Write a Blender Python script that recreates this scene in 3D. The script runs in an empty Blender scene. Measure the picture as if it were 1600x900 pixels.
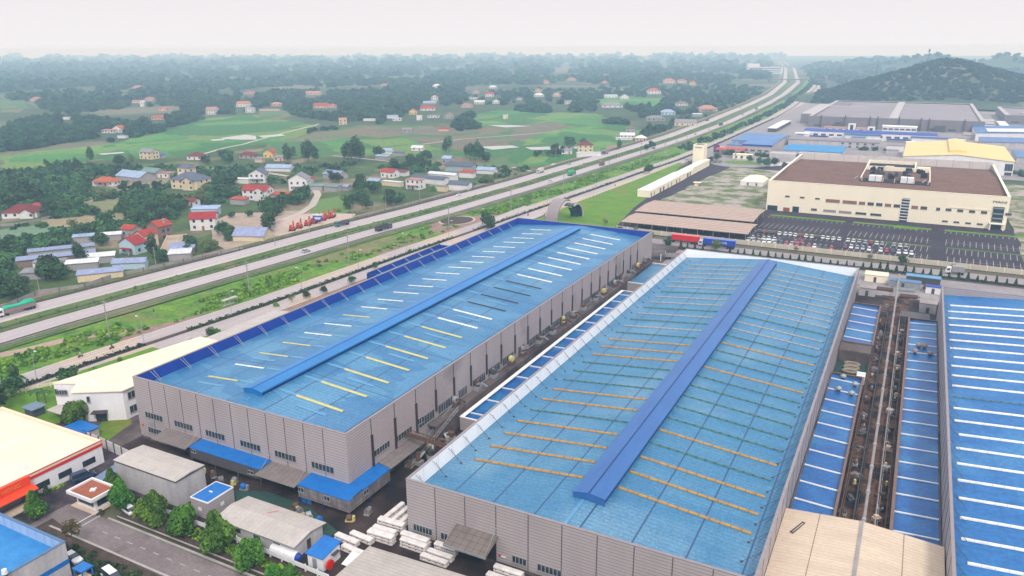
import bpy, math, random
import numpy as np
from mathutils import Vector, Matrix
random.seed(7); rng = np.random.default_rng(7)
sc = bpy.context.scene; COL = sc.collection
R_ = math.radians
# ---------------- camera, sky, sun, exposure ----------------
CAMROT = ((0.8877981, -0.1329523, 0.4406111), (0.4602185, 0.2640827, -0.8476198), (-0.0036648, 0.9552926, 0.2956393))
FOC, CX, CY, CAMH = 1210.05, 800.0, 450.0, 90.0
cam = bpy.data.cameras.new('camera'); co = bpy.data.objects.new('camera', cam); COL.objects.link(co)
cam.sensor_width = 36.0; cam.lens = FOC * 36.0 / 1600.0; cam.clip_start = 1.0; cam.clip_end = 30000.0
m4 = Matrix(CAMROT).to_4x4(); m4.translation = (0, 0, CAMH); co.matrix_world = m4; sc.camera = co
SUN_EL, SUN_AZ = 46.0, 142.0         # azimuth clockwise from +Y
w = bpy.data.worlds.new("World"); sc.world = w; w.use_nodes = True
nt = w.node_tree; nt.nodes.clear()
sky = nt.nodes.new('ShaderNodeTexSky'); sky.sky_type = 'NISHITA'; sky.sun_disc = False
sky.sun_elevation = R_(SUN_EL); sky.sun_rotation = R_(SUN_AZ); sky.dust_density = 4.0; sky.air_density = 1.0
bg = nt.nodes.new('ShaderNodeBackground'); bg.inputs[1].default_value = 0.1
ov = nt.nodes.new('ShaderNodeBackground'); ov.inputs[1].default_value = 1.0
# overcast cloud sheet: even pale layer, a little brighter overhead
tc = nt.nodes.new('ShaderNodeTexCoord'); sx = nt.nodes.new('ShaderNodeSeparateXYZ'); nt.links.new(tc.outputs['Generated'], sx.inputs[0])
rp = nt.nodes.new('ShaderNodeValToRGB'); nt.links.new(sx.outputs[2], rp.inputs[0])
rp.color_ramp.elements[0].position = 0.0; rp.color_ramp.elements[0].color = (0.97, 0.935, 0.955, 1)
rp.color_ramp.elements[1].position = 0.09; rp.color_ramp.elements[1].color = (0.88, 0.85, 0.875, 1)
e_ = rp.color_ramp.elements.new(0.5); e_.color = (1.22, 1.25, 1.32, 1)
nt.links.new(rp.outputs[0], ov.inputs[0])
mx = nt.nodes.new('ShaderNodeMixShader'); mx.inputs[0].default_value = 0.95
wo = nt.nodes.new('ShaderNodeOutputWorld')
nt.links.new(sky.outputs[0], bg.inputs[0]); nt.links.new(bg.outputs[0], mx.inputs[1]); nt.links.new(ov.outputs[0], mx.inputs[2]); nt.links.new(mx.outputs[0], wo.inputs[0])
sl = bpy.data.lights.new('sun', 'SUN'); sl.energy = 2.2; sl.angle = R_(10); sl.color = (1.0, 0.95, 0.88)
so = bpy.data.objects.new('sun', sl); COL.objects.link(so); so.location = (0, 0, 300)
so.rotation_euler = (R_(90 - SUN_EL), 0, R_(180 - SUN_AZ))
sc.view_settings.view_transform = 'Standard'; sc.view_settings.look = 'None'
sc.view_settings.exposure = 0.0; sc.view_settings.gamma = 1.0
sc.cycles.use_denoising = True; sc.cycles.volume_bounces = 3; sc.cycles.max_bounces = 5; sc.cycles.diffuse_bounces = 2
sc.cycles.glossy_bounces = 2; sc.cycles.transparent_max_bounces = 6; sc.cycles.sample_clamp_indirect = 4

# ---------------- helpers ----------------
def G(px, py, z=0.0):
    """where the sight line through a measured point of the photograph meets height z"""
    c = (px - CX, CY - py, -FOC)
    d = [CAMROT[i][0]*c[0] + CAMROT[i][1]*c[1] + CAMROT[i][2]*c[2] for i in range(3)]
    t = (z - CAMH) / d[2]
    return Vector((d[0]*t, d[1]*t, z))
def mpp(px, py):
    g = G(px, py); return math.sqrt(g.x**2 + g.y**2 + CAMH**2) / FOC * 0.97

def tag(o, label=None, cat=None, group=None, kind=None):
    if label: o['label'] = label
    if cat: o['category'] = cat
    if group: o['group'] = group
    if kind: o['kind'] = kind
    return o
def thing(name, label, cat, loc=(0, 0, 0), rz=0.0, group=None):
    o = bpy.data.objects.new(name, None); COL.objects.link(o); o.empty_display_size = 0.5
    o.location = loc; o.rotation_euler = (0, 0, rz)
    return tag(o, label, cat, group)
def dup(root, loc, rz, label=None, group=None):
    r = root.copy(); COL.objects.link(r); r.location = loc; r.rotation_euler = (0, 0, rz)
    if label: r['label'] = label
    if group: r['group'] = group
    for ch in list(root.children):
        c = ch.copy(); COL.objects.link(c); c.parent = r
        for g in list(ch.children):
            d = g.copy(); COL.objects.link(d); d.parent = c
    return r

class MB:
    def __init__(s, rz=0.0, o=(0, 0, 0)):
        s.v = []; s.f = []; s.mi = []; s.c = math.cos(rz); s.s = math.sin(rz); s.o = o
    def P(s, p):
        x, y, z = p; s.v.append((x*s.c - y*s.s + s.o[0], x*s.s + y*s.c + s.o[1], z + s.o[2])); return len(s.v) - 1
    def poly(s, pts, m=0):
        s.f.append([s.P(p) for p in pts]); s.mi.append(m); return s
    def box(s, x0, x1, y0, y1, z0, z1, m=0, mt=None):
        i = [s.P(p) for p in ((x0,y0,z0),(x1,y0,z0),(x1,y1,z0),(x0,y1,z0),(x0,y0,z1),(x1,y0,z1),(x1,y1,z1),(x0,y1,z1))]
        for q in ((0,3,2,1),(4,5,6,7),(0,1,5,4),(1,2,6,5),(2,3,7,6),(3,0,4,7)):
            s.f.append([i[k] for k in q]); s.mi.append(m)
        if mt is not None: s.mi[-5] = mt
        return s
    def cbox(s, cx, cy, z0, sx, sy, sz, m=0, mt=None):
        return s.box(cx-sx/2, cx+sx/2, cy-sy/2, cy+sy/2, z0, z0+sz, m, mt)
    def prism(s, pts, z0, z1, m=0, mt=None):
        n = len(pts); a = [s.P((p[0], p[1], z0)) for p in pts]; b = [s.P((p[0], p[1], z1)) for p in pts]
        s.f.append(a[::-1]); s.mi.append(m); s.f.append(b); s.mi.append(m if mt is None else mt)
        for k in range(n):
            s.f.append([a[k], a[(k+1) % n], b[(k+1) % n], b[k]]); s.mi.append(m)
        return s
    def ext(s, prof, axis, a0, a1, m=0):
        """profile of (u, z) pushed along an axis ('x' : u is y ; 'y' : u is x)"""
        f = (lambda u, z, a: (a, u, z)) if axis == 'x' else (lambda u, z, a: (u, a, z))
        n = len(prof); A = [s.P(f(u, z, a0)) for u, z in prof]; B = [s.P(f(u, z, a1)) for u, z in prof]
        s.f.append(A); s.mi.append(m); s.f.append(B[::-1]); s.mi.append(m)
        for k in range(n):
            s.f.append([A[k], B[k], B[(k+1) % n], A[(k+1) % n]]); s.mi.append(m)
        return s
    def cyl(s, p, q, r0, r1=None, n=8, m=0):
        r1 = r0 if r1 is None else r1; p = Vector(p); q = Vector(q); d = (q - p).normalized()
        u = d.orthogonal().normalized(); v = d.cross(u)
        A = []; B = []
        for k in range(n):
            a = 2*math.pi*k/n; w_ = u*math.cos(a) + v*math.sin(a)
            A.append(s.P(p + w_*r0)); B.append(s.P(q + w_*r1))
        s.f.append(A[::-1]); s.mi.append(m); s.f.append(B); s.mi.append(m)
        for k in range(n):
            s.f.append([A[k], A[(k+1) % n], B[(k+1) % n], B[k]]); s.mi.append(m)
        return s
    def beam(s, p, q, w_=0.1, m=0):
        return s.cyl(p, q, w_*0.7, None, 4, m)
    def build(s, name, mats, parent=None, smooth=False, world=False):
        me = bpy.data.meshes.new(name)
        v = s.v
        if parent is not None and world:
            l = parent.location; v = [(a-l[0], b-l[1], c-l[2]) for a, b, c in v]
        me.from_pydata(v, [], s.f)
        mats = mats if isinstance(mats, (list, tuple)) else [mats]
        for mm in mats: me.materials.append(mm)
        if len(mats) > 1: me.polygons.foreach_set('material_index', s.mi)
        if smooth: me.polygons.foreach_set('use_smooth', [True]*len(s.f))
        me.update()
        o = bpy.data.objects.new(name, me); COL.objects.link(o)
        if parent is not None: o.parent = parent
        return o

def hexs(h):
    """sRGB hex to linear"""
    out = []
    for k in (0, 2, 4):
        c = int(h[k:k+2], 16)/255; out.append(c/12.92 if c <= 0.04045 else ((c+0.055)/1.055)**2.4)
    return tuple(out)
MATS = {}
def mat(name, c1, c2=None, rough=0.8, ns=0.3, amt=1.0, stretch=(1, 1, 1), fine=None, lines=(), bump=0.0, bumps=4.0, metal=0.0, spec=0.3, c3=None, n3=0.05, t3=(0.5, 0.65), coords='Object', rnd=0.0, wave=None, cells=None):
    """procedural surface: two tones through noise, a third through broad patches, thin joint lines, relief"""
    if name in MATS: return MATS[name]
    M = bpy.data.materials.new(name); M.use_nodes = True; N = M.node_tree; L = N.links
    b = N.nodes['Principled BSDF']; b.inputs['Roughness'].default_value = rough; b.inputs['Metallic'].default_value = metal
    b.inputs['Specular IOR Level'].default_value = spec
    t = N.nodes.new('ShaderNodeTexCoord'); src = t.outputs[coords]
    mp = N.nodes.new('ShaderNodeMapping'); mp.inputs['Scale'].default_value = stretch; L.new(src, mp.inputs[0])
    c2 = c2 or tuple(x*0.8 for x in c1)
    n = N.nodes.new('ShaderNodeTexNoise'); n.inputs['Scale'].default_value = ns; n.inputs['Detail'].default_value = 6; n.inputs['Roughness'].default_value = 0.62
    L.new(mp.outputs[0], n.inputs[0])
    r = N.nodes.new('ShaderNodeValToRGB'); r.color_ramp.elements[0].position = 0.5-0.17*amt; r.color_ramp.elements[1].position = 0.5+0.17*amt
    r.color_ramp.elements[0].color = (*c1, 1); r.color_ramp.elements[1].color = (*c2, 1); L.new(n.outputs[0], r.inputs[0]); out = r.outputs[0]
    def mixc(a, fac, colr, op='MIX'):
        q = N.nodes.new('ShaderNodeMix'); q.data_type = 'RGBA'; q.blend_type = op
        if isinstance(fac, float): q.inputs[0].default_value = fac
        else: L.new(fac, q.inputs[0])
        L.new(a, q.inputs[6])
        if isinstance(colr, tuple): q.inputs[7].default_value = (*colr, 1)
        else: L.new(colr, q.inputs[7])
        return q.outputs[2]
    def math_(op, a, b_=None, c_=None):
        q = N.nodes.new('ShaderNodeMath'); q.operation = op
        for k, x in enumerate((a, b_, c_)):
            if x is None: continue
            if isinstance(x, (int, float)): q.inputs[k].default_value = x
            else: L.new(x, q.inputs[k])
        return q.outputs[0]
    if c3:
        n2 = N.nodes.new('ShaderNodeTexNoise'); n2.inputs['Scale'].default_value = n3; n2.inputs['Detail'].default_value = 4; L.new(src, n2.inputs[0])
        r2 = N.nodes.new('ShaderNodeMapRange'); r2.inputs[1].default_value = t3[0]; r2.inputs[2].default_value = t3[1]; L.new(n2.outputs[0], r2.inputs[0])
        out = mixc(out, r2.outputs[0], c3)
    if cells:
        m_ = N.nodes.new('ShaderNodeMapping'); m_.inputs['Scale'].default_value = cells[2]; m_.inputs['Rotation'].default_value = (0,0,0.4); L.new(src, m_.inputs[0])
        vo = N.nodes.new('ShaderNodeTexVoronoi'); vo.inputs['Scale'].default_value = cells[0]; vo.distance = 'CHEBYCHEV'; L.new(m_.outputs[0], vo.inputs['Vector'])
        sc_ = N.nodes.new('ShaderNodeSeparateColor'); L.new(vo.outputs['Color'], sc_.inputs[0])
        out = mixc(out, math_('MULTIPLY', math_('GREATER_THAN', sc_.outputs[0], 0.45), cells[1]), cells[3]); out = mixc(out, math_('MULTIPLY', math_('GREATER_THAN', sc_.outputs[1], 0.72), cells[1]), cells[4])
    if fine:
        n4 = N.nodes.new('ShaderNodeTexNoise'); n4.inputs['Scale'].default_value = fine[0]; n4.inputs['Detail'].default_value = 3; L.new(src, n4.inputs[0])
        r4 = N.nodes.new('ShaderNodeMapRange'); r4.inputs[1].default_value = 0.3; r4.inputs[2].default_value = 0.7
        r4.inputs[3].default_value = 1-fine[1]; r4.inputs[4].default_value = 1+fine[1]; L.new(n4.outputs[0], r4.inputs[0])
        q = N.nodes.new('ShaderNodeVectorMath'); q.operation = 'SCALE'; L.new(out, q.inputs[0]); L.new(r4.outputs[0], q.inputs[3]); out = q.outputs[0]
    if lines:
        sp = N.nodes.new('ShaderNodeSeparateXYZ'); L.new(src, sp.inputs[0])
        for ax, per, wd, off, colr, st in lines:
            f_ = math_('FRACT', math_('DIVIDE', math_('ADD', sp.outputs[ax], off+1000*per), per))
            k_ = math_('MULTIPLY', math_('LESS_THAN', f_, wd/per), st)
            out = mixc(out, k_, colr)
    if rnd:
        oi = N.nodes.new('ShaderNodeObjectInfo'); h = N.nodes.new('ShaderNodeHueSaturation')
        L.new(out, h.inputs['Color']); L.new(math_('MULTIPLY_ADD', oi.outputs['Random'], rnd, 1-rnd/2), h.inputs['Value'])
        L.new(math_('MULTIPLY_ADD', oi.outputs['Random'], 0.02, 0.5), h.inputs['Hue']); out = h.outputs[0]
    L.new(out, b.inputs['Base Color'])
    if bump:
        n5 = N.nodes.new('ShaderNodeTexNoise'); n5.inputs['Scale'].default_value = bumps; n5.inputs['Detail'].default_value = 3; L.new(src, n5.inputs[0])
        hgt = n5.outputs[0]
        if wave:
            wv = N.nodes.new('ShaderNodeTexWave'); wv.bands_direction = wave[0]; wv.inputs['Scale'].default_value = wave[1]; L.new(src, wv.inputs[0])
            hgt = math_('ADD', hgt, math_('MULTIPLY', wv.outputs[0], 1.5))
        bp = N.nodes.new('ShaderNodeBump'); bp.inputs['Strength'].default_value = bump; bp.inputs['Distance'].default_value = 0.15
        L.new(hgt, bp.inputs['Height']); L.new(bp.outputs[0], b.inputs['Normal'])
    MATS[name] = M; return M
def plain(name, hx, rough=0.6, **k):
    c = hexs(hx) if isinstance(hx, str) else hx
    return mat(name, c, tuple(x*0.82 for x in c), rough=rough, ns=k.pop('ns', 0.8), **k)

# ---- palette ----
mClad = mat('grey_cladding', (0.42,0.375,0.385), (0.35,0.31,0.32), rough=0.55, ns=0.12, stretch=(1,1,0.3), lines=[(2,0.62,0.13,0,(0.20,0.165,0.185),0.75)], fine=(3,0.06))
mCladS = mat('grey_cladding_sooty', (0.40,0.35,0.36), (0.33,0.285,0.295), rough=0.55, ns=0.12, stretch=(1,1,0.3), lines=[(2,0.62,0.15,0,(0.18,0.15,0.165),0.6)], c3=(0.10,0.085,0.09), n3=0.06, t3=(0.60,0.80), fine=(3,0.08))
mJoint = plain('joint_strip', (0.11,0.09,0.10), 0.6)
mSeam = (0.02,0.065,0.16)
mRoofA = mat('blue_roof_sheet', (0.054,0.222,0.385), (0.024,0.158,0.34), rough=0.42, ns=0.35, amt=1.2, stretch=(0.16,1.0,1), cells=(0.075,0.5,(1,1.6,1),(0.022,0.15,0.35),(0.10,0.29,0.47)), lines=[(0,10.2,0.34,2.0,mSeam,0.95),(1,25.3,0.3,3.0,mSeam,0.8),(1,1.05,0.3,0,(0.02,0.10,0.28),0.3)], c3=(0.12,0.28,0.43), n3=0.04, t3=(0.5,0.78), fine=(2.2,0.24), bump=0.25, bumps=2.5, wave=('Y',1.1), spec=0.45)
mRoofB = mat('blue_roof_sheet_worn', (0.066,0.238,0.385), (0.030,0.168,0.345), rough=0.42, ns=0.4, amt=1.3, stretch=(0.14,1.0,1), lines=[(0,8.9,0.32,1.0,mSeam,0.95),(1,1.07,0.3,0,(0.02,0.10,0.28),0.3)], c3=(0.15,0.30,0.43), n3=0.05, t3=(0.5,0.8), fine=(2.2,0.26), bump=0.3, bumps=2.5, wave=('Y',1.1), spec=0.45)
mRoofC = mat('deep_blue_roof_sheet', (0.016,0.17,0.44), (0.004,0.10,0.34), rough=0.42, ns=0.3, amt=1.3, stretch=(0.2,1.0,1), lines=[(0,9.4,0.12,1.0,mSeam,0.4)], c3=(0.035,0.20,0.44), n3=0.05, fine=(1.2,0.22), bump=0.25, bumps=2.5, wave=('Y',1.1), spec=0.35)
mRoofD = mat('annex_blue_roof', (0.010,0.13,0.38), (0.003,0.075,0.29), rough=0.4, ns=0.3, amt=1.3, stretch=(0.5,0.8,1), c3=(0.02,0.17,0.40), n3=0.09, fine=(1.3,0.22), bump=0.2, spec=0.35)
mLin = mat('royal_blue_lining', (0.006,0.055,0.36), (0.004,0.04,0.29), rough=0.5, ns=0.3, lines=[(1,1.0,0.1,0,(0.003,0.03,0.2),0.5)])
mMonA = mat('ridge_vent_blue', (0.004,0.18,0.47), (0.003,0.14,0.41), rough=0.35, ns=0.4, stretch=(1,0.2,1), lines=[(1,2.1,0.1,0,(0.004,0.06,0.3),0.5)], spec=0.5)
mMonB = mat('ridge_vent_periwinkle', (0.030,0.13,0.37), (0.024,0.105,0.32), rough=0.4, ns=0.4, stretch=(1,0.2,1), lines=[(1,2.1,0.08,0,(0.02,0.07,0.3),0.5)], spec=0.4)
mDkBlue = plain('louvre_dark_blue', (0.006,0.03,0.16), 0.5)
mWhite = mat('white_sheet', (0.80,0.79,0.81), (0.70,0.69,0.72), rough=0.5, ns=0.2, fine=(2,0.04))
mWhiteP = mat('white_parapet', (0.93,0.92,0.93), (0.87,0.86,0.88), rough=0.5, ns=0.3, lines=[(1,5.3,0.12,0,(0.35,0.35,0.4),0.5)])
mCap = plain('parapet_cap', (0.30,0.26,0.27), 0.5)
mBronze = plain('bronze_trim', (0.05,0.035,0.035), 0.5)
mYel = mat('yellowed_skylight', (0.46,0.27,0.075), (0.33,0.17,0.04), rough=0.5, ns=0.5, lines=[(0,1.9,0.2,0,(0.16,0.10,0.05),0.8)])
mYelA = mat('pale_yellow_skylight', (0.62,0.55,0.22), (0.48,0.42,0.16), rough=0.5, ns=0.7)
mGreenS = mat('mossy_skylight', (0.055,0.14,0.13), (0.10,0.19,0.16), rough=0.6, ns=1.2, lines=[(0,1.9,0.5,0,(0.03,0.07,0.06),0.7)])
mGreyS = mat('weathered_skylight', (0.36,0.36,0.36), (0.27,0.26,0.25), rough=0.6, ns=1.0, lines=[(0,1.9,0.3,0,(0.20,0.16,0.12),0.7)])
mWhS = mat('white_skylight', (0.85,0.85,0.83), (0.62,0.62,0.57), rough=0.4, ns=0.5, lines=[(0,1.9,0.12,0,(0.35,0.36,0.36),0.6)])
mDkS = mat('dark_skylight', (0.03,0.045,0.07), (0.02,0.03,0.045), rough=0.35, ns=0.7)
mPaleSheet = mat('pale_translucent_sheet', (0.13,0.31,0.48), (0.07,0.23,0.42), rough=0.5, ns=0.5, stretch=(0.3,1,1))
mSteel = plain('galvanised_steel', (0.42,0.44,0.46), 0.4, metal=0.4)
mSteelD = plain('dark_steel', (0.08,0.075,0.08), 0.5)
mRust = mat('rusty_brown_steel', (0.16,0.085,0.055), (0.07,0.045,0.04), rough=0.8, ns=0.8, fine=(4,0.2))
mGlass = mat('dark_window_glass', (0.012,0.022,0.035), (0.03,0.05,0.07), rough=0.12, ns=0.8, spec=0.8, lines=[])
mFrame = plain('window_frame_grey', (0.30,0.30,0.31), 0.5)
mCanG = mat('grey_canopy_sheet', (0.22,0.185,0.18), (0.17,0.14,0.14), rough=0.6, ns=0.5, lines=[(0,1.3,0.12,0,(0.10,0.08,0.08),0.6)], fine=(3,0.1))
mCanB = mat('bright_blue_canopy', (0.006,0.16,0.50), (0.004,0.12,0.42), rough=0.4, ns=0.5, lines=[(0,1.1,0.1,0,(0.006,0.09,0.4),0.5)], fine=(3,0.1))
mPanel = mat('weathered_panel_skirt', (0.26,0.235,0.24), (0.12,0.105,0.115), rough=0.6, ns=0.5, lines=[(0,1.2,0.1,0,(0.07,0.06,0.07),0.8),(1,1.2,0.1,0,(0.07,0.06,0.07),0.8),(2,1.2,0.1,0.3,(0.09,0.08,0.09),0.7)], fine=(2,0.15))
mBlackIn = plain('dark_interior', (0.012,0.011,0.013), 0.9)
mConc = mat('concrete', (0.34,0.31,0.30), (0.25,0.22,0.22), rough=0.9, ns=0.25, fine=(2.5,0.12))
mConcD = mat('stained_concrete', (0.15,0.12,0.115), (0.085,0.065,0.065), rough=0.9, ns=0.3, fine=(2.5,0.2), c3=(0.05,0.035,0.04), n3=0.08)
mRoofCream = mat('cream_sheet_roof', (0.82,0.71,0.55), (0.74,0.63,0.47), rough=0.5, ns=0.15, fine=(1.2,0.04), lines=[(1,14,0.12,3,(0.5,0.4,0.27),0.4)])
mRoofSand = mat('sand_roof_ribbed', (0.64,0.51,0.39), (0.54,0.43,0.33), rough=0.55, ns=0.4, stretch=(0.2,1,1), lines=[(1,0.9,0.12,0,(0.36,0.27,0.19),0.5)], fine=(1.5,0.06))
mRoofGrey = mat('pale_grey_sheet_roof', (0.50,0.45,0.42), (0.42,0.375,0.35), rough=0.6, ns=0.3, lines=[(0,1.1,0.12,0,(0.34,0.30,0.29),0.5)], fine=(2,0.07))
mWallGrey = mat('streaked_pale_wall', (0.50,0.48,0.50), (0.38,0.365,0.385), rough=0.7, ns=0.5, stretch=(1,1,0.15), fine=(1.5,0.08))
mWallWhite = mat('white_render', (0.80,0.79,0.82), (0.70,0.69,0.73), rough=0.7, ns=0.3, stretch=(1,1,0.3), fine=(1.5,0.04))
mWallCream = mat('cream_render', (0.88,0.80,0.64), (0.84,0.75,0.59), rough=0.7, ns=0.15, stretch=(1,1,0.3), fine=(0.8,0.02))
mRed = plain('signal_red', (0.72,0.018,0.010), 0.4)
mOrange = plain('red_orange_fascia', (0.85,0.06,0.008), 0.4)
mBrownRoof = mat('brown_gravel_roof', (0.195,0.112,0.085), (0.15,0.086,0.066), rough=0.95, ns=0.08, fine=(0.7,0.22), spec=0.1, lines=[])
mBlackPaint = plain('black_letters', (0.02,0.018,0.02), 0.5)
mAsph = mat('worn_asphalt', (0.15,0.12,0.125), (0.23,0.19,0.19), rough=0.85, ns=0.18, amt=1.3, stretch=(0.4,1,1), fine=(2,0.15), c3=(0.07,0.055,0.062), n3=0.12, t3=(0.55,0.7))
mYard = mat('yard_concrete_dark', (0.022,0.012,0.012), (0.062,0.038,0.034), rough=0.85, ns=0.14, amt=1.2, fine=(1.8,0.25), c3=(0.010,0.006,0.007), n3=0.09, t3=(0.45,0.6))
mYardP = mat('forecourt_purple_grey', (0.028,0.017,0.028), (0.095,0.068,0.082), rough=0.85, ns=0.22, amt=1.1, fine=(1.5,0.2), c3=(0.016,0.011,0.018), n3=0.15)
mGreenY = mat('green_stained_yard', (0.012,0.075,0.055), (0.03,0.05,0.045), rough=0.8, ns=0.35, amt=1.2, fine=(2,0.25))
mLot = mat('parking_asphalt', (0.024,0.017,0.026), (0.044,0.034,0.045), rough=0.85, ns=0.1, fine=(1.5,0.1))
mTyreM = plain('tyre_darkened_concrete', (0.40,0.35,0.357), 0.8)
mLane = mat('concrete_carriageway', (0.50,0.44,0.45), (0.42,0.365,0.375), rough=0.8, ns=0.08, stretch=(1,0.15,1), fine=(0.9,0.06))
mLane2 = mat('service_road_concrete', (0.47,0.405,0.40), (0.37,0.315,0.32), rough=0.8, ns=0.08, stretch=(1,0.4,1), fine=(0.9,0.08), c3=(0.52,0.40,0.30), n3=0.03, t3=(0.56,0.6))
mPave = mat('cool_grey_road', (0.30,0.27,0.275), (0.23,0.205,0.21), rough=0.85, ns=0.12, fine=(1.2,0.1))
mPaint = plain('road_paint', (0.40,0.385,0.39), 0.7)
mKerb = plain('kerb_stone', (0.42,0.38,0.37), 0.8)
mRut = mat('bare_earth', (0.30,0.19,0.155), (0.21,0.14,0.11), rough=0.95, ns=0.3, fine=(1.5,0.15))
mDirt = mat('dark_soil', (0.085,0.058,0.045), (0.05,0.037,0.03), rough=0.95, ns=0.4, fine=(2,0.2))
mVerge = mat('verge_grass', (0.10,0.155,0.035), (0.050,0.10,0.022), rough=0.95, ns=0.25, amt=1.2, fine=(1.2,0.2), c3=(0.16,0.16,0.06), n3=0.06)
mVergeB = mat('lush_verge_weeds', (0.15,0.27,0.018), (0.045,0.14,0.016), rough=0.95, ns=0.16, amt=1.0, fine=(0.9,0.3), c3=(0.16,0.15,0.05), n3=0.05, t3=(0.56,0.7), bump=0.8, bumps=0.8)
mLawn = mat('mown_lawn', (0.12,0.25,0.012), (0.075,0.18,0.010), rough=0.95, ns=0.15, stretch=(0.5,1,1), fine=(0.8,0.12), c3=(0.17,0.18,0.03), n3=0.05, t3=(0.52,0.7))
mScrub = mat('patchy_gravel_grass', (0.10,0.14,0.035), (0.36,0.31,0.28), rough=0.95, ns=0.09, amt=0.45, fine=(0.8,0.15))
mPaddy = mat('rice_paddy_green', cells=(0.02,0.8,(1,0.7,1),(0.022,0.115,0.018),(0.14,0.22,0.04)), c1=(0.060,0.235,0.030), c2=(0.032,0.145,0.030), rough=0.9, ns=0.02, amt=0.9, stretch=(0.5,1,1), fine=(0.2,0.25), c3=(0.13,0.24,0.05), n3=0.009, lines=[(0,41,1.5,0,(0.10,0.12,0.05),0.6),(1,33,1.8,0,(0.10,0.12,0.05),0.6)])
mPaddy2 = mat('pale_field_green', cells=(0.022,0.85,(1,0.6,1),(0.025,0.13,0.02),(0.17,0.12,0.07)), c1=(0.075,0.18,0.045), c2=(0.075,0.11,0.045), rough=0.9, ns=0.03, fine=(0.2,0.25), c3=(0.16,0.145,0.085), n3=0.012, lines=[(0,37,1.5,0,(0.09,0.10,0.05),0.6),(1,29,1.8,0,(0.14,0.12,0.08),0.6)])
mFallow = mat('fallow_brown_field', (0.17,0.135,0.10), (0.10,0.11,0.055), rough=0.95, ns=0.03, amt=0.9, fine=(0.2,0.15))
mYardV = mat('village_ground', (0.070,0.115,0.028), (0.030,0.058,0.016), rough=0.95, ns=0.035, amt=0.8, fine=(0.4,0.2), c3=(0.24,0.19,0.12), n3=0.018, t3=(0.52,0.62))
mTrack = plain('pale_dirt_track', (0.48,0.42,0.36), 0.9)
mWater = mat('pond_water', (0.30,0.32,0.30), (0.38,0.38,0.34), rough=0.15, ns=0.1, spec=0.6)

# ---------------- ground ----------------
mGround = mat('countryside_ground', (0.055,0.09,0.03), (0.030,0.052,0.022), rough=0.95, ns=0.012, amt=0.9, fine=(0.12,0.2), c3=(0.15,0.135,0.085), n3=0.004, t3=(0.52,0.62))
g = MB(); g.poly([(-9000,-400,0),(9000,-400,0),(9000,9400,0),(-9000,9400,0)])
tag(g.build('ground', mGround), kind='structure')
LAYER = [0.02]
def patch(name, pts, m, px=True, wob=0.0, dens=1, z=None, kind='structure'):
    P = [G(*p) if px else Vector((p[0], p[1], 0)) for p in pts]
    if z is None: LAYER[0] += 0.012; z = LAYER[0]
    out = []
    for k in range(len(P)):
        a, b = P[k], P[(k+1) % len(P)]
        n = max(1, int((b-a).length/12*dens)) if wob else 1
        n = min(n, 24)
        for j in range(n):
            q = a.lerp(b, j/n); f = 0 if j == 0 else wob
            out.append((q.x+random.uniform(-f, f), q.y+random.uniform(-f, f), z))
    mb = MB(); mb.poly(out); o = mb.build(name, m); tag(o, kind=kind)
    n = o.data.polygons[0].normal
    if n.z < 0: o.data.flip_normals()
    return o
# broad land cover (far to near)
patch('village_land', [(0,262),(60,262),(150,248),(250,246),(330,236),(420,222),(600,240),(760,262),(860,262),(960,236),(1040,214),(700,305),(373,392),(0,492)], mYardV, wob=3)
patch('rice_field', [(0,238),(100,229),(180,223),(262,204),(330,184),(400,179),(450,188),(500,196),(470,215),(420,224),(330,238),(250,248),(150,249),(60,264),(0,270)], mPaddy, wob=4)
patch('fallow_field', [(0,232),(100,224),(190,218),(150,228),(60,236),(0,244)], mFallow, wob=3)
patch('rice_field', [(420,224),(500,205),(560,196),(640,196),(740,200),(830,190),(850,220),(800,262),(720,262),(640,244),(560,242),(470,246),(400,240)], mPaddy2, wob=4)
patch('rice_field', [(500,222),(560,213),(640,218),(690,232),(640,243),(540,242)], mPaddy, wob=4)
patch('fallow_field', [(560,198),(700,200),(760,206),(700,212),(600,208)], mFallow, wob=3)
patch('fallow_field', [(640,214),(760,214),(800,222),(720,230),(660,226)], mFallow, wob=3)
patch('rice_field', [(736,180),(780,172),(935,178),(945,186),(900,196),(740,196)], mPaddy, wob=4)
patch('rice_field', [(810,232),(835,200),(935,190),(990,196),(1010,206),(960,236),(862,262),(792,260)], mPaddy, wob=4)
patch('rice_field', [(928,156),(960,150),(1036,154),(1032,166),(1000,170),(940,164)], mPaddy, wob=4)
patch('fallow_field', [(800,196),(870,190),(890,198),(840,212),(800,222)], mFallow, wob=3)
patch('rice_field', [(0,156),(36,156),(44,168),(30,176),(0,176)], mPaddy2, wob=4)
patch('rice_field', [(146,148),(158,148),(160,156),(148,156)], mPaddy2, wob=3)
patch('rice_field', [(182,148),(206,147),(208,156),(186,157)], mPaddy2, wob=3)
patch('rice_field', [(404,172),(440,172),(470,178),(430,188),(404,186)], mPaddy2, wob=3)
patch('rice_field', [(560,124),(610,118),(640,122),(600,126)], mPaddy2, wob=5)
patch('fallow_field', [(40,160),(150,156),(190,160),(100,168),(60,170)], mFallow, wob=3)
patch('fallow_field', [(700,106),(1010,104),(1020,112),(720,114)], mFallow, wob=9)
patch('fallow_field', [(20,104),(420,98),(420,104),(60,110)], mFallow, wob=9)
patch('vegetable_field', [(478,342),(500,312),(540,306),(556,312),(548,330),(520,345)], mat('crop_green', (0.08,0.21,0.03),(0.14,0.17,0.06), rough=0.9, ns=0.1, fine=(0.5,0.3)), wob=1)
patch('fallow_field', [(58,268),(110,252),(135,258),(128,275),(75,292)], mFallow, wob=2)
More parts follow.
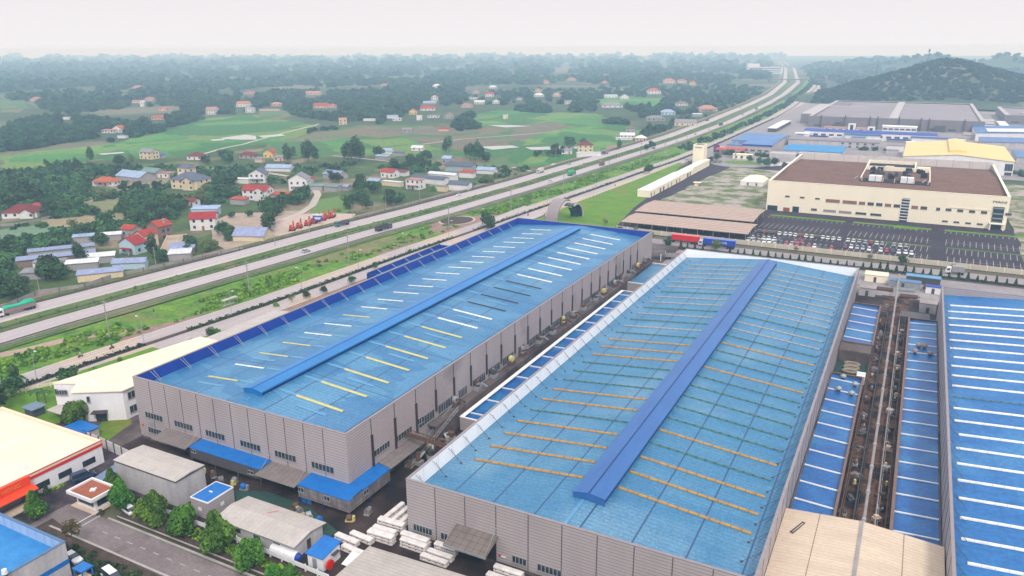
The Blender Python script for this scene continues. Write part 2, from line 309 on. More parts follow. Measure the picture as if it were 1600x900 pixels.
patch('dry_yard', [(60,345),(150,335),(200,330),(205,352),(150,358),(90,365)], mat('dry_yard_earth', (0.33,0.25,0.17),(0.22,0.19,0.10), rough=0.95, ns=0.12, fine=(0.8,0.15)), wob=1.5)
patch('dry_field', [(110,318),(190,308),(215,325),(160,338),(112,335)], mat('dry_grass', (0.22,0.21,0.10),(0.13,0.15,0.06), rough=0.95, ns=0.15, fine=(0.8,0.15)), wob=1.5)
patch('netted_vegetable_plot', [(0,360),(60,352),(92,356),(80,372),(0,382)], mat('net_green_plot', (0.17,0.25,0.17),(0.10,0.17,0.10), rough=0.9, ns=0.2, lines=[(0,2.2,0.8,0,(0.09,0.16,0.09),0.6)]), wob=1)
patch('fallow_field', [(305,262),(350,268),(385,272),(372,288),(330,284),(305,275)], mFallow, wob=1.5)
patch('bare_yard', [(330,350),(362,334),(470,330),(478,342),(452,360),(420,385),(392,392),(360,398),(332,380)], mat('yard_sand', (0.40,0.31,0.25),(0.30,0.23,0.18), rough=0.95, ns=0.2, fine=(1,0.12)), wob=1)
patch('machine_yard', [(432,352),(462,336),(500,334),(556,335),(552,341),(440,370),(420,368)], mat('yard_pink_gravel', (0.52,0.40,0.34),(0.42,0.33,0.29), rough=0.95, ns=0.2, fine=(1,0.1)), wob=0.6)
patch('fallow_field', [(770,262),(850,264),(842,272),(800,284),(775,276)], mFallow, wob=1.5)
patch('bare_yard', [(950,228),(1010,222),(1018,226),(975,240),(940,244)], mRut, wob=1)
for pts in ([(150,278),(190,271),(215,264),(262,258)],[(110,318),(170,312),(205,305)],[(398,182),(480,200)] ,):
    pass
def ribbon(name, line, wid, m, z=None, px=True, kind='structure', wid2=None):
    if z is None: LAYER[0] += 0.012; z = LAYER[0]
    P = [G(*p) if px else Vector((p[0], p[1], 0)) for p in line]; mb = MB(); L = []; Rr = []
    for k, p in enumerate(P):
        d = (P[min(k+1, len(P)-1)] - P[max(k-1, 0)]).normalized(); n = Vector((-d.y, d.x, 0)); ww = wid/2
        L.append(mb.P((p.x+n.x*ww, p.y+n.y*ww, z))); Rr.append(mb.P((p.x-n.x*ww, p.y-n.y*ww, z)))
    for k in range(len(P)-1): mb.f.append([L[k], Rr[k], Rr[k+1], L[k+1]]); mb.mi.append(0)
    return tag(mb.build(name, m), kind=kind)
ribbon('dirt_path', [(130,283),(170,277),(215,267),(262,260),(300,262),(400,268),(450,276)], 4, mTrack)
ribbon('dirt_path', [(110,319),(150,314),(190,308),(240,304)], 3, mTrack)
ribbon('field_path', [(315,242),(350,232),(380,226),(430,212),(492,196),(498,194)], 4, mTrack)
ribbon('dirt_path', [(440,345),(470,334),(488,322),(497,305),(492,296)], 4.5, mTrack)
ribbon('field_path', [(660,226),(720,218),(800,212),(870,206)], 3.5, mTrack)
ribbon('field_path', [(520,244),(600,252),(680,262)], 3, mTrack)
ribbon('dirt_path', [(800,262),(846,272),(858,266),(866,256)], 3.5, mTrack)
for pts in ([(346,216),(384,211),(400,213),(402,219),(372,219),(350,218)],[(328,219),(352,217),(350,220),(332,221)],[(152,241),(192,238),(196,240),(160,243)],[(820,231),(880,229),(928,231),(880,235),(830,235)],[(760,196),(800,196),(830,198),(790,200)],[(748,230),(800,228),(812,231),(770,235)],[(403,213),(440,210),(446,213),(410,216)]):
    patch('flooded_paddy', pts, mWater, wob=0.8)

# ---------------- roads ----------------
def interp(line, n=None):
    return line
far_c = [(-281,60),(-277,150),(-268,245),(-264,300),(-256,370),(-248,476),(-245,560),(-241,652),(-236,812),(-240,1000),(-256,1363),(-275,1650),(-340,2250),(-560,3700),(-900,5600)]
near_c = [(p[0]+22+ (4 if p[1] > 900 else 0) + (8 if p[1] > 2000 else 0), p[1]) for p in far_c]
sv_c = [(-222,60),(-216,140),(-210,198),(-206,285),(-199,382),(-192,480),(-187,560),(-180,650),(-178,780),(-178,976),(-178,1086),(-186,1314),(-205,1600),(-235,2000),(-300,2600)]
sv_w = [(p[0]+10.5, p[1]) for p in sv_c]
def off(line, d): return [(p[0]+d, p[1]) for p in line]
Z = 0.9
ribbon('verge', off(far_c, 10), 46, mVerge, z=0.5, px=False)
def bank(name, line, wid, z, m):                       # a low causeway with real sides
    mb = MB(); n = len(line); rows = []
    for (x, y) in line: rows.append([mb.P((x-wid/2-1.6, y, 0.0)), mb.P((x-wid/2, y, z)), mb.P((x+wid/2, y, z)), mb.P((x+wid/2+1.6, y, 0.0))])
    for k in range(n-1):
        for j in range(3): mb.f.append([rows[k][j], rows[k][j+1], rows[k+1][j+1], rows[k+1][j]]); mb.mi.append(0)
    return tag(mb.build(name, m), kind='structure')
bank('highway', far_c, 9.5, 0.9, mLane); bank('highway', near_c, 9.5, 0.9, mLane)
ribbon('lush_verge', off(sv_c, -16.2), 25, mVergeB, z=0.16, px=False)
ribbon('far_verge', off(far_c, -11), 12, mRut, z=0.14, px=False)
ribbon('far_verge', off(far_c, -6.2), 1.6, mDirt, z=0.95, px=False)
ribbon('drainage_channel', off(far_c, -9.5), 1.6, mDirt, z=0.2, px=False)
ribbon('drainage_channel', off(far_c, -7.6), 1.8, mConc, z=0.24, px=False)
ribbon('gutter', off(near_c, -5.6), 0.7, mDirt, z=0.93, px=False)
ribbon('gutter', off(near_c, 5.3), 0.6, mDirt, z=0.93, px=False)
ribbon('median_ditch', off(far_c, 11.5), 0.8, mDirt, z=0.56, px=False)
ribbon('service_road', sv_c, 8.2, mLane2, z=0.30, px=False)
ribbon('service_road', sv_w, 8.6, mLane2, z=0.31, px=False)
ribbon('median', off(sv_c, 5.2), 2.4, mDirt, z=0.42, px=False)
ribbon('footpath', off(sv_w, 6.2), 3.4, mRut, z=0.28, px=False)
for ln in (far_c, near_c):
    for dx in (-2.9,-1.2,1.2,2.9): ribbon('wheel_track', off(ln, dx), 0.75, mTyreM, z=0.908, px=False)
for ln in (sv_c, sv_w):
    for dx in (-2.6,-1.0,1.2,2.8): ribbon('wheel_track', off(ln, dx), 0.7, mTyreM, z=0.318, px=False)
for ln, dx, z in ((far_c,-4.2,0.915),(far_c,4.2,0.915),(near_c,-4.2,0.915),(near_c,4.2,0.915)):
    ribbon('edge_line', off(ln, dx)[:9], 0.22, mPaint, z=z, px=False)
def along(line, d0, step, n, dx=0.0):
    """points every step metres along a line"""
    P = [Vector((a+dx, b, 0)) for a, b in line]; out = []; dist = d0; acc = 0; k = 0
    while len(out) < n and k < len(P)-1:
        seg = (P[k+1]-P[k]); L = seg.length
        while acc + L >= dist and len(out) < n:
            t = (dist-acc)/L; q = P[k]+seg*t; out.append((q.x, q.y, math.atan2(seg.y, seg.x))); dist += step
        acc += L; k += 1
    return out
mb = MB()
for ln in (far_c, near_c):
    for x, y, a in along(ln, 20, 12, 70): mb.c, mb.s, mb.o = math.cos(a), math.sin(a), (x, y, 0.918); mb.poly([(-2,-0.09,0),(2,-0.09,0),(2,0.09,0),(-2,0.09,0)])
tag(mb.build('lane_markings', mPaint), kind='structure')
# slip track on the verge and the pink shoulder by the junction
ribbon('dirt_track', [(0,556),(40,548),(90,535),(150,524),(190,520),(230,518)], 4.6, mat('pink_dirt', (0.42,0.29,0.24),(0.34,0.24,0.20), rough=0.9, ns=0.2, fine=(1,0.12)), z=0.22)
patch('bare_shoulder', [(195,520),(240,510),(300,496),(330,486),(300,500),(262,516),(210,536),(180,546)], mRut, z=0.24, wob=0.7)
patch('bare_shoulder', [(586,398),(700,368),(800,338),(830,330),(824,336),(700,378),(600,405)], mRut, z=0.24, wob=0.5)
patch('bare_verge', [(660,348),(735,340),(790,328),(770,345),(700,368),(672,362)], mRut, z=0.2, wob=0.7)
patch('bare_verge', [(500,392),(560,378),(640,368),(680,366),(640,384),(560,402),(480,420)], mat('scrubby_earth', (0.22,0.17,0.09),(0.10,0.16,0.03), rough=0.95, ns=0.12, amt=0.8, fine=(1,0.2)), z=0.19, wob=0.7)
patch('crossroad', [(745,350),(760,345),(820,322),(845,332),(860,342),(790,344),(768,352)], mLane2, z=0.32)
# ornamental circle on the verge
c0 = G(714, 345); 
def disc(name, c, rx, ry, z, m, hole=None, n=36):
    mb = MB(); o = [mb.P((c.x+rx*math.cos(2*math.pi*k/n), c.y+ry*math.sin(2*math.pi*k/n), z)) for k in range(n)]
    if hole:
        i_ = [mb.P((c.x+rx*hole*math.cos(2*math.pi*k/n), c.y+ry*hole*math.sin(2*math.pi*k/n), z)) for k in range(n)]
        for k in range(n): mb.f.append([o[k], o[(k+1) % n], i_[(k+1) % n], i_[k]]); mb.mi.append(0)
    else: mb.f.append(o); mb.mi.append(0)
    return tag(mb.build(name, m), kind='structure')
disc('ring_path', c0, 9.5, 12, 0.27, mTrack, 0.88); disc('flower_bed', c0, 8.2, 10.4, 0.25, mDirt)

# ---------------- industrial estate floor ----------------
patch('factory_yard', [(-175,85.8),(70,85.8),(70,345),(-168,345),(-176,230)], mYard, px=False, z=0.34)
patch('forecourt', [(-200,74),(-143,74),(-143,90),(-124,90.5),(-124,100),(-158,101),(-158,112),(-200,112)], mYardP, px=False, z=0.345)
patch('side_yard', [(-176,100),(-158,100),(-158,130),(-176,130)], mConcD, px=False, z=0.352)
patch('side_lawn', [(-212,98),(-186,98),(-180,108),(-178,116),(-170,104),(-168,99),(-162,99),(-166,112),(-190,126),(-200,150),(-206,150)], mLawn, px=False, z=0.36)
patch('estate_road', [(-146,70),(-40,70),(-40,81.2),(-128,81.8),(-146,81.8)], mAsph, px=False, z=0.35)
patch('tree_strip', [(-133,83.0),(-60,82.5),(-60,87.4),(-133,87.6)], mDirt, px=False, z=0.40)
patch('lower_verge', [(-144,50),(-60,50),(-60,73.6),(-132,75.2),(-144,77)], mDirt, px=False, z=0.39)
patch('green_stained_yard', [(-118,93.5),(-100,90),(-91,95),(-90,99.5),(-101,103.6),(-113,104),(-121,100)], mGreenY, px=False, z=0.37, wob=0.4)
mb = MB(); mb.box(-134,-60,81.9,82.3,0.2,0.5); mb.box(-60,-58,81.9,82.3,0.2,0.5); tag(mb.build('kerb', mKerb), kind='structure')
mb = MB(); mb.box(-133,-60,83.2,83.45,0.2,0.52); tag(mb.build('kerb', mKerb), kind='structure')
mb = MB(); mb.box(-142,-90,74.9,75.3,0.2,0.5); tag(mb.build('kerb', mKerb), kind='structure')
mb = MB()
for k in range(16): x = -131+k*3.6; mb.poly([(x,78.55,0.362),(x+1.5,78.55,0.362),(x+1.5,78.75,0.362),(x,78.75,0.362)])
mb.poly([(-136.6,77,0.362),(-136.1,77,0.362),(-136.1,82.0,0.362),(-136.6,82.0,0.362)])
tag(mb.build('road_markings', mPaint), kind='structure')
patch('alley_floor', [(-4.4,135),(4.8,135),(4.8,312),(-4.4,312)], mat('rusty_alley_floor', (0.080,0.036,0.022), (0.135,0.070,0.044), rough=0.9, ns=0.35, amt=0.8, fine=(1.8,0.5), c3=(0.014,0.011,0.013), n3=0.2, t3=(0.46,0.58)), px=False, z=0.352)
# estate road behind the sheds
patch('north_estate_ground', [(-182,310),(300,310),(300,380),(-182,400)], mConcD, px=False, z=0.346)
patch('side_apron', [(-92,310),(60,312),(60,345),(-92,345)], mPave, px=False, z=0.352)
patch('estate_road', [(-110,352),(80,350),(80,360.5),(-110,361.5)], mPave, px=False, z=0.37)
patch('brown_verge', [(-110,361.8),(80,361),(80,365.5),(-110,367)], mat('brown_verge_earth', (0.12,0.085,0.06),(0.09,0.10,0.035), rough=0.95, ns=0.2, fine=(1,0.2)), px=False, z=0.372)
patch('hedge_bed', [(-93,347),(80,345),(80,351),(-93,352)], mDirt, px=False, z=0.371)
patch('factory_lawn', [(-181,372),(-134,368),(-136,385),(-143,430),(-147,475),(-155,478),(-157,560),(-168,625),(-173,625),(-174,540),(-178,460),(-179,400)], mLawn, px=False, z=0.36)
patch('site_asphalt', [(-134,366),(60,366),(60,462),(-72,466),(-72,640),(-160,640),(-156,478),(-147,478),(-143,430),(-137,390)], mLot, px=False, z=0.358)
patch('unused_plot', [(-136,452),(-73,448),(-73,612),(-128,620),(-133,530)], mScrub, px=False, z=0.38, wob=1.5)
patch('east_plot', [(49,366),(110,366),(110,620),(49,620)], mScrub, px=False, z=0.375, wob=1.5)
patch('estate_ground', [(-172,642),(330,642),(330,1420),(-178,1500),(-172,1000)], mPave, px=False, z=0.34)
disc('roundabout_road', Vector((-126,650,0)), 26, 30, 0.39, mPave); disc('roundabout_island', Vector((-125,648,0)), 15, 11, 0.42, mLawn)
# parking bays
mb = MB(); ZL = 0.366
def bays(x0, x1, y0, y1, step=2.5, slant=0.0, mid=True):
    n = int((x1-x0)/step)
    for k in range(n+1):
        x = x0+k*step; mb.poly([(x-0.11,y0,ZL),(x+0.11,y0,ZL),(x+0.11+slant,y1,ZL),(x-0.11+slant,y1,ZL)])
    if mid: mb.poly([(x0,(y0+y1)/2-0.1,ZL+.002),(x1,(y0+y1)/2-0.1,ZL+.002),(x1+slant,(y0+y1)/2+0.1,ZL+.002),(x0+slant,(y0+y1)/2+0.1,ZL+.002)])
for (x0, x1) in ((-68,-29),(-25,12),(18,56)):
    bays(x0, x1, 375, 387, slant=0.6); bays(x0, x1, 392.5, 403, slant=0.6, mid=False); bays(x0, x1, 410, 423, slant=0.6); bays(x0, x1, 437, 442, slant=0.4, mid=False)
tag(mb.build('parking_markings', mPaint), kind='structure')
for x0, x1 in ((-68,-29),(-25,12),(18,60)):
    patch('parking_strip_grass', [(x0,403.4),(x1,402.6),(x1,405.2),(x0,406)], mVerge, px=False, z=0.40)
    patch('parking_strip_grass', [(x0,443),(x1,442.4),(x1,446),(x0,447)], mLawn, px=False, z=0.40)
patch('parking_island', [(-6,440),(6,439.5),(7,446),(-4,447.5)], mLawn, px=False, z=0.43)

# ---------------- hills ----------------
def hill_h(x, y):
    h = 52*math.exp(-((x-45)/95)**2 - ((y-1720)/240)**2) + 24*math.exp(-((x+70)/95)**2-((y-1660)/170)**2) + 22*math.exp(-((x-190)/110)**2-((y-1700)/220)**2) + 12*math.exp(-((x-20)/170)**2-((y-1560)/130)**2)
    h += 2.5*math.sin(x*0.045+1)*math.cos(y*0.03)*min(1, h/20)
    return h-1.6
def hills(name, fn, x0, x1, y0, y1, n, m):
    mb = MB(); id_ = {}
    for i in range(n+1):
        for j in range(n+1):
            x = x0+(x1-x0)*i/n; y = y0+(y1-y0)*j/n; id_[i, j] = mb.P((x, y, fn(x, y)))
    for i in range(n):
        for j in range(n): mb.f.append([id_[i,j], id_[i+1,j], id_[i+1,j+1], id_[i,j+1]]); mb.mi.append(0)
    return tag(mb.build(name, m, smooth=True), kind='structure')
hills('hill', hill_h, -330, 520, 1330, 2300, 60, mGround)
def far_h(x, y):
    h = 0
    for cx, cy, s, a in ((5,3300,120,60),(232,3300,90,52),(400,3300,170,44),(-120,3500,170,26),(-160,4300,300,50)): h += a*math.exp(-((x-cx)/s)**2-((y-cy)/(s*1.5))**2)
    return h*0.9-2
hills('distant_hills', far_h, -700, 1300, 2500, 5600, 60, mat('distant_wood', (0.035,0.06,0.025), (0.055,0.085,0.035), rough=0.95, ns=0.03, fine=(0.05,0.3)))

# ---------------- big sheds ----------------
def win_mesh(w_, h_, n):
    """strip window lying on local y=0 facing -y: frame box + mullions + glass"""
    mb = MB(); mb.box(-w_/2, w_/2, -0.06, 0.1, -h_/2, h_/2, 0)
    mb.box(-w_/2+0.08, w_/2-0.08, -0.09, -0.05, -h_/2+0.08, h_/2-0.08, 1)
    for k in range(1, n): x = -w_/2+w_*k/n; mb.box(x-0.07, x+0.07, -0.14, -0.09, -h_/2, h_/2, 0)
    mb.box(-w_/2-0.1, w_/2+0.1, -0.2, 0.0, -h_/2-0.12, -h_/2, 0)
    return mb
WCACHE = {}
def window(parent, x, y, z, w_, h_, n=5, rz=0.0, name='window', fr=None, gl=None):
    """a window part on its building; position in the building's own frame"""
    key = (w_, h_, n, id(fr), id(gl))
    if key not in WCACHE:
        o = win_mesh(w_, h_, n).build(name, [fr or mFrame, gl or mGlass]); WCACHE[key] = o.data
    else:
        o = bpy.data.objects.new(name, WCACHE[key]); COL.objects.link(o)
    o.parent = parent; o.location = (x, y, z); o.rotation_euler = (0, 0, rz)
    return o
def share(name, me, parent, loc, rz=0.0, rx=0.0, ry=0.0):
    o = bpy.data.objects.new(name, me); COL.objects.link(o); o.parent = parent; o.location = loc; o.rotation_euler = (rx, ry, rz); return o

def big_shed(name, label, x0, x1, y0, y1, H, eave, ridge, mw, mr, lining, mw2=None):
    t = thing(name, label, 'factory shed', (x0, y0, 0)); W = x1-x0; D = y1-y0; T = 0.35
    mb = MB(); mb.box(0, W, 0, T, 0.35, H); mb.box(0, W, D-T, D, 0.35, H); mb.box(0, T, T, D-T, 0.35, H); mb.box(W-T, W, T, D-T, 0.35, H, 1)
    mb.build('wall', [mw, mw2 or mw], t)
    mb = MB(); xm = W/2
    a = T+0.01; mb.poly([(a,a,eave),(xm,a,ridge),(xm,D-a,ridge),(a,D-a,eave)]); mb.poly([(xm,a,ridge),(W-a,a,eave),(W-a,D-a,eave),(xm,D-a,ridge)])
    for q in mb.f: pass
    o = mb.build('roof', mr, t)
    for p in o.data.polygons:
        if p.normal.z < 0: o.data.flip_normals(); break
    mb = MB(); e = eave-0.3; q = T+0.06
    mb.box(T, q, q, D-T, e, H-0.04); mb.box(W-q, W-T, q, D-T, e, H-0.04); mb.box(q, W-q, D-q, D-T, e, H-0.03)
    mb.build('parapet_lining', lining, t)
    mb = MB(); c = 0.12
    mb.box(-0.06, W+0.06, -0.06, T+c, H, H+c); mb.box(-0.06, W+0.06, D-T-c, D+0.06, H, H+c); mb.box(-0.06, T+c, T+c, D-T-c, H, H+c-0.003); mb.box(W-T-c, W+0.06, T+c, D-T-c, H, H+c-0.003)
    mb.build('parapet_cap', mCap, t)
    mb = MB(); mb.box(-0.08, W+0.08, -0.08, 0.0, 0.3, 1.0); mb.box(W, W+0.08, 0, D, 0.3, 1.0); mb.build('plinth', mConcD, t)
    return t, W, D
def ridge_vent(t, xm, y0, y1, z, hw, m, hh=1.1, gable=0.55):
    mb = MB(); mb.box(xm-hw+0.35, xm+hw-0.35, y0+0.3, y1-0.3, z-1.4, z+hh, 0)
    o = mb.build('ridge_vent', [mDkBlue], t)
    m2 = MB(); m2.ext([(xm-hw, z+hh-0.35), (xm-hw, z+hh), (xm, z+hh+gable), (xm+hw, z+hh), (xm+hw, z+hh-0.35), (xm+hw-0.25, z+hh-0.35), (xm+hw-0.25, z+hh-0.1), (xm, z+hh+gable-0.12), (xm-hw+0.25, z+hh-0.1), (xm-hw+0.25, z+hh-0.35)], 'y', y0, y1)
    m2.build('cowl', m, o)
    m3 = MB(); m3.ext([(xm-hw+0.05, z-0.6), (xm-hw+0.05, z+hh-0.05), (xm, z+hh+gable-0.05), (xm+hw-0.05, z+hh-0.05), (xm+hw-0.05, z-0.6)], 'y', y0+0.1, y0+0.25); m3.build('end_plate', m, o); m3 = MB()
    m3.ext([(xm-hw+0.05, z-0.6), (xm-hw+0.05, z+hh-0.05), (xm, z+hh+gable-0.05), (xm+hw-0.05, z+hh-0.05), (xm+hw-0.05, z-0.6)], 'y', y1-0.25, y1-0.1); m3.build('end_plate', m, o)
    m4_ = MB(); m4_.box(xm-0.09, xm+0.09, y0, y1, z+hh+gable, z+hh+gable+0.1); m4_.build('ridge_cap', mDkBlue if m is mMonB else mCanB, o)
    return o
def skylight_mesh(L, slope, m, w_=0.75, h_=0.14, arch=True):
    mb = MB(); n = 1; r = w_/2
    prof = [(-r, 0), (-r*0.8, h_*0.8), (0, h_*1.3), (r*0.8, h_*0.8), (r, 0)] if arch else [(-r,0),(-r,h_),(r,h_),(r,0)]
    mb.ext(prof, 'x', 0, L); o = mb.build('skylight', m); me = o.data; bpy.data.objects.remove(o); return me

# shed with the royal blue parapet
t, W, D = big_shed('factory_shed', 'long blue roofed factory shed with royal blue parapet lining, nearest the service road', -157.5, -94.0, 108.3, 309.0, 16.2, 13.3, 15.8, mClad, mRoofA, mLin, mCladS)
SA = t
ridge_vent(t, W/2, 6.5, 192, 15.6, 2.75, mMonA)
sl_ = (15.8-13.3)/(W/2); ang = math.atan(sl_)
def roofz(x): return 13.3+sl_*(x if x < W/2 else W-x)
mes = {k: skylight_mesh(13.2, ang, m, 0.85, 0.14) for k, m in (('y', mYelA), ('w', mWhS), ('d', mDkS))}
mesL = {k: skylight_mesh(9.8, ang, m, 0.6, 0.12) for k, m in (('y', mYelA), ('w', mWhS))}
pale = skylight_mesh(6.6, ang, mPaleSheet, 0.9, 0.03, False); pale2 = skylight_mesh(8.0, ang, mPaleSheet, 0.9, 0.03, False)
seq = 'yyyyyyywwddddwwwwwwwww'
for k in range(22):
    y = 11.4+k*8.45; x = 40.3
    share('skylight', mes[seq[k]], t, (x, y, roofz(x)+0.03), ry=ang)
    share('translucent_sheet', pale, t, (W/2+2.9, y+0.2, roofz(W/2+2.9)+0.02), ry=ang)
    x = 12.3; share('skylight', mesL['y' if k < 7 and k % 3 == 0 or k in (2,) else 'w'], t, (x, y, roofz(x)+0.03), ry=-ang)
    share('translucent_sheet', pale2, t, (22.6, y+0.3, roofz(22.6)+0.02), ry=-ang)
    if k % 2 == 0: share('translucent_sheet', pale2, t, (43.5, y-3.4, roofz(43.5)+0.02), ry=ang); share('translucent_sheet', pale2, t, (13.0, y-3.6, roofz(13)+0.02), ry=-ang)
    mb = MB(); yb = 4.5+k*8.8
    for d_ in (0, 0.8): mb.beam((0.5, yb+d_, 16.0), (3.6-d_*1.0, yb+d_+0.3, roofz(3.4)+0.05), 0.09)
    mb.build('parapet_brace', mSteel, t)
# wall joints + front windows
mb = MB()
for k in range(1, 12): x = 0.3+k*5.2; mb.box(x-0.07, x+0.07, -0.05, 0.0, 1.0, 16.1)
mb.build('joint', mJoint, t)
for x0_, x1_ in ((-154.8,-148.9),(-144.8,-138.9),(-134.6,-128.8),(-124.0,-118.0),(-113.8,-108.0),(-103.7,-97.7)):
    window(t, (x0_+x1_)/2+157.5, -0.02, 7.1, 5.9, 1.5, 6)
for x_, w_ in ((-152.2, 4.6),): window(t, x_+157.5, -0.02, 3.2, w_, 1.4, 5)
mb = MB(); mb.box(3.6, 5.0, -0.12, -0.05, 4.3, 5.4); mb.build('louvre', mSteel, t)
mb = MB(); mb.cyl((1.1,-0.1,3.9),(1.1,-0.02,3.9),0.32,None,10); mb.build('round_sign', mRed, t)
# east wall pipes and openings
for k in range(22):
    y = 8.1+k*8.25
    z0 = 3.9 if k < 3 else 7.0
    mb = MB(); mb.box(W, W+0.28, y-0.28, y+0.28, z0, 12.6-0.2*(k < 1), 0); mb.box(W, W+0.1, y-0.05, y+0.05, 12.6, 16.1, 0); mb.build('downpipe', mBronze, t)
for y0_, y1_, z_, h_ in ((8.5,14.0,7.6,1.5),(16.2,22.5,7.2,1.5),(25,27,7.6,1.4)):
    window(t, W+0.02, (y0_+y1_)/2, z_, y1_-y0_, h_, 6 if y1_-y0_ > 3 else 3, R_(90))
for k in range(2, 21):
    y = 8.1+k*8.25
    if k in (13, 19): continue
    L_ = 6.4 if k % 4 else 4.0
    window(t, W+0.02, y+4.1, 6.9, L_, 2.3, 6, R_(90))
# machine deck along the east wall: a concrete ledge of the shed
mb = MB(); mb.box(W, W+2.5, 29, 196, 4.9, 5.3); mb.box(W+2.0, W+2.4, 29.2, 195.8, 0.35, 4.9); mb.build('machine_deck', mConcD, t)
# canopies and lean-tos on the front
def leanto(t, pts_x, y_out, zw, zo, m, skirt=None, zs=1.9):
    x0, x1 = pts_x; mb = MB(); th = 0.12
    mb.ext([(0.0, zw), (y_out, zo), (y_out, zo-th), (0.0, zw-th)], 'x', x0, x1)
    return mb
leanto(t, (9.8,20.9), -4.6, 5.2, 4.5, mCanG).build('grey_canopy', mCanG, t)
leanto(t, (21.0,42.4), -3.6, 5.0, 4.6, mCanB).build('blue_canopy', mCanB, t)
leanto(t, (42.4,53.4), -5.2, 4.8, 4.2, mCanG).build('grey_canopy', mCanG, t)
mb = leanto(t, (53.5,66.9), -4.4, 5.0, 4.5, mCanB); mb.ext([(W, 5.002), (W+3.4, 4.502), (W+3.4, 4.382), (W, 4.882)], 'y', 0.0, 9.5); mb.build('blue_canopy', mCanB, t)
mb = MB(); mb.ext([(W, 5.2), (W+3.5, 4.5), (W+3.5, 4.38), (W, 5.08)], 'y', 9.6, 24.5); mb.build('grey_canopy', mCanG, t)
mb = MB(); mb.box(21.1, 42.3, -3.5, -3.35, 2.0, 4.55); mb.build('panel_skirt', mPanel, t)
mb = MB(); mb.box(53.6, 66.8, -4.3, -4.15, 1.7, 4.45); mb.box(66.65, 66.8, -4.15, 9.4, 1.7, 4.4); mb.build('panel_skirt', mPanel, t)
for x in (21.3, 28.5, 35.4, 42.1): mb = MB(); mb.box(x-0.12, x+0.12, -3.45, -3.25, 0.35, 2.0); mb.build('post', mSteelD, t)
for x, y in ((53.8,-4.2),(60,-4.2),(66.6,-4.2),(66.6,2.5),(66.6,9.2)): mb = MB(); mb.box(x-0.15, x+0.15, y-0.12, y+0.12, 0.35, 1.7); mb.build('post', mDkBlue, t)
for x in (20.6, 42.6, 53.0): mb = MB(); mb.beam((x, -3.4, 4.7), (x, -0.1, 7.0), 0.08); mb.build('canopy_stay', mConc, t)
for x, c in ((53.9, mCanB), (55.3, mCanB)): mb = MB(); mb.box(x, x+1.15, -3.9, -3.75, 0.35, 1.7); mb.build('blue_door', c, t)
window(t, 54.5, -4.36, 3.6, 1.4, 1.0, 2); window(t, 61.3, -4.36, 3.5, 1.4, 1.0, 2); window(t, 66.86, 1.0, 3.6, 1.4, 1.0, 2, R_(90)); window(t, 22.4, -3.56, 4.0, 1.4, 0.7, 2); window(t, 39.6, -3.56, 3.2, 1.6, 0.8, 2)
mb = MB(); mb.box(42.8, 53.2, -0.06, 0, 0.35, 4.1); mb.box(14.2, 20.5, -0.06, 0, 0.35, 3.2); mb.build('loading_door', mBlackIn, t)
mb = MB(); mb.box(W+0.0, W+0.06, 16, 23, 0.35, 3.9); mb.build('shutter_door', mWallGrey, t)

# shed with the white parapet
t, W, D = big_shed('factory_shed', 'wide blue roofed factory shed with white parapet lining and yellow ribbed roof lights', -77.3, -13.0, 105.0, 301.5, 12.5, 9.0, 12.0, mClad, mRoofB, mWhiteP)
SB = t
sl_ = (12.0-9.0)/(W/2)
def roofz(x): return 9.0+sl_*(x if x < W/2 else W-x)
ang = math.atan(sl_)
ridge_vent(t, W/2+1.0, 9.6, 190, 11.8, 3.1, mMonB, hh=1.3, gable=0.5)
mb = MB(); mb.box(W/2-0.35, W/2+0.35, 0.6, 9.4, 11.98, 12.08); mb.build('ridge_flashing', mPaleSheet, t)
sq = 'yyyygyygggyyygwgwgwwgwwwwwww'; mm = {'y': mYel, 'g': mGreenS, 'w': mGreyS}
WS = {'y': 0.68, 'g': 0.4, 'w': 0.55}
ml = {k: skylight_mesh(23.9, ang, m, WS[k], 0.22) for k, m in mm.items()}
mr_ = {k: skylight_mesh(24.6, ang, m, WS[k], 0.22) for k, m in mm.items()}
sqr = 'yyygygggggyggygwwgwwwwwwwwww'
for k in range(27):
    y = 16.8+k*6.42; 
    share('skylight', ml[sq[k]], t, (5.3, y, roofz(5.3)+0.03), ry=-ang)
    x = W/2+4.0; share('skylight', mr_[sqr[k]], t, (x, y, roofz(x)+0.03), ry=ang)
for k in range(33):
    y = 2.6+k*5.85; mb = MB(); mb.beam((0.5, y, 12.2), (3.4, y+0.2, roofz(3.3)+0.1), 0.055); mb.beam((0.5, y+1.1, 11.4), (1.9, y+1.3, roofz(1.9)+0.1), 0.055); mb.cbox(3.4, y+0.2, roofz(3.4), 0.45, 0.3, 0.18); mb.build('parapet_brace', mSteelD, t)
    mb = MB(); mb.beam((W-0.5, y, 12.2), (W-3.6, y-0.2, roofz(3.3)+0.1), 0.055); mb.beam((W-0.5, y+1.1, 11.6), (W-2.1, y+1.0, roofz(1.9)+0.1), 0.055); mb.cbox(W-3.6, y-0.2, roofz(3.4), 0.45, 0.3, 0.18); mb.build('parapet_brace', mSteelD, t)
mb = MB()
for k in range(1, 10): x = k*6.43; MB().box(x-0.07, x+0.07, -0.05, 0, 1.0, 12.4).build('joint', mJoint, t)
for k in range(1, 31): y = k*6.43; MB().box(W, W+0.05, y-0.06, y+0.06, 1.0, 12.4).build('joint', mJoint, t)
for x0_, x1_, n in ((1.3,5.5,6),(7.5,10.6,4),(22.6,25.4,4),(27.6,32.2,6),(34.6,39.2,6),(41.4,46,6),(48,52.6,6)): window(t, (x0_+x1_)/2, -0.02, 2.6, x1_-x0_, 1.4, n)
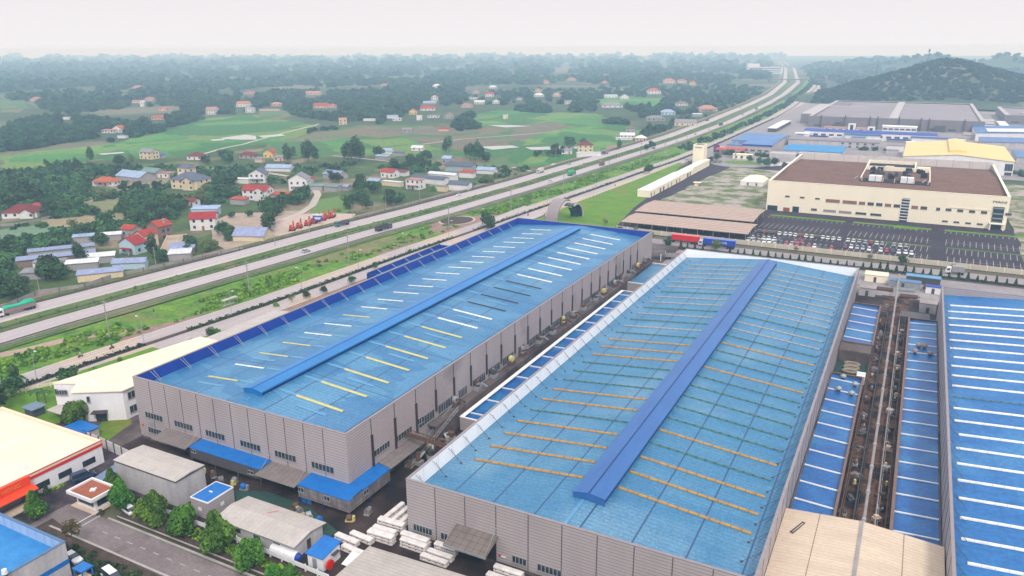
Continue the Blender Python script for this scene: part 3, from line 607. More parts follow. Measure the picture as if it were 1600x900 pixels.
mb = MB(); mb.ext([(0, 6.2), (-4.8, 4.9), (-4.8, 4.75), (0, 6.05)], 'x', 11.0, 19.8); mb.build('grey_canopy', mat('canopy_panels', (0.20,0.165,0.15), (0.15,0.125,0.115), rough=0.6, ns=0.6, lines=[(0,1.4,0.1,0,(0.07,0.055,0.05),0.8),(1,1.3,0.1,0,(0.07,0.055,0.05),0.8)]), t)
mb = MB(); mb.box(11.0, 19.8, -4.86, -4.8, 4.5, 4.92); mb.build('canopy_fascia', mSteel, t)
for x in (11.3, 19.5): mb = MB(); mb.beam((x, -4.4, 5.1), (x, -0.1, 8.2), 0.08); mb.build('canopy_stay', mConc, t)
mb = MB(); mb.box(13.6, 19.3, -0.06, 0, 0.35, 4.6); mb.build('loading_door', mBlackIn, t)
mb = MB(); mb.box(12.0, 12.9, -0.06, 0, 0.35, 2.6); mb.build('door', mWhite, t)
mb = MB(); mb.cyl((20.0,-0.1,2.4),(20.0,-0.02,2.4),0.25,None,10); mb.build('round_sign', mRed, t)
mb = MB(); mb.box(20.4, 21.3, -0.1, -0.02, 2.2, 2.5); mb.build('notice_plate', mWhite, t)

mBrF = plain('brown_fascia', (0.20,0.12,0.10), 0.6)
def annex(name, label, x0, x1, y0, y1, z, zx0, zx1, mr, mw, bars, edge=None, barh=0.35, cat='lean-to', skip_walls=False, barm=None):
    """low mono-pitch building with parapet strip and white cross ribs"""
    t = thing(name, label, cat, (x0, y0, 0)); W = x1-x0; D = y1-y0
    mb = MB(); mb.box(0, W, 0, 0.3, 0.35, z); mb.box(0, W, D-0.3, D, 0.35, z); mb.box(0, 0.3, 0.3, D-0.3, 0.35, z); mb.box(W-0.3, W, 0.3, D-0.3, 0.35, z); mb.build('wall', mw, t)
    mb = MB(); mb.poly([(0.31,0.31,zx0),(W-0.31,0.31,zx1),(W-0.31,D-0.31,zx1),(0.31,D-0.31,zx0)]); mb.build('roof', mr, t)
    if edge:
        mb = MB(); s0, wd = edge
        xa, xb = (-0.1, wd) if s0 < 0 else (W-wd, W+0.1)
        mb.box(xa, xb, 0, D, z, z+0.15); mb.box(xb if s0 < 0 else 0, W if s0 < 0 else xa, 0, 0.45, z, z+0.147); mb.box(xb if s0 < 0 else 0, W if s0 < 0 else xa, D-0.45, D, z, z+0.147)
        mb.build('parapet_strip', mWhiteP if s0 < 0 and wd > 0.6 else mBrF, t)
    if bars:
        n, pad = bars; me = None
        for k in range(n):
            y = pad+(D-2*pad)*k/(n-1)
            if me is None:
                mb = MB(); mb.ext([(0.35, zx0+0.03), (0.35, zx0+barh), (W-0.35, zx1+barh), (W-0.35, zx1+0.03)], 'y', -0.17, 0.17); o = mb.build('roof_rib', barm or mWhite, t); me = o.data; o.location = (0, y, 0)
            else: share('roof_rib', me, t, (0, y, 0))
    return t
annex('side_annex', 'narrow blue annex roof with white kerb and ribs, squeezed between the two biggest sheds', -90.7, -77.42, 146.5, 263, 3.8, 3.2, 3.5, mRoofD, mClad, (14, 4), (-1, 1.0), 0.3)
annex('plant_house', 'square blue roofed block with white rim at the far end between the two biggest sheds', -93.2, -77.42, 272, 303, 4.4, 3.8, 3.8, mRoofB, mClad, None, (-1, 0.7))
annex('side_annex', 'short dark blue annex with four ribs at the far end of the stained alley', -12.85, -3.9, 243, 285, 4.2, 3.9, 3.5, mRoofD, mConcD, (5, 5), (1, 0.4), 0.25)
annex('side_annex', 'long blue annex with two roof domes on the near side of the open machine pit', -12.85, -4.6, 120, 216, 4.2, 3.9, 3.5, mRoofD, mConcD, (13, 4), (1, 0.4), 0.25)
annex('side_annex', 'longest blue annex with white ribs against the deep blue shed', 4.9, 13.4, 118, 276, 4.2, 3.5, 3.9, mRoofD, mConcD, (22, 4), (-1, 0.5), 0.25)

# deep blue shed on the right
t, W, D = big_shed('factory_shed', 'deep blue roofed factory shed with bright white roof lights, cut by the picture edge', 13.55, 77.8, 70, 289, 12.5, 9.7, 12.0, mClad, mRoofC, mClad)
SC = t
sl_ = (12.0-9.7)/(W/2)
def roofz(x): return 9.7+sl_*(x if x < W/2 else W-x)
ang = math.atan(sl_)
mw_ = skylight_mesh(27.5, ang, mWhS, 0.7, 0.3); mg_ = skylight_mesh(27.5, ang, mGreenS, 0.5, 0.14)
for k in range(29):
    y = 9.5+k*7.03
    share('skylight', mg_ if k in (17,) else mw_, t, (1.9 if k % 7 else 2.6, y, roofz(1.9)+0.03), ry=-ang)
mb = MB(); mb.ext([(W/2-2.9,11.4),(W/2-2.9,12.9),(W/2,13.4),(W/2+2.9,12.9),(W/2+2.9,11.4)], 'y', 8, 205); mb.build('ridge_vent', mMonB, t)
for k in range(36):
    y = 2.6+k*5.8; mb = MB(); mb.beam((0.5, y, 12.2), (2.8, y-1.2, roofz(2.8)+0.1), 0.06); mb.beam((0.5, y+1.1, 11.4), (1.9, y+0.4, roofz(1.9)+0.1), 0.06); mb.build('parapet_brace', mSteelD, t)
mb = MB()
for k in range(1, 34): y = k*6.2; mb.box(-0.05, 0, y-0.06, y+0.06, 1.0, 12.4)
mb.build('joint', mJoint, t)

# sand coloured shed in the near gap
t = thing('sand_roofed_shed', 'sand coloured ribbed roof shed filling the near end of the stained alley', 'factory shed', (-12.9, 62, 0))
mb = MB(); mb.box(0, 26.0, 0, 0.3, 0.35, 7.4); mb.box(0, 26.0, 73.4, 73.7, 0.35, 7.4); mb.build('wall', mClad, t)
mb = MB(); mb.ext([(0.0, 7.4), (13.0, 8.5), (26.2, 7.4), (26.2, 7.25), (13.0, 8.35), (0.0, 7.25)], 'y', 0, 74); mb.build('roof', mRoofSand, t)
mb = MB(); mb.box(12.7, 13.3, 0, 74, 8.46, 8.62); mb.build('ridge_cap', mConc, t)
for x in (6.0, 19.9): mb = MB(); z = 7.4+(x if x < 13 else 26.2-x)/13*1.1; mb.box(x-0.05, x+0.05, 0, 74, z+0.01, z+0.06); mb.build('roof_seam', mRut, t)
mb = MB(); mb.c, mb.s = math.cos(-0.35), math.sin(-0.35); mb.o = (-10.2, 130.0, 7.66); mb.box(-0.08, 0.08, -2.2, 2.2, 0, 0.12); mb.box(0.35, 0.5, -2.2, 2.2, 0, 0.12); mb.box(-0.08, 0.5, 2.05, 2.2, 0.12, 0.2); mb.box(-0.08, 0.5, -2.2, -2.05, 0.12, 0.2)
tag(mb.build('roof_ladder', mBronze), 'dark ladder lying on the sand coloured roof', 'ladder')

# pipeline down the alley
t = thing('overhead_pipeline', 'pale pipe on posts running down the middle of the stained alley', 'pipeline', (0.4, 134, 0))
for k in range(18):
    y = k*11; mb = MB(); mb.cyl((0, y, 3.7), (0, y+10.2, 3.7), 0.32, None, 8); mb.build('pipe_length', mConc, t)
    mb = MB(); mb.cyl((0, y+10.2, 3.7), (0, y+11, 3.7), 0.46, None, 8); mb.build('flange', mSteel, t)
    mb = MB(); mb.box(-0.12, 0.12, y+5.0, y+5.24, 0.35, 3.4); mb.build('post', mSteelD, t)

# grey steel roof shed and cream office behind the royal blue parapet
t = thing('office_block', 'white two storey office with cream sheet roof, left of the big mauve shed', 'office building', (-180.5, 108, 0), 0)
mb = MB(); Hh = 8.4
foot = [(2.4,-0.2),(12.6,5.0),(12.6,39.0),(-2.0,39.0),(-7.8,1.2),(-2.4,3.2)]
mb.prism([(-7.6,-0.6),(-2.2,2.4),(1.6,-1.8),(11.6,4.8),(11.6,40),(-0.5,40)], 0.3, Hh); mb.build('wall', mWallWhite, t)
mb = MB(); z0 = Hh
mb.prism([(-8.0,-0.9),(-2.2,2.0),(1.6,-2.3),(12.2,4.4),(12.2,40.4),(-1.0,40.4)], Hh, Hh+0.25); mb.build('roof', mRoofCream, t)
window(t, -5.6, -0.05, 6.3, 2.6, 1.2, 4, R_(28)); window(t, -7.0, -0.6, 6.4, 0.7, 1.5, 1, R_(28)); window(t, 4.9, -0.05, 6.6, 0.7, 1.5, 1, R_(33))
window(t, 11.65, 7.0, 6.4, 2.0, 1.8, 2, R_(90)); window(t, 11.65, 7.0, 2.6, 2.0, 1.8, 2, R_(90))
mb = MB(R_(33), (6.8,1.4,0)); mb.box(-1.7, 1.7, -2.0, 0, 3.2, 3.4); mb.build('door_canopy', mBronze, t)
mb = MB(R_(33), (6.8,1.4,0)); mb.box(-1.3, 1.3, -0.12, 0.1, 0.4, 3.0); mb.build('door', mGlass, t)
mb = MB(); mb.prism([(-2.3,2.3),(-0.9,1.2),(-0.5,0.8),(-1.9,2.0)], 0.4, 7.8); mb.build('tall_window', mGlass, t)
t = thing('grey_roofed_store', 'low store with plain pale grey roof behind the royal blue parapet', 'store building', (-184.5, 153, 0))
mb = MB(); mb.box(0, 20, 0, 29, 0.3, 6.0); mb.build('wall', plain('dark_green_wall', (0.09,0.11,0.11)), t)
mb = MB(); mb.ext([(-0.6,6.0),(10,6.9),(20.6,6.0),(20.6,5.85),(10,6.75),(-0.6,5.85)], 'y', -0.5, 29.5); mb.build('roof', mRoofGrey, t)

for k, (x, y) in enumerate(((-134,103.2),(-131,102.6),(-127.5,103.0),(-124.5,102.4),(-121.5,103.2),(-117.8,102.4),(-103,101.6),(-101,101.0),(-98.4,100.6),(-95.2,100.2),(-90.4,103.5),(-88.6,107.0))):
    t = thing('machine_part', f"oily machine part on the floor before the lean-to skirts, {['first','second','third','fourth','fifth','sixth','seventh','eighth','ninth','tenth','eleventh','last'][k]} along the wall", 'machine part', (x, y, .37), k*1.3, 'machine parts before the lean-to skirts')
    mb = MB(); mb.cyl((-.5,0,.7),(.5,0,.7),.65,None,12); mb.build('drum', [mSteel,mCanB,mRust,mPanel][k % 4], t); mb = MB(); mb.box(-.8,.8,-.6,.6,0,.25); mb.box(.6,1.1,-.3,.3,0,1.1); mb.build('frame', [mSteelD,mYelA,mSteel][k % 3], t)
ORDS = ['first','second','third','fourth','fifth','sixth','seventh','eighth','ninth','tenth','eleventh','twelfth','thirteenth','fourteenth','fifteenth','sixteenth']

# ---------------- left-hand site buildings ----------------
def text(body, size, parent, loc, rot, m, ext=0.05, name='lettering', sx=1.0):
    cu = bpy.data.curves.new(name, 'FONT'); cu.body = body; cu.size = size; cu.extrude = ext; cu.align_x = 'CENTER'; cu.align_y = 'CENTER'; cu.resolution_u = 2
    cu.materials.append(m); q = bpy.data.objects.new(name, cu); COL.objects.link(q); bpy.context.view_layer.update()
    me = bpy.data.meshes.new_from_object(q.evaluated_get(bpy.context.evaluated_depsgraph_get())); bpy.data.objects.remove(q)
    if not me.materials: me.materials.append(m)
    o = bpy.data.objects.new(name, me); COL.objects.link(o); o.parent = parent; o.location = loc; o.rotation_euler = rot; o.scale = (sx, 1, 1); return o
# showroom with red band
t = thing('showroom', 'cream roofed low showroom with red band and red orange entrance portal', 'showroom', (-192, 71, 0)); W, D = 37.2, 25.3
mb = MB(); mb.box(0, W, 0, D, 0.3, 5.3); mb.build('wall', mWallWhite, t)
mb = MB(); mb.box(0.5, W-0.5, 0.5, D-0.5, 5.3, 5.42); mb.build('roof', mRoofCream, t)
mb = MB(); a = 0.45
for x0_, x1_, y0_, y1_ in ((-0.1,W+0.1,-0.1,a),(-0.1,W+0.1,D-a,D+0.1),(-0.1,a,a,D-a),(W-a,W+0.1,a,D-a)): mb.box(x0_, x1_, y0_, y1_, 5.3, 5.95 if True else 0)
mb.build('parapet', mRoofCream, t)
mb = MB(); mb.box(W+0.1, W+0.16, 8.6, D+0.16, 4.55, 5.15); mb.box(W+0.1, W+0.16, 8.6, D+0.16, 5.72, 5.97); mb.box(-0.16, W+0.1, D+0.1, D+0.16, 4.55, 5.97); mb.build('red_band', mRed, t)
for y in (11.2, 16.2, 21.8): mb = MB(); mb.box(W, W+0.07, y-1.5, y+1.5, 1.5, 2.9); mb.build('window', mGlass, t)
mb = MB(); mb.box(W, W+0.9, -4, 8.5, 3.7, 6.0); mb.box(W, W+0.9, 6.9, 8.5, 0.3, 3.7); mb.box(W, W+0.9, -4, -2, 0.3, 3.7); mb.ext([(W+0.9,4.0),(W+2.6,3.4),(W+2.6,3.2),(W+0.9,3.6)], 'y', -4, 8.9); mb.build('entrance_portal', mOrange, t)
mb = MB(); mb.box(W, W+0.3, -2, 6.9, 0.5, 3.6); mb.build('glazed_front', mGlass, t)
mb = MB(); mb.box(W+0.3, W+3.2, -2.4, 7.4, 0.3, 0.55); mb.build('step', mRoofSand, t)
text('ANH HONG', 1.25, t, (W+0.93, 3.0, 4.95), (R_(90), 0, R_(90)), plain('sign_orange', (0.85,0.25,0.05)), 0.03)
mb = MB(); 
for x, y, s_ in ((8,12,0.5),(10.5,10.5,0.4),(13,9.4,0.6),(15.5,8.6,0.35),(17,8.2,0.5)): mb.cbox(x, y, 5.42, s_, s_*0.6, 0.12)
# guard house
t = thing('guard_house', 'small white guard house with red brown flat roof by the estate road', 'guard house', (-144.4, 82.2, 0.35))
mb = MB(); mb.box(0.3, 6.1, 0.3, 4.1, 0.15, 3.0); mb.build('wall', mWallWhite, t)
mb = MB(); a = 0.35; 
for b_ in ((-0.9,7.0,-0.9,-0.9+a),(-0.9,7.0,5.0-a,5.0),(-0.9,-0.9+a,-0.9+a,5.0-a),(7.0-a,7.0,-0.9+a,5.0-a)): mb.box(*b_, 2.9, 3.6)
mb.build('roof_rim', mWhite, t)
mb = MB(); mb.box(-0.5, 6.6, -0.5, 4.6, 3.0, 3.2); mb.build('roof', plain('terracotta_deck', (0.33,0.10,0.055), 0.8, fine=(2,0.12)), t)
mb = MB(); mb.box(2.9, 4.0, 1.8, 2.3, 3.2, 3.6); mb.box(3.2, 3.5, 1.4, 2.9, 3.2, 3.5); mb.build('rooftop_unit', mWhite, t)
mb = MB(); mb.box(0.8, 5.6, 0.24, 0.3, 0.9, 2.2); mb.box(6.1, 6.16, 0.8, 3.6, 0.9, 2.2); mb.build('window', mGlass, t)
mb = MB(); mb.box(-0.6, 6.9, -0.7, 4.4, 0.0, 0.15); mb.build('plinth', mRoofSand, t)
# blue roofed corner building
t = thing('workshop', 'blue roofed workshop with pale blue parapet and blue band, cut by the lower left corner', 'workshop', (-170, 38, 0)); W, D, H = 46.5, 29.3, 7.6
mPB = mat('pale_blue_parapet', (0.40,0.52,0.72), (0.28,0.42,0.66), rough=0.5, ns=1.2, stretch=(1,1,0.2), lines=[(0,2.4,0.12,0,(0.10,0.17,0.35),0.8)])
mb = MB(); 
for b_ in ((0,W,D-0.3,D),(W-0.3,W,0,D-0.3),(0,0.3,0,D-0.3)): mb.box(*b_, 0.3, H)
mb.build('wall', mWallGrey, t)
mb = MB(); mb.box(0.3, W-0.3, D-0.36, D-0.3, 5.3, H-0.02); mb.build('parapet_lining', mPB, t)
mb = MB(); mb.box(-0.1, W+0.1, D-0.42, D+0.1, H, H+0.12); mb.box(W-0.42, W+0.1, 0, D-0.42, H, H+0.117); mb.build('parapet_cap', plain('blue_grey_cap', (0.10,0.18,0.33)), t)
mb = MB(); mb.box(0.31, W-0.31, 0, D-0.37, 5.3, 5.5); mb.build('roof', mat('blue_roof_stained', (0.03,0.24,0.56), (0.02,0.18,0.46), rough=0.5, ns=0.4, fine=(2,0.12), c3=(0.04,0.07,0.11), n3=0.1, t3=(0.6,0.75)), t)
mb = MB(); mb.box(W, W+0.06, 0.5, D, 3.3, 4.2); mb.build('blue_band', mCanB, t)
for y in (25.2-4, 14): window(t, W+0.02, y, 3.0, 4.4, 1.3, 4, R_(90))
mb = MB(); mb.cyl((W+0.35, D-10.5, 0.3),(W+0.35, D-10.5, H+0.7), 0.32, None, 8); mb.build('flue', mSteelD, t); mb = MB(); mb.cyl((W+0.35, D-10.5, H+0.7),(W+0.35, D-10.5, H+1.5), 0.5, 0.4, 8); mb.build('flue_cap', mWhite, t)
# plain warehouse
t = thing('plain_store', 'windowless streaked pale store with light grey flat roof behind the street trees', 'store building', (-143.4, 91.3, 0)); W, D = 18.9, 7.2
mb = MB(); mb.box(0, W, 0, D, 0.3, 6.3); mb.build('wall', mWallGrey, t)
mb = MB(); mb.ext([(-0.15,6.2),(D/2,6.55),(D+0.15,6.2),(D+0.15,6.42),(D/2,6.77),(-0.15,6.42)], 'x', -0.15, W+0.15); mb.build('roof', mRoofGrey, t)
mb = MB(); mb.box(-0.18, W+0.18, -0.2, -0.15, 6.15, 6.4); mb.box(W+0.15, W+0.2, -0.1, D+0.1, 6.15, 6.4); mb.build('eaves_trim', mSteelD, t)
# small blue roofed store
t = thing('blue_topped_store', 'small grey ribbed store with flat blue roof between the plain store and the low shed', 'store building', (-120.2, 90.9, 0)); W, D = 4.9, 6.6
mb = MB(); mb.box(0, W, 0, D, 0.3, 4.1); mb.build('wall', mClad, t)
mb = MB(); mb.box(0.15, W-0.15, 0.15, D-0.15, 4.1, 4.25); mb.build('roof', mCanB, t)
mb = MB()
for b_ in ((-0.05,W+0.05,-0.05,0.15),(-0.05,W+0.05,D-0.15,D+0.05),(-0.05,0.15,0.15,D-0.15),(W-0.15,W+0.05,0.15,D-0.15)): mb.box(*b_, 4.05, 4.32)
mb.build('roof_rim', mWhite, t)
mb = MB(); mb.box(1.8,2.6,3.1,3.4,4.25,4.4); mb.build('roof_hatch', mWhite, t); mb = MB(); mb.box(W,W+0.05,3.0,3.9,1.9,2.6); mb.build('vent_plate', mWhite, t); mb = MB(); mb.box(2.0,2.9,-0.05,0,1.9,2.6); mb.build('vent_plate', mWhite, t)
# low shed
t = thing('low_shed', 'low shed with wide pale grey roof and peeling walls behind the white fence', 'shed', (-110.6, 89.2, 0)); W, D = 19.2, 7.6
mb = MB(); mb.box(0, W, 0, D, 0.3, 3.4); mb.build('wall', mWallGrey, t)
mb = MB(); mb.ext([(-0.6,3.3),(D/2,4.0),(D+0.6,3.3),(D+0.6,3.45),(D/2,4.15),(-0.6,3.45)], 'x', -0.5, W+0.5); mb.build('roof', mRoofGrey, t)
mb = MB(); mb.box(W,W+0.05,3.2,4.2,0.4,2.5); mb.build('door', mConcD, t)
for x in (4, 9, 14): mb = MB(); mb.box(x,x+1.6,-0.05,0,1.6,2.5); mb.build('window', mGlass, t)
mb = MB(); mb.cyl((3.5,1.0,3.7),(9.5,6.4,4.05),0.05,None,4); mb.build('hose', mRed, t)
# white hut
t = thing('white_hut', 'little white hut with bright blue ribbed roof and a red disc on its side', 'hut', (-88.1, 88.9, 0.35)); W, D = 3.6, 4.6
mb = MB(); mb.box(0, W, 0, D, 0, 2.8); mb.build('wall', mWallWhite, t)
mb = MB(); mb.ext([(-0.4,2.75),(D+0.4,3.3),(D+0.4,3.4),(-0.4,2.87)], 'x', -0.25, W+0.3); mb.build('roof', mCanB, t)
mb = MB(); mb.box(1.1,2.1,-0.05,0,0,2.1); mb.build('door', mSteel, t); mb = MB(); mb.box(W,W+0.7,2.1,3.9,2.1,2.2); mb.build('awning', mSteelD, t)
mb = MB(); mb.cyl((W+0.5,0.9,1.1),(W+0.9,0.9,1.1),0.95,None,16); tag(mb.build('hose_reel', mRed), 'round red disc beside the little white hut', 'reel').location = (-88.1, 88.9, 0.35)
# grey roofed store in the foreground
t = thing('ribbed_roof_store', 'store with wide pale ribbed grey roof at the lower edge before the panel stacks', 'store building', (-78.0, 66, 0)); W, D = 24, 28
mb = MB(); mb.box(0, W, 0, D, 0.3, 4.2); mb.build('wall', mWallGrey, t)
mb = MB(); mb.ext([(-0.3,4.1),(W+0.4,5.0),(W+0.4,5.15),(-0.3,4.25)], 'y', -0.3, D+0.4); mb.build('roof', mat('ribbed_pale_roof', (0.46,0.41,0.375), (0.38,0.335,0.31), rough=0.6, ns=0.3, lines=[(1,0.8,0.14,0,(0.28,0.25,0.235),0.6)], fine=(2,0.07)), t)
# small blue topped store near the fence wall; kiosk; open grey shelter; blue-grey lean sheet
t = thing('blue_topped_store', 'small bright blue roofed store beside the long white wall', 'store building', (-174.2, 100.2, 0)); mb = MB(); mb.box(0,7,0,3.8,0.3,2.7); mb.build('wall', mWallGrey, t); mb = MB(); mb.box(-0.3,7.3,-0.3,4.1,2.7,2.9); mb.build('roof', mCanB, t)
t = thing('garden_kiosk', 'tiny grey roofed kiosk behind the cream showroom', 'kiosk', (-194.5, 102.6, 0)); mb = MB(); mb.box(0,3.6,0,3,0.3,2.5); mb.build('wall', plain('dark_teal_wall',(0.06,0.08,0.10)), t); mb = MB(); mb.prism([(-0.5,-0.5),(4.1,-0.5),(4.1,3.5),(-0.5,3.5)],2.5,2.7); mb.build('roof', plain('slate_blue_sheet',(0.16,0.22,0.30)), t)
t = thing('grey_shelter', 'low grey flat shelter beside the white office', 'shelter', (-187.8, 104.2, 0)); mb = MB(); mb.box(0,6.4,0,4.4,2.5,2.65); mb.build('roof', mRoofGrey, t)
for x, y in ((0.3,0.3),(6.1,0.3),(0.3,4.1),(6.1,4.1)): mb = MB(); mb.cyl((x,y,0.3),(x,y,2.5),0.08); mb.build('post', mSteel, t)
t = thing('sheet_lean_to', 'sloping blue grey translucent sheet lean-to against the plain store', 'lean-to', (-147.4, 86.4, 0)); mb = MB(); mb.poly([(0.5,0,2.3),(4.0,0,2.9),(4.0,12.5,2.9),(-2.2,12.5,2.3)]); mb.build('roof', mat('blue_grey_sheet',(0.17,0.25,0.38),(0.13,0.19,0.30), rough=0.5, ns=0.5, lines=[(1,1.5,0.08,0,(0.08,0.12,0.2),0.6)]), t)
for x, y in ((0.7,0.2),(3.6,0.2),(-2.0,12.2),(3.6,12.2)): mb = MB(); mb.cyl((x,y,0.3),(x,y,2.35),0.07); mb.build('post', mSteel, t)

# ---------------- fences ----------------
def fence(label, line, h, m, step, px=False, name='fence', mp=None, base=0.3, solid=True, rails=2, th=0.12):
    P = [G(*p) if px else Vector((p[0], p[1], 0)) for p in line]; t = thing(name, label, 'fence' if not solid else 'wall', (P[0].x, P[0].y, 0))
    mb = MB(); o = P[0]
    for k in range(len(P)-1):
        d = (P[k+1]-P[k]); a = math.atan2(d.y, d.x); L = d.length; mb.c, mb.s, mb.o = math.cos(a), math.sin(a), ((P[k]-o).x, (P[k]-o).y, 0)
        if solid: mb.box(0, L, -th/2, th/2, base, base+h)
        else:
            for j in range(rails): z = base+h*(0.35+0.55*j/max(1, rails-1)); mb.box(0, L, -0.04, 0.04, z, z+0.12)
    mb.build('rail' if not solid else 'wall_panel', m, t)
    me = MB().cbox(0, 0, base, 0.22 if not solid else th+0.22, 0.22 if not solid else th+0.22, h+0.15).build('post', mp or m); md = me.data; bpy.data.objects.remove(me)
    n = 0
    for x, y, a in along([(p.x, p.y) for p in P], 0, step, 99):
        share('post', md, t, (x-o.x, y-o.y, 0), a); n += 1
    return t
fence('long white panelled wall between the showroom and the side yard', [(-168.5,101),(-160.3,100.5),(-149.9,99.4),(-143.6,99.0)], 2.6, mat('white_wall_panels',(0.66,0.64,0.64),(0.55,0.53,0.53), rough=0.7, ns=0.5, fine=(1,0.06)), 3.1, mp=mSteelD)
fence('white slatted fence behind the street trees', [(-128,88.3),(-110,88.2),(-82,87.2),(-79,84.5)], 1.5, mWhite, 2.9, solid=False, rails=5)
fence('cream railing fence around the office lawn', [(-212,103),(-205,117),(-196,130),(-190,139)], 1.6, mRoofCream, 3, solid=False, rails=5)
fence('long cream perimeter wall along the parking lot', [(-132,371.5),(-110,369.5),(-70,368.5),(80,367)], 2.3, mat('cream_wall_panels',(0.58,0.53,0.43),(0.50,0.45,0.37), rough=0.8, ns=0.3), 6.1, mp=mRoofCream)
fence('cream railing between the factory lawn and the service road', [(-178.8,385),(-178.5,430),(-175,500),(-172,560),(-170,618)], 1.7, mRoofCream, 5, solid=False, rails=4)
fence('grey boundary rail along the near carriageway', [(near_c[k][0]+8.5, near_c[k][1]) for k in range(0, 9)], 1.2, mConc, 6.5, solid=False, rails=2)
fence('low rail along the far carriageway before the village', [(far_c[k][0]-8.4, far_c[k][1]) for k in range(0, 9)], 1.1, mConcD, 6.5, solid=False, rails=2)
fence('dark wire line down the middle of the highway verge', [(far_c[k][0]+12.4, far_c[k][1]) for k in range(0, 9)], 1.0, mSteelD, 6.5, solid=False, rails=1, base=0.5)

# ---------------- the cream factory ----------------
t = thing('cream_factory', 'huge cream factory with brown flat roof behind the parking lot', 'factory', (-73, 459, 0)); W, D, H = 118.3, 126, 17.3
mb = MB(); mb.box(0,W,0,0.5,0.35,H); mb.box(0,W,D-0.5,D,0.35,H); mb.box(0,0.5,0.5,D-0.5,0.35,H); mb.box(W-0.5,W,0.5,D-0.5,0.35,H); mb.build('wall', mWallCream, t)
mb = MB(); xm = D*0.55; mb.poly([(0.51,0.51,15.6),(W-0.51,0.51,15.6),(W-0.51,xm,16.6),(0.51,xm,16.6)]); mb.poly([(0.51,xm,16.6),(W-0.51,xm,16.6),(W-0.51,D-0.51,14.2),(0.51,D-0.51,14.2)]); mb.build('roof', mBrownRoof, t)
mb = MB(); mb.box(0.5,W-0.5,D-0.56,D-0.5,13.8,H+1.6); mb.box(0.5,0.56,0.5,D-0.5,13.8,H-0.02); mb.box(W-0.56,W-0.5,0.5,D-0.5,13.8,H-0.02); mb.build('parapet_lining', mat('pale_lining',(0.62,0.58,0.57),(0.55,0.51,0.5), rough=0.6, ns=0.2, lines=[(0,9.5,0.3,0,(0.3,0.26,0.25),0.7)]), t)
mb = MB()
mb.box(-0.1,W+0.1,-0.1,0.9,H,H+0.15); mb.box(-0.1,1.2,0.9,D,H,H+0.147); mb.box(W-1.2,W+0.1,0.9,D,H,H+0.147); mb.build('parapet_cap', mWallCream, t)
for x0_, x1_ in ((9.9,12.3),(17.9,20.3),(26,28.4)): window(t, (x0_+x1_)/2, -0.02, 9.1, 2.4, 0.8, 2)
mBrW = plain('bronze_blind', (0.30,0.12,0.05), 0.4)
for x0_, x1_ in ((31.5,39),(40.3,47.6)): window(t, (x0_+x1_)/2, -0.02, 8.5, 7.2, 1.7, 6, gl=mBrW)
for k in range(8): window(t, 50.2+k*4.3, -0.02, 8.5, 3.1, 1.6, 3, gl=mBrW if k % 3 == 0 else mGlass)
window(t, 87.5-0.5, -0.02, 8.5, 1.8, 1.5, 2)
for k in range(6): window(t, 95.5+k*3.4-13+10*0, -0.02, 9.0, 2.6, 1.2, 2) if False else None
for k in range(6): window(t, 97.2-12+0.6+k*5.35+6, -0.02, 8.6, 2.7, 1.3, 3)
for x0_, x1_ in ((24.5,27.5),(31,37.5),(39,45.5),(47.5,53),(55,60.5)): window(t, (x0_+x1_)/2, -0.02, 2.8, x1_-x0_, 1.2, 4, gl=mConc if x0_ in (31,39) else mGlass)
for k in range(5): window(t, 91+k*5.3, -0.02, 2.4, 2.6, 0.8, 2)
mb = MB(); mb.box(0.7,6.3,-0.08,0,0.4,3.2); mb.box(14.5,18.0,-0.08,0,0.4,3.6); mb.build('entrance_door', mGlass, t)
mb = MB(); mb.box(9.5,13,-0.08,0,0.4,2.6); mb.build('entrance_door', mBrW, t)
mb = MB(); mb.box(69.5,73.2,-0.3,0,0.4,13.0); mb.build('stair_glazing', mGlass, t)
for k in range(8): mb = MB(); mb.box(69.4,73.3,-0.42,-0.3,1.2+k*1.6,1.6+k*1.6); mb.build('transom', mWallWhite, t)
mb = MB(); mb.box(111.6,116.4,-0.3,0,0.4,12.0); mb.build('corner_glazing', mGlass, t)
for z in (3.6,5.7,8.1,10.9): mb = MB(); mb.box(111.3,116.7,-0.45,-0.3,z,z+0.7); mb.build('transom', plain('grey_green_glazing_bar',(0.22,0.27,0.28)), t)
mb = MB(); mb.box(110.8,117.6,-3.2,0,3.4,3.8); mb.build('porch_roof', mWallCream, t)
for x in (111.2,117.2): mb = MB(); mb.box(x-0.25,x+0.25,-3.0,-2.5,0.35,3.4); mb.build('porch_column', mWallCream, t)
mb = MB(); mb.box(92,114,-0.25,0,9.7,10.0); mb.build('string_course', mRoofCream, t)
text('MANI', 1.7, t, (114.0,-0.1,14.4), (R_(90),0,0), mBlackPaint, 0.08, sx=1.5)
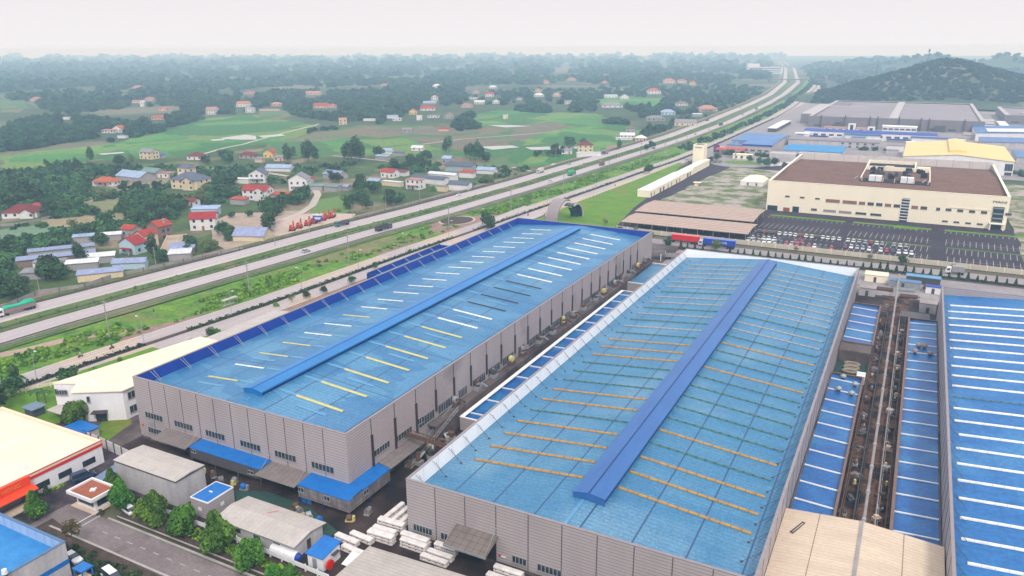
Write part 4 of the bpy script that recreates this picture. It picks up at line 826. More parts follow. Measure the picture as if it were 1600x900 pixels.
# rooftop plant of the cream factory
mb = MB()
for b_ in ((46,74,107,107.8),(46,46.8,78,107),(73.2,74,78,107),(46,82,77.2,78.0)): mb.box(*b_,16.3,18.7)
mb.box(46,46.5,30,77,17.6,18.2); mb.box(81.5,82,30,77,17.6,18.2); mb.box(57,62,76.5,77.2,15.9,19.4)
pr = mb.build('plant_screen', mWallCream, t)
mb = MB(); mb.box(46.8,73.2,78,107,16.4,16.7); mb.box(46,82,28,77,15.95,16.2); mb.build('plant_deck', mBlackIn, t)
for x in (50.5,54.0,67,70.5): mb = MB(); mb.box(x,x+3.2,31,36,16.2,19.2); mb.build('cooling_unit', mWhite, t)
rr_ = random.Random(3)
for k in range(22):
    x, y = rr_.uniform(48,78), rr_.uniform(38,72); h_ = rr_.uniform(1.5,3.0); mb = MB(); mb.box(x,x+rr_.uniform(1.5,3.5),y,y+rr_.uniform(3,6),16.2,16.2+h_); mb.cyl((x+1,y+1.5,16.2+h_),(x+1,y+1.5,16.6+h_),0.8); mb.build('dark_unit', mBlackIn if k % 3 else mSteelD, t)
for x in (47,58,64,74,81): mb = MB(); mb.box(x-.15,x+.15,30.0,30.3,16.2,18.4); mb.build('frame_post', mWallCream, t)
for x, y in ((44.5,52),(80,50)): mb = MB(); mb.beam((x,y,16.2),(x-2,y-14,16.2),0.2); mb.build('roof_pipe', mWhite, t)
mb = MB(); mb.box(74.4,82,88,92,16.4,18.0); mb.build('plant_box', mWallCream, t)

# carports
for (x0_, x1_, y0_, y1_, lb) in ((-130.5,-66.5,372.5,397.5,'nearer of two wide ribbed tan carports'), (-133,-69.5,402,437,'farther of two wide ribbed tan carports, against the gravel plot')):
    t = thing('carport', lb, 'carport', (x0_, y0_, 0), 0, 'tan ribbed carports'); W = x1_-x0_; D = y1_-y0_
    mb = MB(); mb.ext([(0,4.6),(D/2,5.4),(D,4.6),(D,4.45),(D/2,5.25),(0,4.45)], 'x', 0, W)
    mb.build('roof', mat('tan_ribbed_roof', (0.50,0.37,0.30), (0.42,0.305,0.25), rough=0.6, ns=0.3, lines=[(1,3.1,0.9,0,(0.20,0.13,0.105),0.8),(0,8,0.3,0,(0.3,0.22,0.18),0.5)]), t)
    for k in range(9):
        for y in (0.6, D/2, D-0.6): mb = MB(); mb.box(1+k*(W-2)/8-0.12,1+k*(W-2)/8+0.12,y-0.12,y+0.12,0.35,4.6 if y != D/2 else 5.3); mb.build('post', mSteel, t)
    mb = MB(); 
# long white shed, cream annex, tower
t = thing('long_white_shed', 'long low shed with white roof and cream walls beside the factory lawn', 'shed', (-152.9,466,0)); W, D = 8.4, 82
mb = MB(); mb.box(0,W,0,D,0.35,4.0); mb.build('wall', mWallCream, t); mb = MB(); mb.box(-0.15,W+0.15,-0.1,D+0.1,4.0,4.7); mb.build('parapet_band', mWallCream, t); mb = MB(); mb.box(0.2,W-0.2,0.3,D-0.3,4.7,4.85); mb.build('roof', mWhite, t)
for k, w_ in ((1.5,1.6),(8,1.2),(20,3.2),(27,3.2),(38,1.4),(46,1.4),(58,2.4),(66,1.6)): mb = MB(); mb.box(W,W+0.06,k,k+w_,0.5,3.0); mb.build('door', mRust if w_ > 2 else mConcD, t)
t = thing('gate_annex', 'cream walled flat annex joining the long white shed to the tower', 'annex', (-152.8,551,0)); mb = MB(); mb.box(0,8,0,68,0.35,4.2); mb.box(4.5,8.2,18,68,4.2,5.6); mb.build('wall', mWallCream, t); mb = MB(); mb.box(0.3,4.2,8,60,4.2,4.4); mb.box(0.3,7.7,0.4,16,4.2,4.5); mb.build('roof', mWhite, t)
mb = MB(); mb.box(8.0,8.06,2,6,0.5,3.4); mb.box(8.0,8.06,9,12,0.5,3.4); mb.build('doorway', mRust, t)
t = thing('sign_tower', 'square cream tower with black letters near its top, beside the service road', 'tower', (-158.8,620,0)); mb = MB(); mb.box(0,8.6,0,10.5,0.35,15.6); mb.build('wall', mWallCream, t)
mb = MB(); mb.box(0.5,8.1,0.5,10,15.6,15.75); mb.build('roof', mConcD, t); mb = MB()
for b_ in ((-0.05,8.65,-0.05,0.5),(-0.05,8.65,10,10.55),(-0.05,0.5,0.5,10),(8.1,8.65,0.5,10)): mb.box(*b_,15.6,16.3)
mb.build('parapet', mWallCream, t); text('MANI', 1.7, t, (4.3,-0.1,14.0), (R_(90),0,0), mBlackPaint, 0.08, sx=1.25)
mb = MB(); mb.box(2.0,5.0,3,6,15.75,16.6); mb.build('roof_tank', mSteelD, t)
# dome tent, guard kiosk, petrol station, entrance
t = thing('dome_tent', 'white ridged marquee tent on the gravel plot', 'tent', (-104,538,0)); W, D = 15, 20
mb = MB(); mb.box(0,W,0,D,0.35,3.0); mb.build('wall', mWhite, t)
mb = MB(); b_ = [mb.P(p) for p in ((-0.3,-0.3,3),(W+0.3,-0.3,3),(W+0.3,D+0.3,3),(-0.3,D+0.3,3))]; m_ = [mb.P(p) for p in ((3,3,5.2),(W-3,3,5.2),(W-3,D-3,5.2),(3,D-3,5.2))]; r_ = [mb.P(p) for p in ((W/2,7,6.1),(W/2,D-7,6.1))]
for k in range(4): mb.f.append([b_[k],b_[(k+1)%4],m_[(k+1)%4],m_[k]]); mb.mi.append(0)
for q in ([m_[0],m_[1],r_[0]],[m_[1],m_[2],r_[1],r_[0]],[m_[2],m_[3],r_[1]],[m_[3],m_[0],r_[0],r_[1]]): mb.f.append(q); mb.mi.append(0)
mb.build('canvas_roof', mat('cream_canvas',(0.80,0.74,0.62),(0.74,0.68,0.56), rough=0.7, ns=0.3), t)
for x in (4.5,10.2): mb = MB(); mb.box(x,x+1.1,-0.06,0,0.6,2.4); mb.build('opening', mRust, t)
t = thing('guard_kiosk', 'small cream kiosk with flat roof at the edge of the gravel plot', 'kiosk', (-131,521,0)); mb = MB(); mb.box(0,2.4,0,2.4,0.35,2.6); mb.build('wall', mWallCream, t); mb = MB(); mb.box(-1,4,-1,3.4,2.6,2.8); mb.build('roof', mRoofCream, t)
t = thing('entrance_lodge', 'cream lodge with dark windows beside the roundabout', 'guard house', (-137,668,0)); mb = MB(); mb.box(0,15,0,6,0.35,4.2); mb.box(-0.4,15.4,-0.4,6.4,4.2,4.5); mb.build('wall', mWallCream, t)
for k in range(3): window(t, 2.5+k*4.8, -0.02, 2.2, 1.9, 2.1, 2)
t = thing('petrol_station', 'petrol station with red canopy behind the roundabout', 'petrol station', (-157,690,0)); mb = MB(); mb.box(0,24,0,15,4.6,5.6); mb.build('canopy', plain('station_red',(0.50,0.05,0.05)), t); mb = MB(); mb.box(-0.05,24.05,-0.1,0,4.6,5.0); mb.box(-0.1,0,0,15,4.6,5.0); mb.build('fascia', plain('station_orange',(0.75,0.35,0.12)), t)
for x in (4,12,20):
    for y in (4,11): mb = MB(); mb.cyl((x,y,0.35),(x,y,4.6),0.25); mb.build('column', mWhite, t)
t = thing('hoarding', 'purple and white hoarding beside the petrol station', 'hoarding', (-161,700,0)); mb = MB(); mb.box(0,5,0,1,1.0,7.5); mb.build('board', plain('hoarding_purple',(0.14,0.03,0.16)), t); mb = MB(); mb.box(5.2,10,0,1,1.0,6); mb.build('white_board', mWhite, t); mb = MB(); mb.cyl((2.5,.5,.3),(2.5,.5,1),0.15); mb.cyl((7.5,.5,.3),(7.5,.5,1),0.15); mb.build('leg', mSteel, t)
t = thing('mast', 'tall pale mast standing on the roundabout', 'mast', (-130.5,646,0.4)); mb = MB(); mb.cyl((0,0,0),(0,0,20),0.6,0.3,8); mb.build('pole', mSteel, t); mb = MB(); mb.cyl((0,0,19.4),(0,0,20.2),1.0,1.0,8); mb.build('lamp_ring', mSteel, t)

# ---------------- farther works ----------------
mPurp = mat('mauve_grey_roof',(0.27,0.235,0.255),(0.215,0.185,0.205), rough=0.7, ns=0.03, fine=(0.3,0.07), lines=[(0,11,0.5,0,(0.20,0.175,0.19),0.3)])
mPurpW = mat('mauve_grey_wall',(0.215,0.185,0.20),(0.17,0.145,0.16), rough=0.7, ns=0.08, lines=[(2,1.0,0.2,0,(0.13,0.11,0.12),0.4)])
mPaleP = plain('pale_parapet',(0.46,0.42,0.42),0.6)
def works(name, label, x0, x1, y0, y1, H, mw, mr, rim=None, rise=0, rimw=2.2, sink=1.5, cat='factory', axis='x', wins=0, winz=3.0, ww=5.0, wh=1.6):
    t = thing(name, label, cat, (x0,y0,0)); W, D = x1-x0, y1-y0
    mb = MB(); mb.box(0,W,0,D,0.35,H-sink); mb.build('wall', mw, t)
    if rim:
        mb = MB(); 
        for b_ in ((0,W,0,0.6),(0,W,D-0.6,D),(0,0.6,0.6,D-0.6),(W-0.6,W,0.6,D-0.6)): mb.box(*b_,H-sink,H)
        mb.build('parapet', mw, t)
        mb = MB(); r = rimw
        for b_ in ((-0.1,W+0.1,D-r,D+0.1),(-0.1,r,-0.1,D-r),(W-r,W+0.1,-0.1,D-r)): mb.box(*b_,H,H+0.3)
        mb.build('parapet_top', rim, t)
        mb = MB(); mb.box(0.6,W-0.6,0.6,D-0.6,H-sink,H-sink+0.3); mb.build('roof', mr, t)
    else:
        mb = MB()
        if axis == 'x': mb.ext([(-0.5,H-sink),(D/2,H-sink+rise),(D+0.5,H-sink),(D+0.5,H-sink+0.3),(D/2,H-sink+rise+0.3),(-0.5,H-sink+0.3)], 'x', -0.5, W+0.5)
        else: mb.ext([(-0.5,H-sink),(W/2,H-sink+rise),(W+0.5,H-sink),(W+0.5,H-sink+0.3),(W/2,H-sink+rise+0.3),(-0.5,H-sink+0.3)], 'y', -0.5, D+0.5)
        mb.build('roof', mr, t)
        if rise and axis == 'y': mb = MB(); mb.poly([(0,0.02,H-sink),(W,0.02,H-sink),(W/2,0.02,H-sink+rise)]); mb.build('gable', mw, t)
    for k in range(wins): window(t, W*(k+0.5)/wins, -0.05, winz, ww, wh, 3)
    return t
t = works('grey_plant', 'very large mauve grey plant with pale edged flat roof below the wooded hill', -118, 61, 985, 1290, 13, mPurpW, mPurp, mPaleP, rimw=4, wins=9, winz=2.6, ww=7, wh=2.2)
mb = MB(); mb.box(85,94,0.6,300,12,13.6); mb.build('roof_spine', mPaleP, t)
mb = MB(); mb.box(-14,0,40,230,0.35,12.2); mb.build('side_wing', mPurpW, t); mb = MB(); mb.box(-14.1,0,39.9,230,12.2,12.5); mb.build('side_wing_roof', mPaleP, t)
mb = MB(); mb.box(0.6,26,185,260,11.8,13.1); mb.build('upper_roof', mPurpW, t); mb = MB(); mb.box(4,48,179,184,11.8,13.3); mb.build('roof_kerb', mPaleP, t)
for x in (14,40,66,74,96,118,126,160): mb = MB(); mb.cyl((x,-1.5,0.35),(x,-1.5,15),0.7,0.6,8); mb.build('flue', mSteelD, t)
for x in (30,88,108,132): mb = MB(); mb.box(x,x+10,-4,0,0.35,7); mb.build('plant_room', mSteelD, t)
t = works('grey_plant', 'second mauve grey plant with pale edged roof, cut by the picture edge', 89, 200, 1120, 1270, 11, mPurpW, mPurp, mPaleP, rimw=5, wins=5, winz=3, ww=8)
mb = MB(); mb.box(20,110,40,52,9.5,11.6); mb.build('roof_spine', mPaleP, t)
t = works('long_office_row', 'long white works with royal blue roof edge in front of the big mauve plant', -106, 15, 860, 880, 9.5, mWallWhite, mLin, rise=1.5, sink=1.8, wins=16, winz=4.6, ww=4.5, wh=1.7)
mb = MB(); mb.box(40,72,-8,0,0.35,6.4); mb.box(100,140,-6,0,0.35,6); mb.build('front_block', mWallWhite, t); mb = MB(); mb.box(39,73,-9,0.3,6.4,7.2); mb.box(99,141,-7,0.3,6,6.7); mb.build('blue_canopy', mMonB, t)
mb = MB(); mb.box(0,24,-3,0,2.6,3.4); mb.box(78,98,-2.5,0,2.6,3.3); mb.build('blue_awning', mLin, t)
t = works('grey_roof_row', 'plain grey roofed long works continuing the white and blue row', 15.5, 40, 862, 885, 7.5, mWallWhite, mPurp, rise=1, sink=1)
t = works('white_block', 'white two storey block with ribbon windows before the big mauve plant', -35, -3, 905, 922, 11.5, mWallWhite, mWhite, rise=0.3, sink=0.6, wins=6, winz=8.6, ww=4.2, wh=1.6)
t = works('white_block', 'cream and pink roofed office with two white stair towers before the big mauve plant', -92, -45, 905, 920, 9, mWallCream, plain('dull_pink_roof',(0.36,0.20,0.17)), rise=0.8, sink=1.5, wins=7, winz=6, ww=3.4, wh=1.5)
mb = MB(); mb.box(24,31,-1.5,4,0.35,12.5); mb.box(43,50,-1.5,4,0.35,10); mb.build('stair_tower', mWallWhite, t); mb = MB(); mb.box(26,29,-1.6,-1.5,2,11.5); mb.box(45,48,-1.6,-1.5,2,9); mb.build('tower_glazing', mGlass, t)
t = works('grey_workshop', 'flat grey workshop with small square windows behind the bright blue roof', -110, -31, 785, 812, 7.2, mWallGrey, mPurp, rise=0.6, sink=0.8)
for k in range(5): window(t, 48+k*6.4, -0.05, 4.9, 2.2, 1.5, 2); window(t, 48+k*6.4, -0.05, 2.0, 2.2, 1.4, 2)
t = works('blue_roof_works', 'low works with bright cyan blue roof next to the grey workshop', -102, -55, 703, 752, 6.4, mWallGrey, mat('cyan_blue_roof',(0.01,0.23,0.52),(0.008,0.19,0.45), rough=0.5, ns=0.1), rise=1.6, sink=0.8, wins=0)
mb = MB(); mb.box(14,46,-9,-0.2,0.35,5); mb.build('flat_wing', mWallGrey, t); mb = MB(); mb.box(13.8,46.2,-9.2,-0.2,5,5.3); mb.build('wing_roof', mPaleP, t); mb = MB(); mb.box(-9,12,-14,-0.2,0.35,4.2); mb.build('low_wing', mWallGrey, t)
mb = MB(); mb.box(13.9,46.1,-9.35,-9.25,4.7,5.3); mb.build('fascia', mWhite, t)
t = works('blue_roof_works', 'grey walled works with stepped periwinkle blue roof beside the service road', -139, -113.5, 716, 812, 8.5, mPaleP, mat('periwinkle_roof',(0.085,0.20,0.46),(0.065,0.165,0.40), rough=0.5, ns=0.08, stretch=(1,0.2,1)), rise=1.0, sink=1.0, wins=0)
mb = MB(); mb.box(-15,-0.1,26,96,0.35,7.4); mb.build('side_wing', mPaleP, t); mb = MB(); mb.box(-15.5,-0.2,25.5,96.5,7.4,7.9); mb.build('wing_roof', mat('periwinkle_roof',(0,0,0)), t); mb = MB(); mb.box(-0.3,25.8,-0.6,-0.5,6.3,7.6); mb.build('dark_fascia', mLin, t)
mb = MB(); mb.box(-14,-0.1,0,25.4,0.35,6); mb.build('front_wing', mPaleP, t); mb = MB(); mb.box(-14.4,-0.2,-0.4,25.4,6,6.4); mb.build('wing_roof', mMonB, t)
for k in range(4): window(t, 3+k*6, -0.06, 2.4, 3.6, 1.4, 3)
t = works('yellow_roof_hall', 'broad hall with pale yellow roof and raised ridge vent behind the cream factory', -8.5, 63.5, 662, 762, 11.5, mWallWhite, mat('pale_yellow_roof',(0.74,0.58,0.24),(0.67,0.52,0.21), rough=0.5, ns=0.1, lines=[(1,2.6,0.25,0,(0.58,0.44,0.17),0.35)]), rise=3.2, sink=1.0, axis='y')
mb = MB(); mb.ext([(30.5,12.8),(30.5,15.2),(36,16.0),(41.5,15.2),(41.5,12.8)], 'y', 14, 99); mb.build('ridge_vent', mat('pale_yellow_roof',(0,0,0)), t)
window(t, 69, -0.05, 6.5, 5, 5.0, 3); window(t, 69.2, -0.05, 1.8, 4.5, 2.2, 3)
t = works('white_flat_hut', 'small white flat roofed hut left of the yellow roofed hall', -24, -12, 672, 700, 5, mWallWhite, mWhite, rise=0.1, sink=0.4)
t = works('blue_roof_works', 'wide low works with strong blue roof and white centre panel, cut by the picture edge', 50, 150, 905, 985, 9.0, mWallWhite, mRoofD, rise=2.0, sink=1.0, axis='y')
mb = MB(); mb.ext([(10,9.35),(50,10.7),(90,9.35),(90,9.3),(50,10.5),(10,9.2)], 'y', 6, 40); mb.build('white_roof_panel', mWhite, t)
t = works('blue_roof_works', 'lower blue grey roofed works in front of the strong blue roof', 52, 150, 845, 890, 6.5, mWallGrey, mMonB, rise=1.0, sink=1.0, axis='y')
t = works('blue_roof_works', 'small blue roofed shed just right of the yellow roofed hall', 72, 100, 740, 790, 6, mWallGrey, mat('slate_blue_sheet2',(0.13,0.24,0.42),(0.1,0.18,0.33)), rise=1.0, sink=1.0)
t = works('white_house_office', 'white office with blue roof right of the yellow roofed hall', 76, 92, 690, 702, 6, mWallWhite, mat('slate_blue_sheet2',(0,0,0)), rise=1.0, sink=1.0, wins=4, winz=3, ww=2, wh=1.3)
t = works('long_strip_canopy', 'long narrow white canopy beside the service road near the mauve plant', -150, -141, 905, 1010, 5, mSteelD, mWhite, rise=0.2, sink=0.6)
for k, (x, y, w_, d_, h_, m) in enumerate(((64,1000,10,40,5,mWhite),(64,1050,10,30,6,mPaleP),(66,1100,12,30,5,mPaleP),(40,915,20,30,5,mConc),(78,1020,8,60,7,mWhite))):
    t = works('service_block', ['white service block between the two mauve plants, nearest','pale service block second along the gap between the mauve plants','pale service block farthest along the gap between the mauve plants','grey concrete block beside the strong blue roof','tall thin white block in the gap between the mauve plants'][k], x, x+w_, y, y+d_, h_, mPaleP, m, rise=0.3, sink=0.5, cat='building')
fence('white low wall curving behind the roundabout', [(-101,636),(-88,655),(-76,640)], 2.2, mWhite, 9)

# curved gate arch beyond the shed
t = thing('entrance_arch', 'curved grey arch with dark glazed shell beside the factory lawn', 'arch', (-166.0, 385.5, 0.3))
mb = MB(); n = 14
def arc(cx, rx, rz, a0, a1, y0, y1, th, zc=0, n=14, m=None):
    mb = MB(); I = []
    for k in range(n+1):
        a = R_(a0+(a1-a0)*k/n)
        I.append([mb.P((cx+rx*math.cos(a), y0, zc+rz*math.sin(a))), mb.P((cx+rx*math.cos(a), y1, zc+rz*math.sin(a))), mb.P((cx+(rx-th)*math.cos(a), y1, zc+(rz-th)*math.sin(a))), mb.P((cx+(rx-th)*math.cos(a), y0, zc+(rz-th)*math.sin(a)))])
    for k in range(n):
        for j in range(4): mb.f.append([I[k][j], I[k][(j+1)%4], I[k+1][(j+1)%4], I[k+1][j]]); mb.mi.append(0)
    mb.f.append(I[0]); mb.mi.append(0); mb.f.append(I[-1][::-1]); mb.mi.append(0); return mb
def arcy(rx, rz, a0, a1, x0, x1, th, n=16):
    mb = arc(0, rx, rz, a0, a1, x0, x1, th, n=n); mb.v = [(y, x, z) for x, y, z in mb.v]; mb.f = [q[::-1] for q in mb.f]; return mb
arcy(12.5, 10.6, 62, 180, -7.4, -0.6, 0.8).build('outer_shell', mat('arch_panels',(0.30,0.255,0.26),(0.24,0.20,0.205), rough=0.5, ns=0.4, lines=[(2,1.2,0.1,0,(0.24,0.2,0.2),0.6),(0,1.3,0.1,0,(0.24,0.2,0.2),0.6)]), t)
arcy(9.5, 8.8, -2, 112, -0.4, 5.2, 0.5).build('inner_shell', plain('dark_teal_shell',(0.02,0.05,0.075),0.3), t)
arcy(9.9, 9.2, -2, 112, 5.2, 5.7, 0.9).build('shell_rim', mPaleP, t)
arcy(7.0, 6.2, -2, 66, -0.8, 3.6, 0.5).build('side_shell', plain('dark_teal_shell',(0,0,0)), t)

rs = random.Random(11)
mOffR = mat('slate_blue_sheet2',(0,0,0))
for k in range(16):
    x, y = [(-140+rs.uniform(0,30), rs.uniform(825,850)),(rs.uniform(-100,30), rs.uniform(820,842)),(rs.uniform(-30,-16), rs.uniform(640,780)),(rs.uniform(100,160), rs.uniform(680,820))][k % 4]
    works('estate_shed', f"small estate shed among the farther works, {ORDS[k]} of a scattered set", x, x+rs.uniform(6,14), y, y+rs.uniform(6,12), rs.uniform(3.5,6), rs.choice((mWallWhite,mWallGrey,mPaleP)), rs.choice((mWhite,mPurp,mOffR,mPaleP)), rise=0.6, sink=0.4, cat='shed')

t = thing('royal_blue_store', 'lower royal blue walled store just behind the royal blue parapet', 'store building', (-173.5,218,0)); W, D = 13, 50
mb = MB(); mb.box(0,W,0,0.3,.35,11); mb.box(0,W,D-.3,D,.35,11); mb.box(0,.3,.3,D-.3,.35,11.4); mb.box(W-.3,W,.3,D-.3,.35,10.6); mb.build('wall', mLin, t)
mb = MB(); mb.box(.31,W-.31,.31,D-.31,9.2,9.4); mb.build('roof', mRoofA, t); mb = MB(); mb.box(-.05,.4,0,D,11.4,11.55); mb.build('parapet_cap', mCap, t)
for k in range(5): mb = MB(); mb.beam((.4,6+k*9,11.2),(3.0,6.4+k*9,9.5),.09); mb.build('parapet_brace', mWhite, t)

# ---------------- vehicles ----------------
mTyre = plain('tyre_rubber', (0.02,0.02,0.022), 0.8)
mLamp = plain('headlamp_glass', (0.7,0.7,0.72), 0.2)
PAINT = {'white':(0.78,0.78,0.80),'black':(0.02,0.02,0.025),'dark grey':(0.06,0.06,0.07),'silver':(0.40,0.41,0.43),'red':(0.42,0.02,0.03),'maroon':(0.16,0.015,0.03),'navy':(0.02,0.04,0.11),'pale green':(0.50,0.58,0.38),'blue':(0.02,0.06,0.25)}
def paint(c): return mat('car_paint_'+c.replace(' ','_'), PAINT[c], tuple(x*0.93 for x in PAINT[c]), rough=0.22, ns=2, spec=0.6)
def loft(mb, secs, m=0):
    """closed body from cross rings, each a list of points"""
    R = [[mb.P(p) for p in s] for s in secs]; n = len(R[0])
    for a, b in zip(R, R[1:]):
        for k in range(n): mb.f.append([a[k], a[(k+1)%n], b[(k+1)%n], b[k]]); mb.mi.append(m)
    mb.f.append(R[0][::-1]); mb.mi.append(m); mb.f.append(R[-1]); mb.mi.append(m); return mb
def car_meshes(van=False):
    L, Wd = (5.0, 1.9) if van else (4.4, 1.78); h1 = 1.05 if van else 0.88; h2 = 2.0 if van else 1.46
    body = MB(); pr = [(-L/2,0.35),(-L/2,h1*0.9),(-L/2+0.15,h1),(L/2-0.9,h1-0.02),(L/2-0.1,h1*0.8),(L/2,0.6),(L/2,0.35)]
    def ring(x, z1, w_, z0=0.3): return [(x,-w_/2,z0),(x,w_/2,z0),(x,w_/2,z1*0.8),(x,w_/2-0.1,z1),(x,-w_/2+0.1,z1),(x,-w_/2,z1*0.8)]
    loft(body, [ring(-L/2,h1*0.8,Wd*0.9),ring(-L/2+0.2,h1,Wd),ring(0,h1,Wd),ring(L/2-1.1,h1,Wd),ring(L/2-0.3,h1*0.86,Wd*0.97),ring(L/2,h1*0.66,Wd*0.86)])
    x0, x1 = (-L/2+0.1, L/2-0.9) if van else (-L/2+0.35, L/2-1.25)
    def cr(x, w_, z): return [(x,-w_/2,z),(x,w_/2,z)]
    top = MB(); a, b = (0.15, 0.75) if van else (0.55, 0.75)
    loft(top, [[(x0+a,-Wd/2+0.24,h2-0.09),(x0+a,Wd/2-0.24,h2-0.09),(x0+a+0.1,Wd/2-0.3,h2),(x0+a+0.1,-Wd/2+0.3,h2)],[(x1-b,-Wd/2+0.24,h2-0.09),(x1-b,Wd/2-0.24,h2-0.09),(x1-b-0.1,Wd/2-0.3,h2),(x1-b-0.1,-Wd/2+0.3,h2)]])
    gl = MB(); lo = [gl.P(p) for p in ((x0,-Wd/2+0.06,h1-0.02),(x1,-Wd/2+0.06,h1-0.02),(x1,Wd/2-0.06,h1-0.02),(x0,Wd/2-0.06,h1-0.02))]; hi = [gl.P(p) for p in ((x0+a,-Wd/2+0.25,h2-0.06),(x1-b,-Wd/2+0.25,h2-0.06),(x1-b,Wd/2-0.25,h2-0.06),(x0+a,Wd/2-0.25,h2-0.06))]
    gl.f.append(hi); gl.mi.append(0)
    for k in range(4): gl.f.append([lo[k],lo[(k+1)%4],hi[(k+1)%4],hi[k]]); gl.mi.append(0)
    return body, top, gl, L, Wd
CARP = {}
def make_car(color, van=False, wheels=True):
    key = (color, van, wheels)
    if key in CARP: return CARP[key]
    t = thing('parked_car' if not van else 'van', '-', 'car' if not van else 'van', (0, 0, -50)); body, top, gl, L, Wd = car_meshes(van); p = paint(color)
    body.build('body', p, t); top.build('roof', p, t); gl.build('glazing', mGlass, t)
    w_ = MB(); w_.cyl((0,-0.1,0),(0,0.1,0),0.33,None,10); wm = w_.build('wheel', mTyre, t); me = wm.data; bpy.data.objects.remove(wm)
    if wheels:
        for x in (-L/2+0.8, L/2-0.85):
            for y in (-Wd/2+0.1, Wd/2-0.1): share('wheel', me, t, (x, y, 0.33))
        for y in (-0.6, 0.6): mb = MB(); mb.cbox(L/2-0.03, y, 0.55, 0.1, 0.34, 0.16); mb.build('headlight', mLamp, t)
    CARP[key] = t; return t
ZP = 0.37
def put_car(color, x, y, rz, label, group=None, van=False, wheels=True, z=ZP, name=None):
    key = (color, van, wheels); src = make_car(*key); used = getattr(put_car, 'used', set())
    if key in used: r = dup(src, (x, y, z), rz, label, group)
    else:
        r = src; r.location = (x, y, z); r.rotation_euler = (0,0,rz); r['label'] = label; used.add(key); put_car.used = used
        if group: r['group'] = group
    if not group and 'group' in r: del r['group']
    if name: r.name = name
    return r
def ORDX(k): return (ORD+['eighteenth','nineteenth','twentieth','twenty first','twenty second'])[k]
ORD = ['first','second','third','fourth','fifth','sixth','seventh','eighth','ninth','tenth','eleventh','twelfth','thirteenth','fourteenth','fifteenth','sixteenth','seventeenth']
W_, Dk, Gr, Rd, Mr, Bk = 'white','dark grey','silver','red','maroon','black'
rows = [('far row of the left hand block', 398.6, -65.6, 2.52, [Dk,Rd,Dk,Mr,W_,W_,W_,W_,Rd,W_,W_,Dk,W_,W_,W_,W_]),
        ('middle line of the left hand block', 383.9, -66.0, 2.52, [W_,Mr,'pale green',W_,W_,Dk,None,None,Rd,Rd]),
        ('near line of the left hand block', 378.0, -67.0, 2.52, [W_,Gr,'silver',W_,W_,Gr,Dk,Rd,Gr,Rd,Dk,Rd,W_,Dk,Bk,Rd]),
        ('far row of the middle block', 398.0, -23.8, 2.52, [W_,W_,Gr,Gr,Rd,W_,Gr,None,Gr,W_,Gr]),
        ('near row of the middle block', 384.0, -23.8, 2.52, [Mr,W_,Gr,Gr,W_,None,W_,Rd,Bk,W_,W_,W_])]
for nm, y, x0, st, cs in rows:
    k_ = 0
    for k, c in enumerate(cs):
        if c is None: continue
        cc = {'silver':'silver'}.get(c, c)
        put_car(cc, x0+k*st+random.uniform(-0.15,0.15), y+random.uniform(-0.5,0.5), R_(92 if 'far' in nm else -88)+random.uniform(-0.04,0.04), f"{cc} car, {ORD[k_]} from the left in the {nm}", 'cars in the factory parking lot', wheels=False); k_ += 1
put_car('navy', -152.3, 89.4, R_(75), 'dark navy van parked beside the white showroom wall', van=True)
put_car('white', -132.6, 85.6, R_(170), 'white car half hidden under the street tree by the guard house', name='parked_car')
put_car('white', -127.8, 70.4, R_(-6), 'white car on the lower verge next to the workshop', name='parked_car')
put_car('white', -116.2, 70.0, R_(-10), 'white van at the lower picture edge beside the estate road', van=True)
put_car('silver', -127.6, 86.0, R_(160), 'silver car facing the street trees behind the kerb', name='parked_car')
def lane_x(line, y): return float(np.interp(y, [p[1] for p in line], [p[0] for p in line]))
def lane_a(line, y): return math.atan2(10, lane_x(line, y+5)-lane_x(line, y-5))
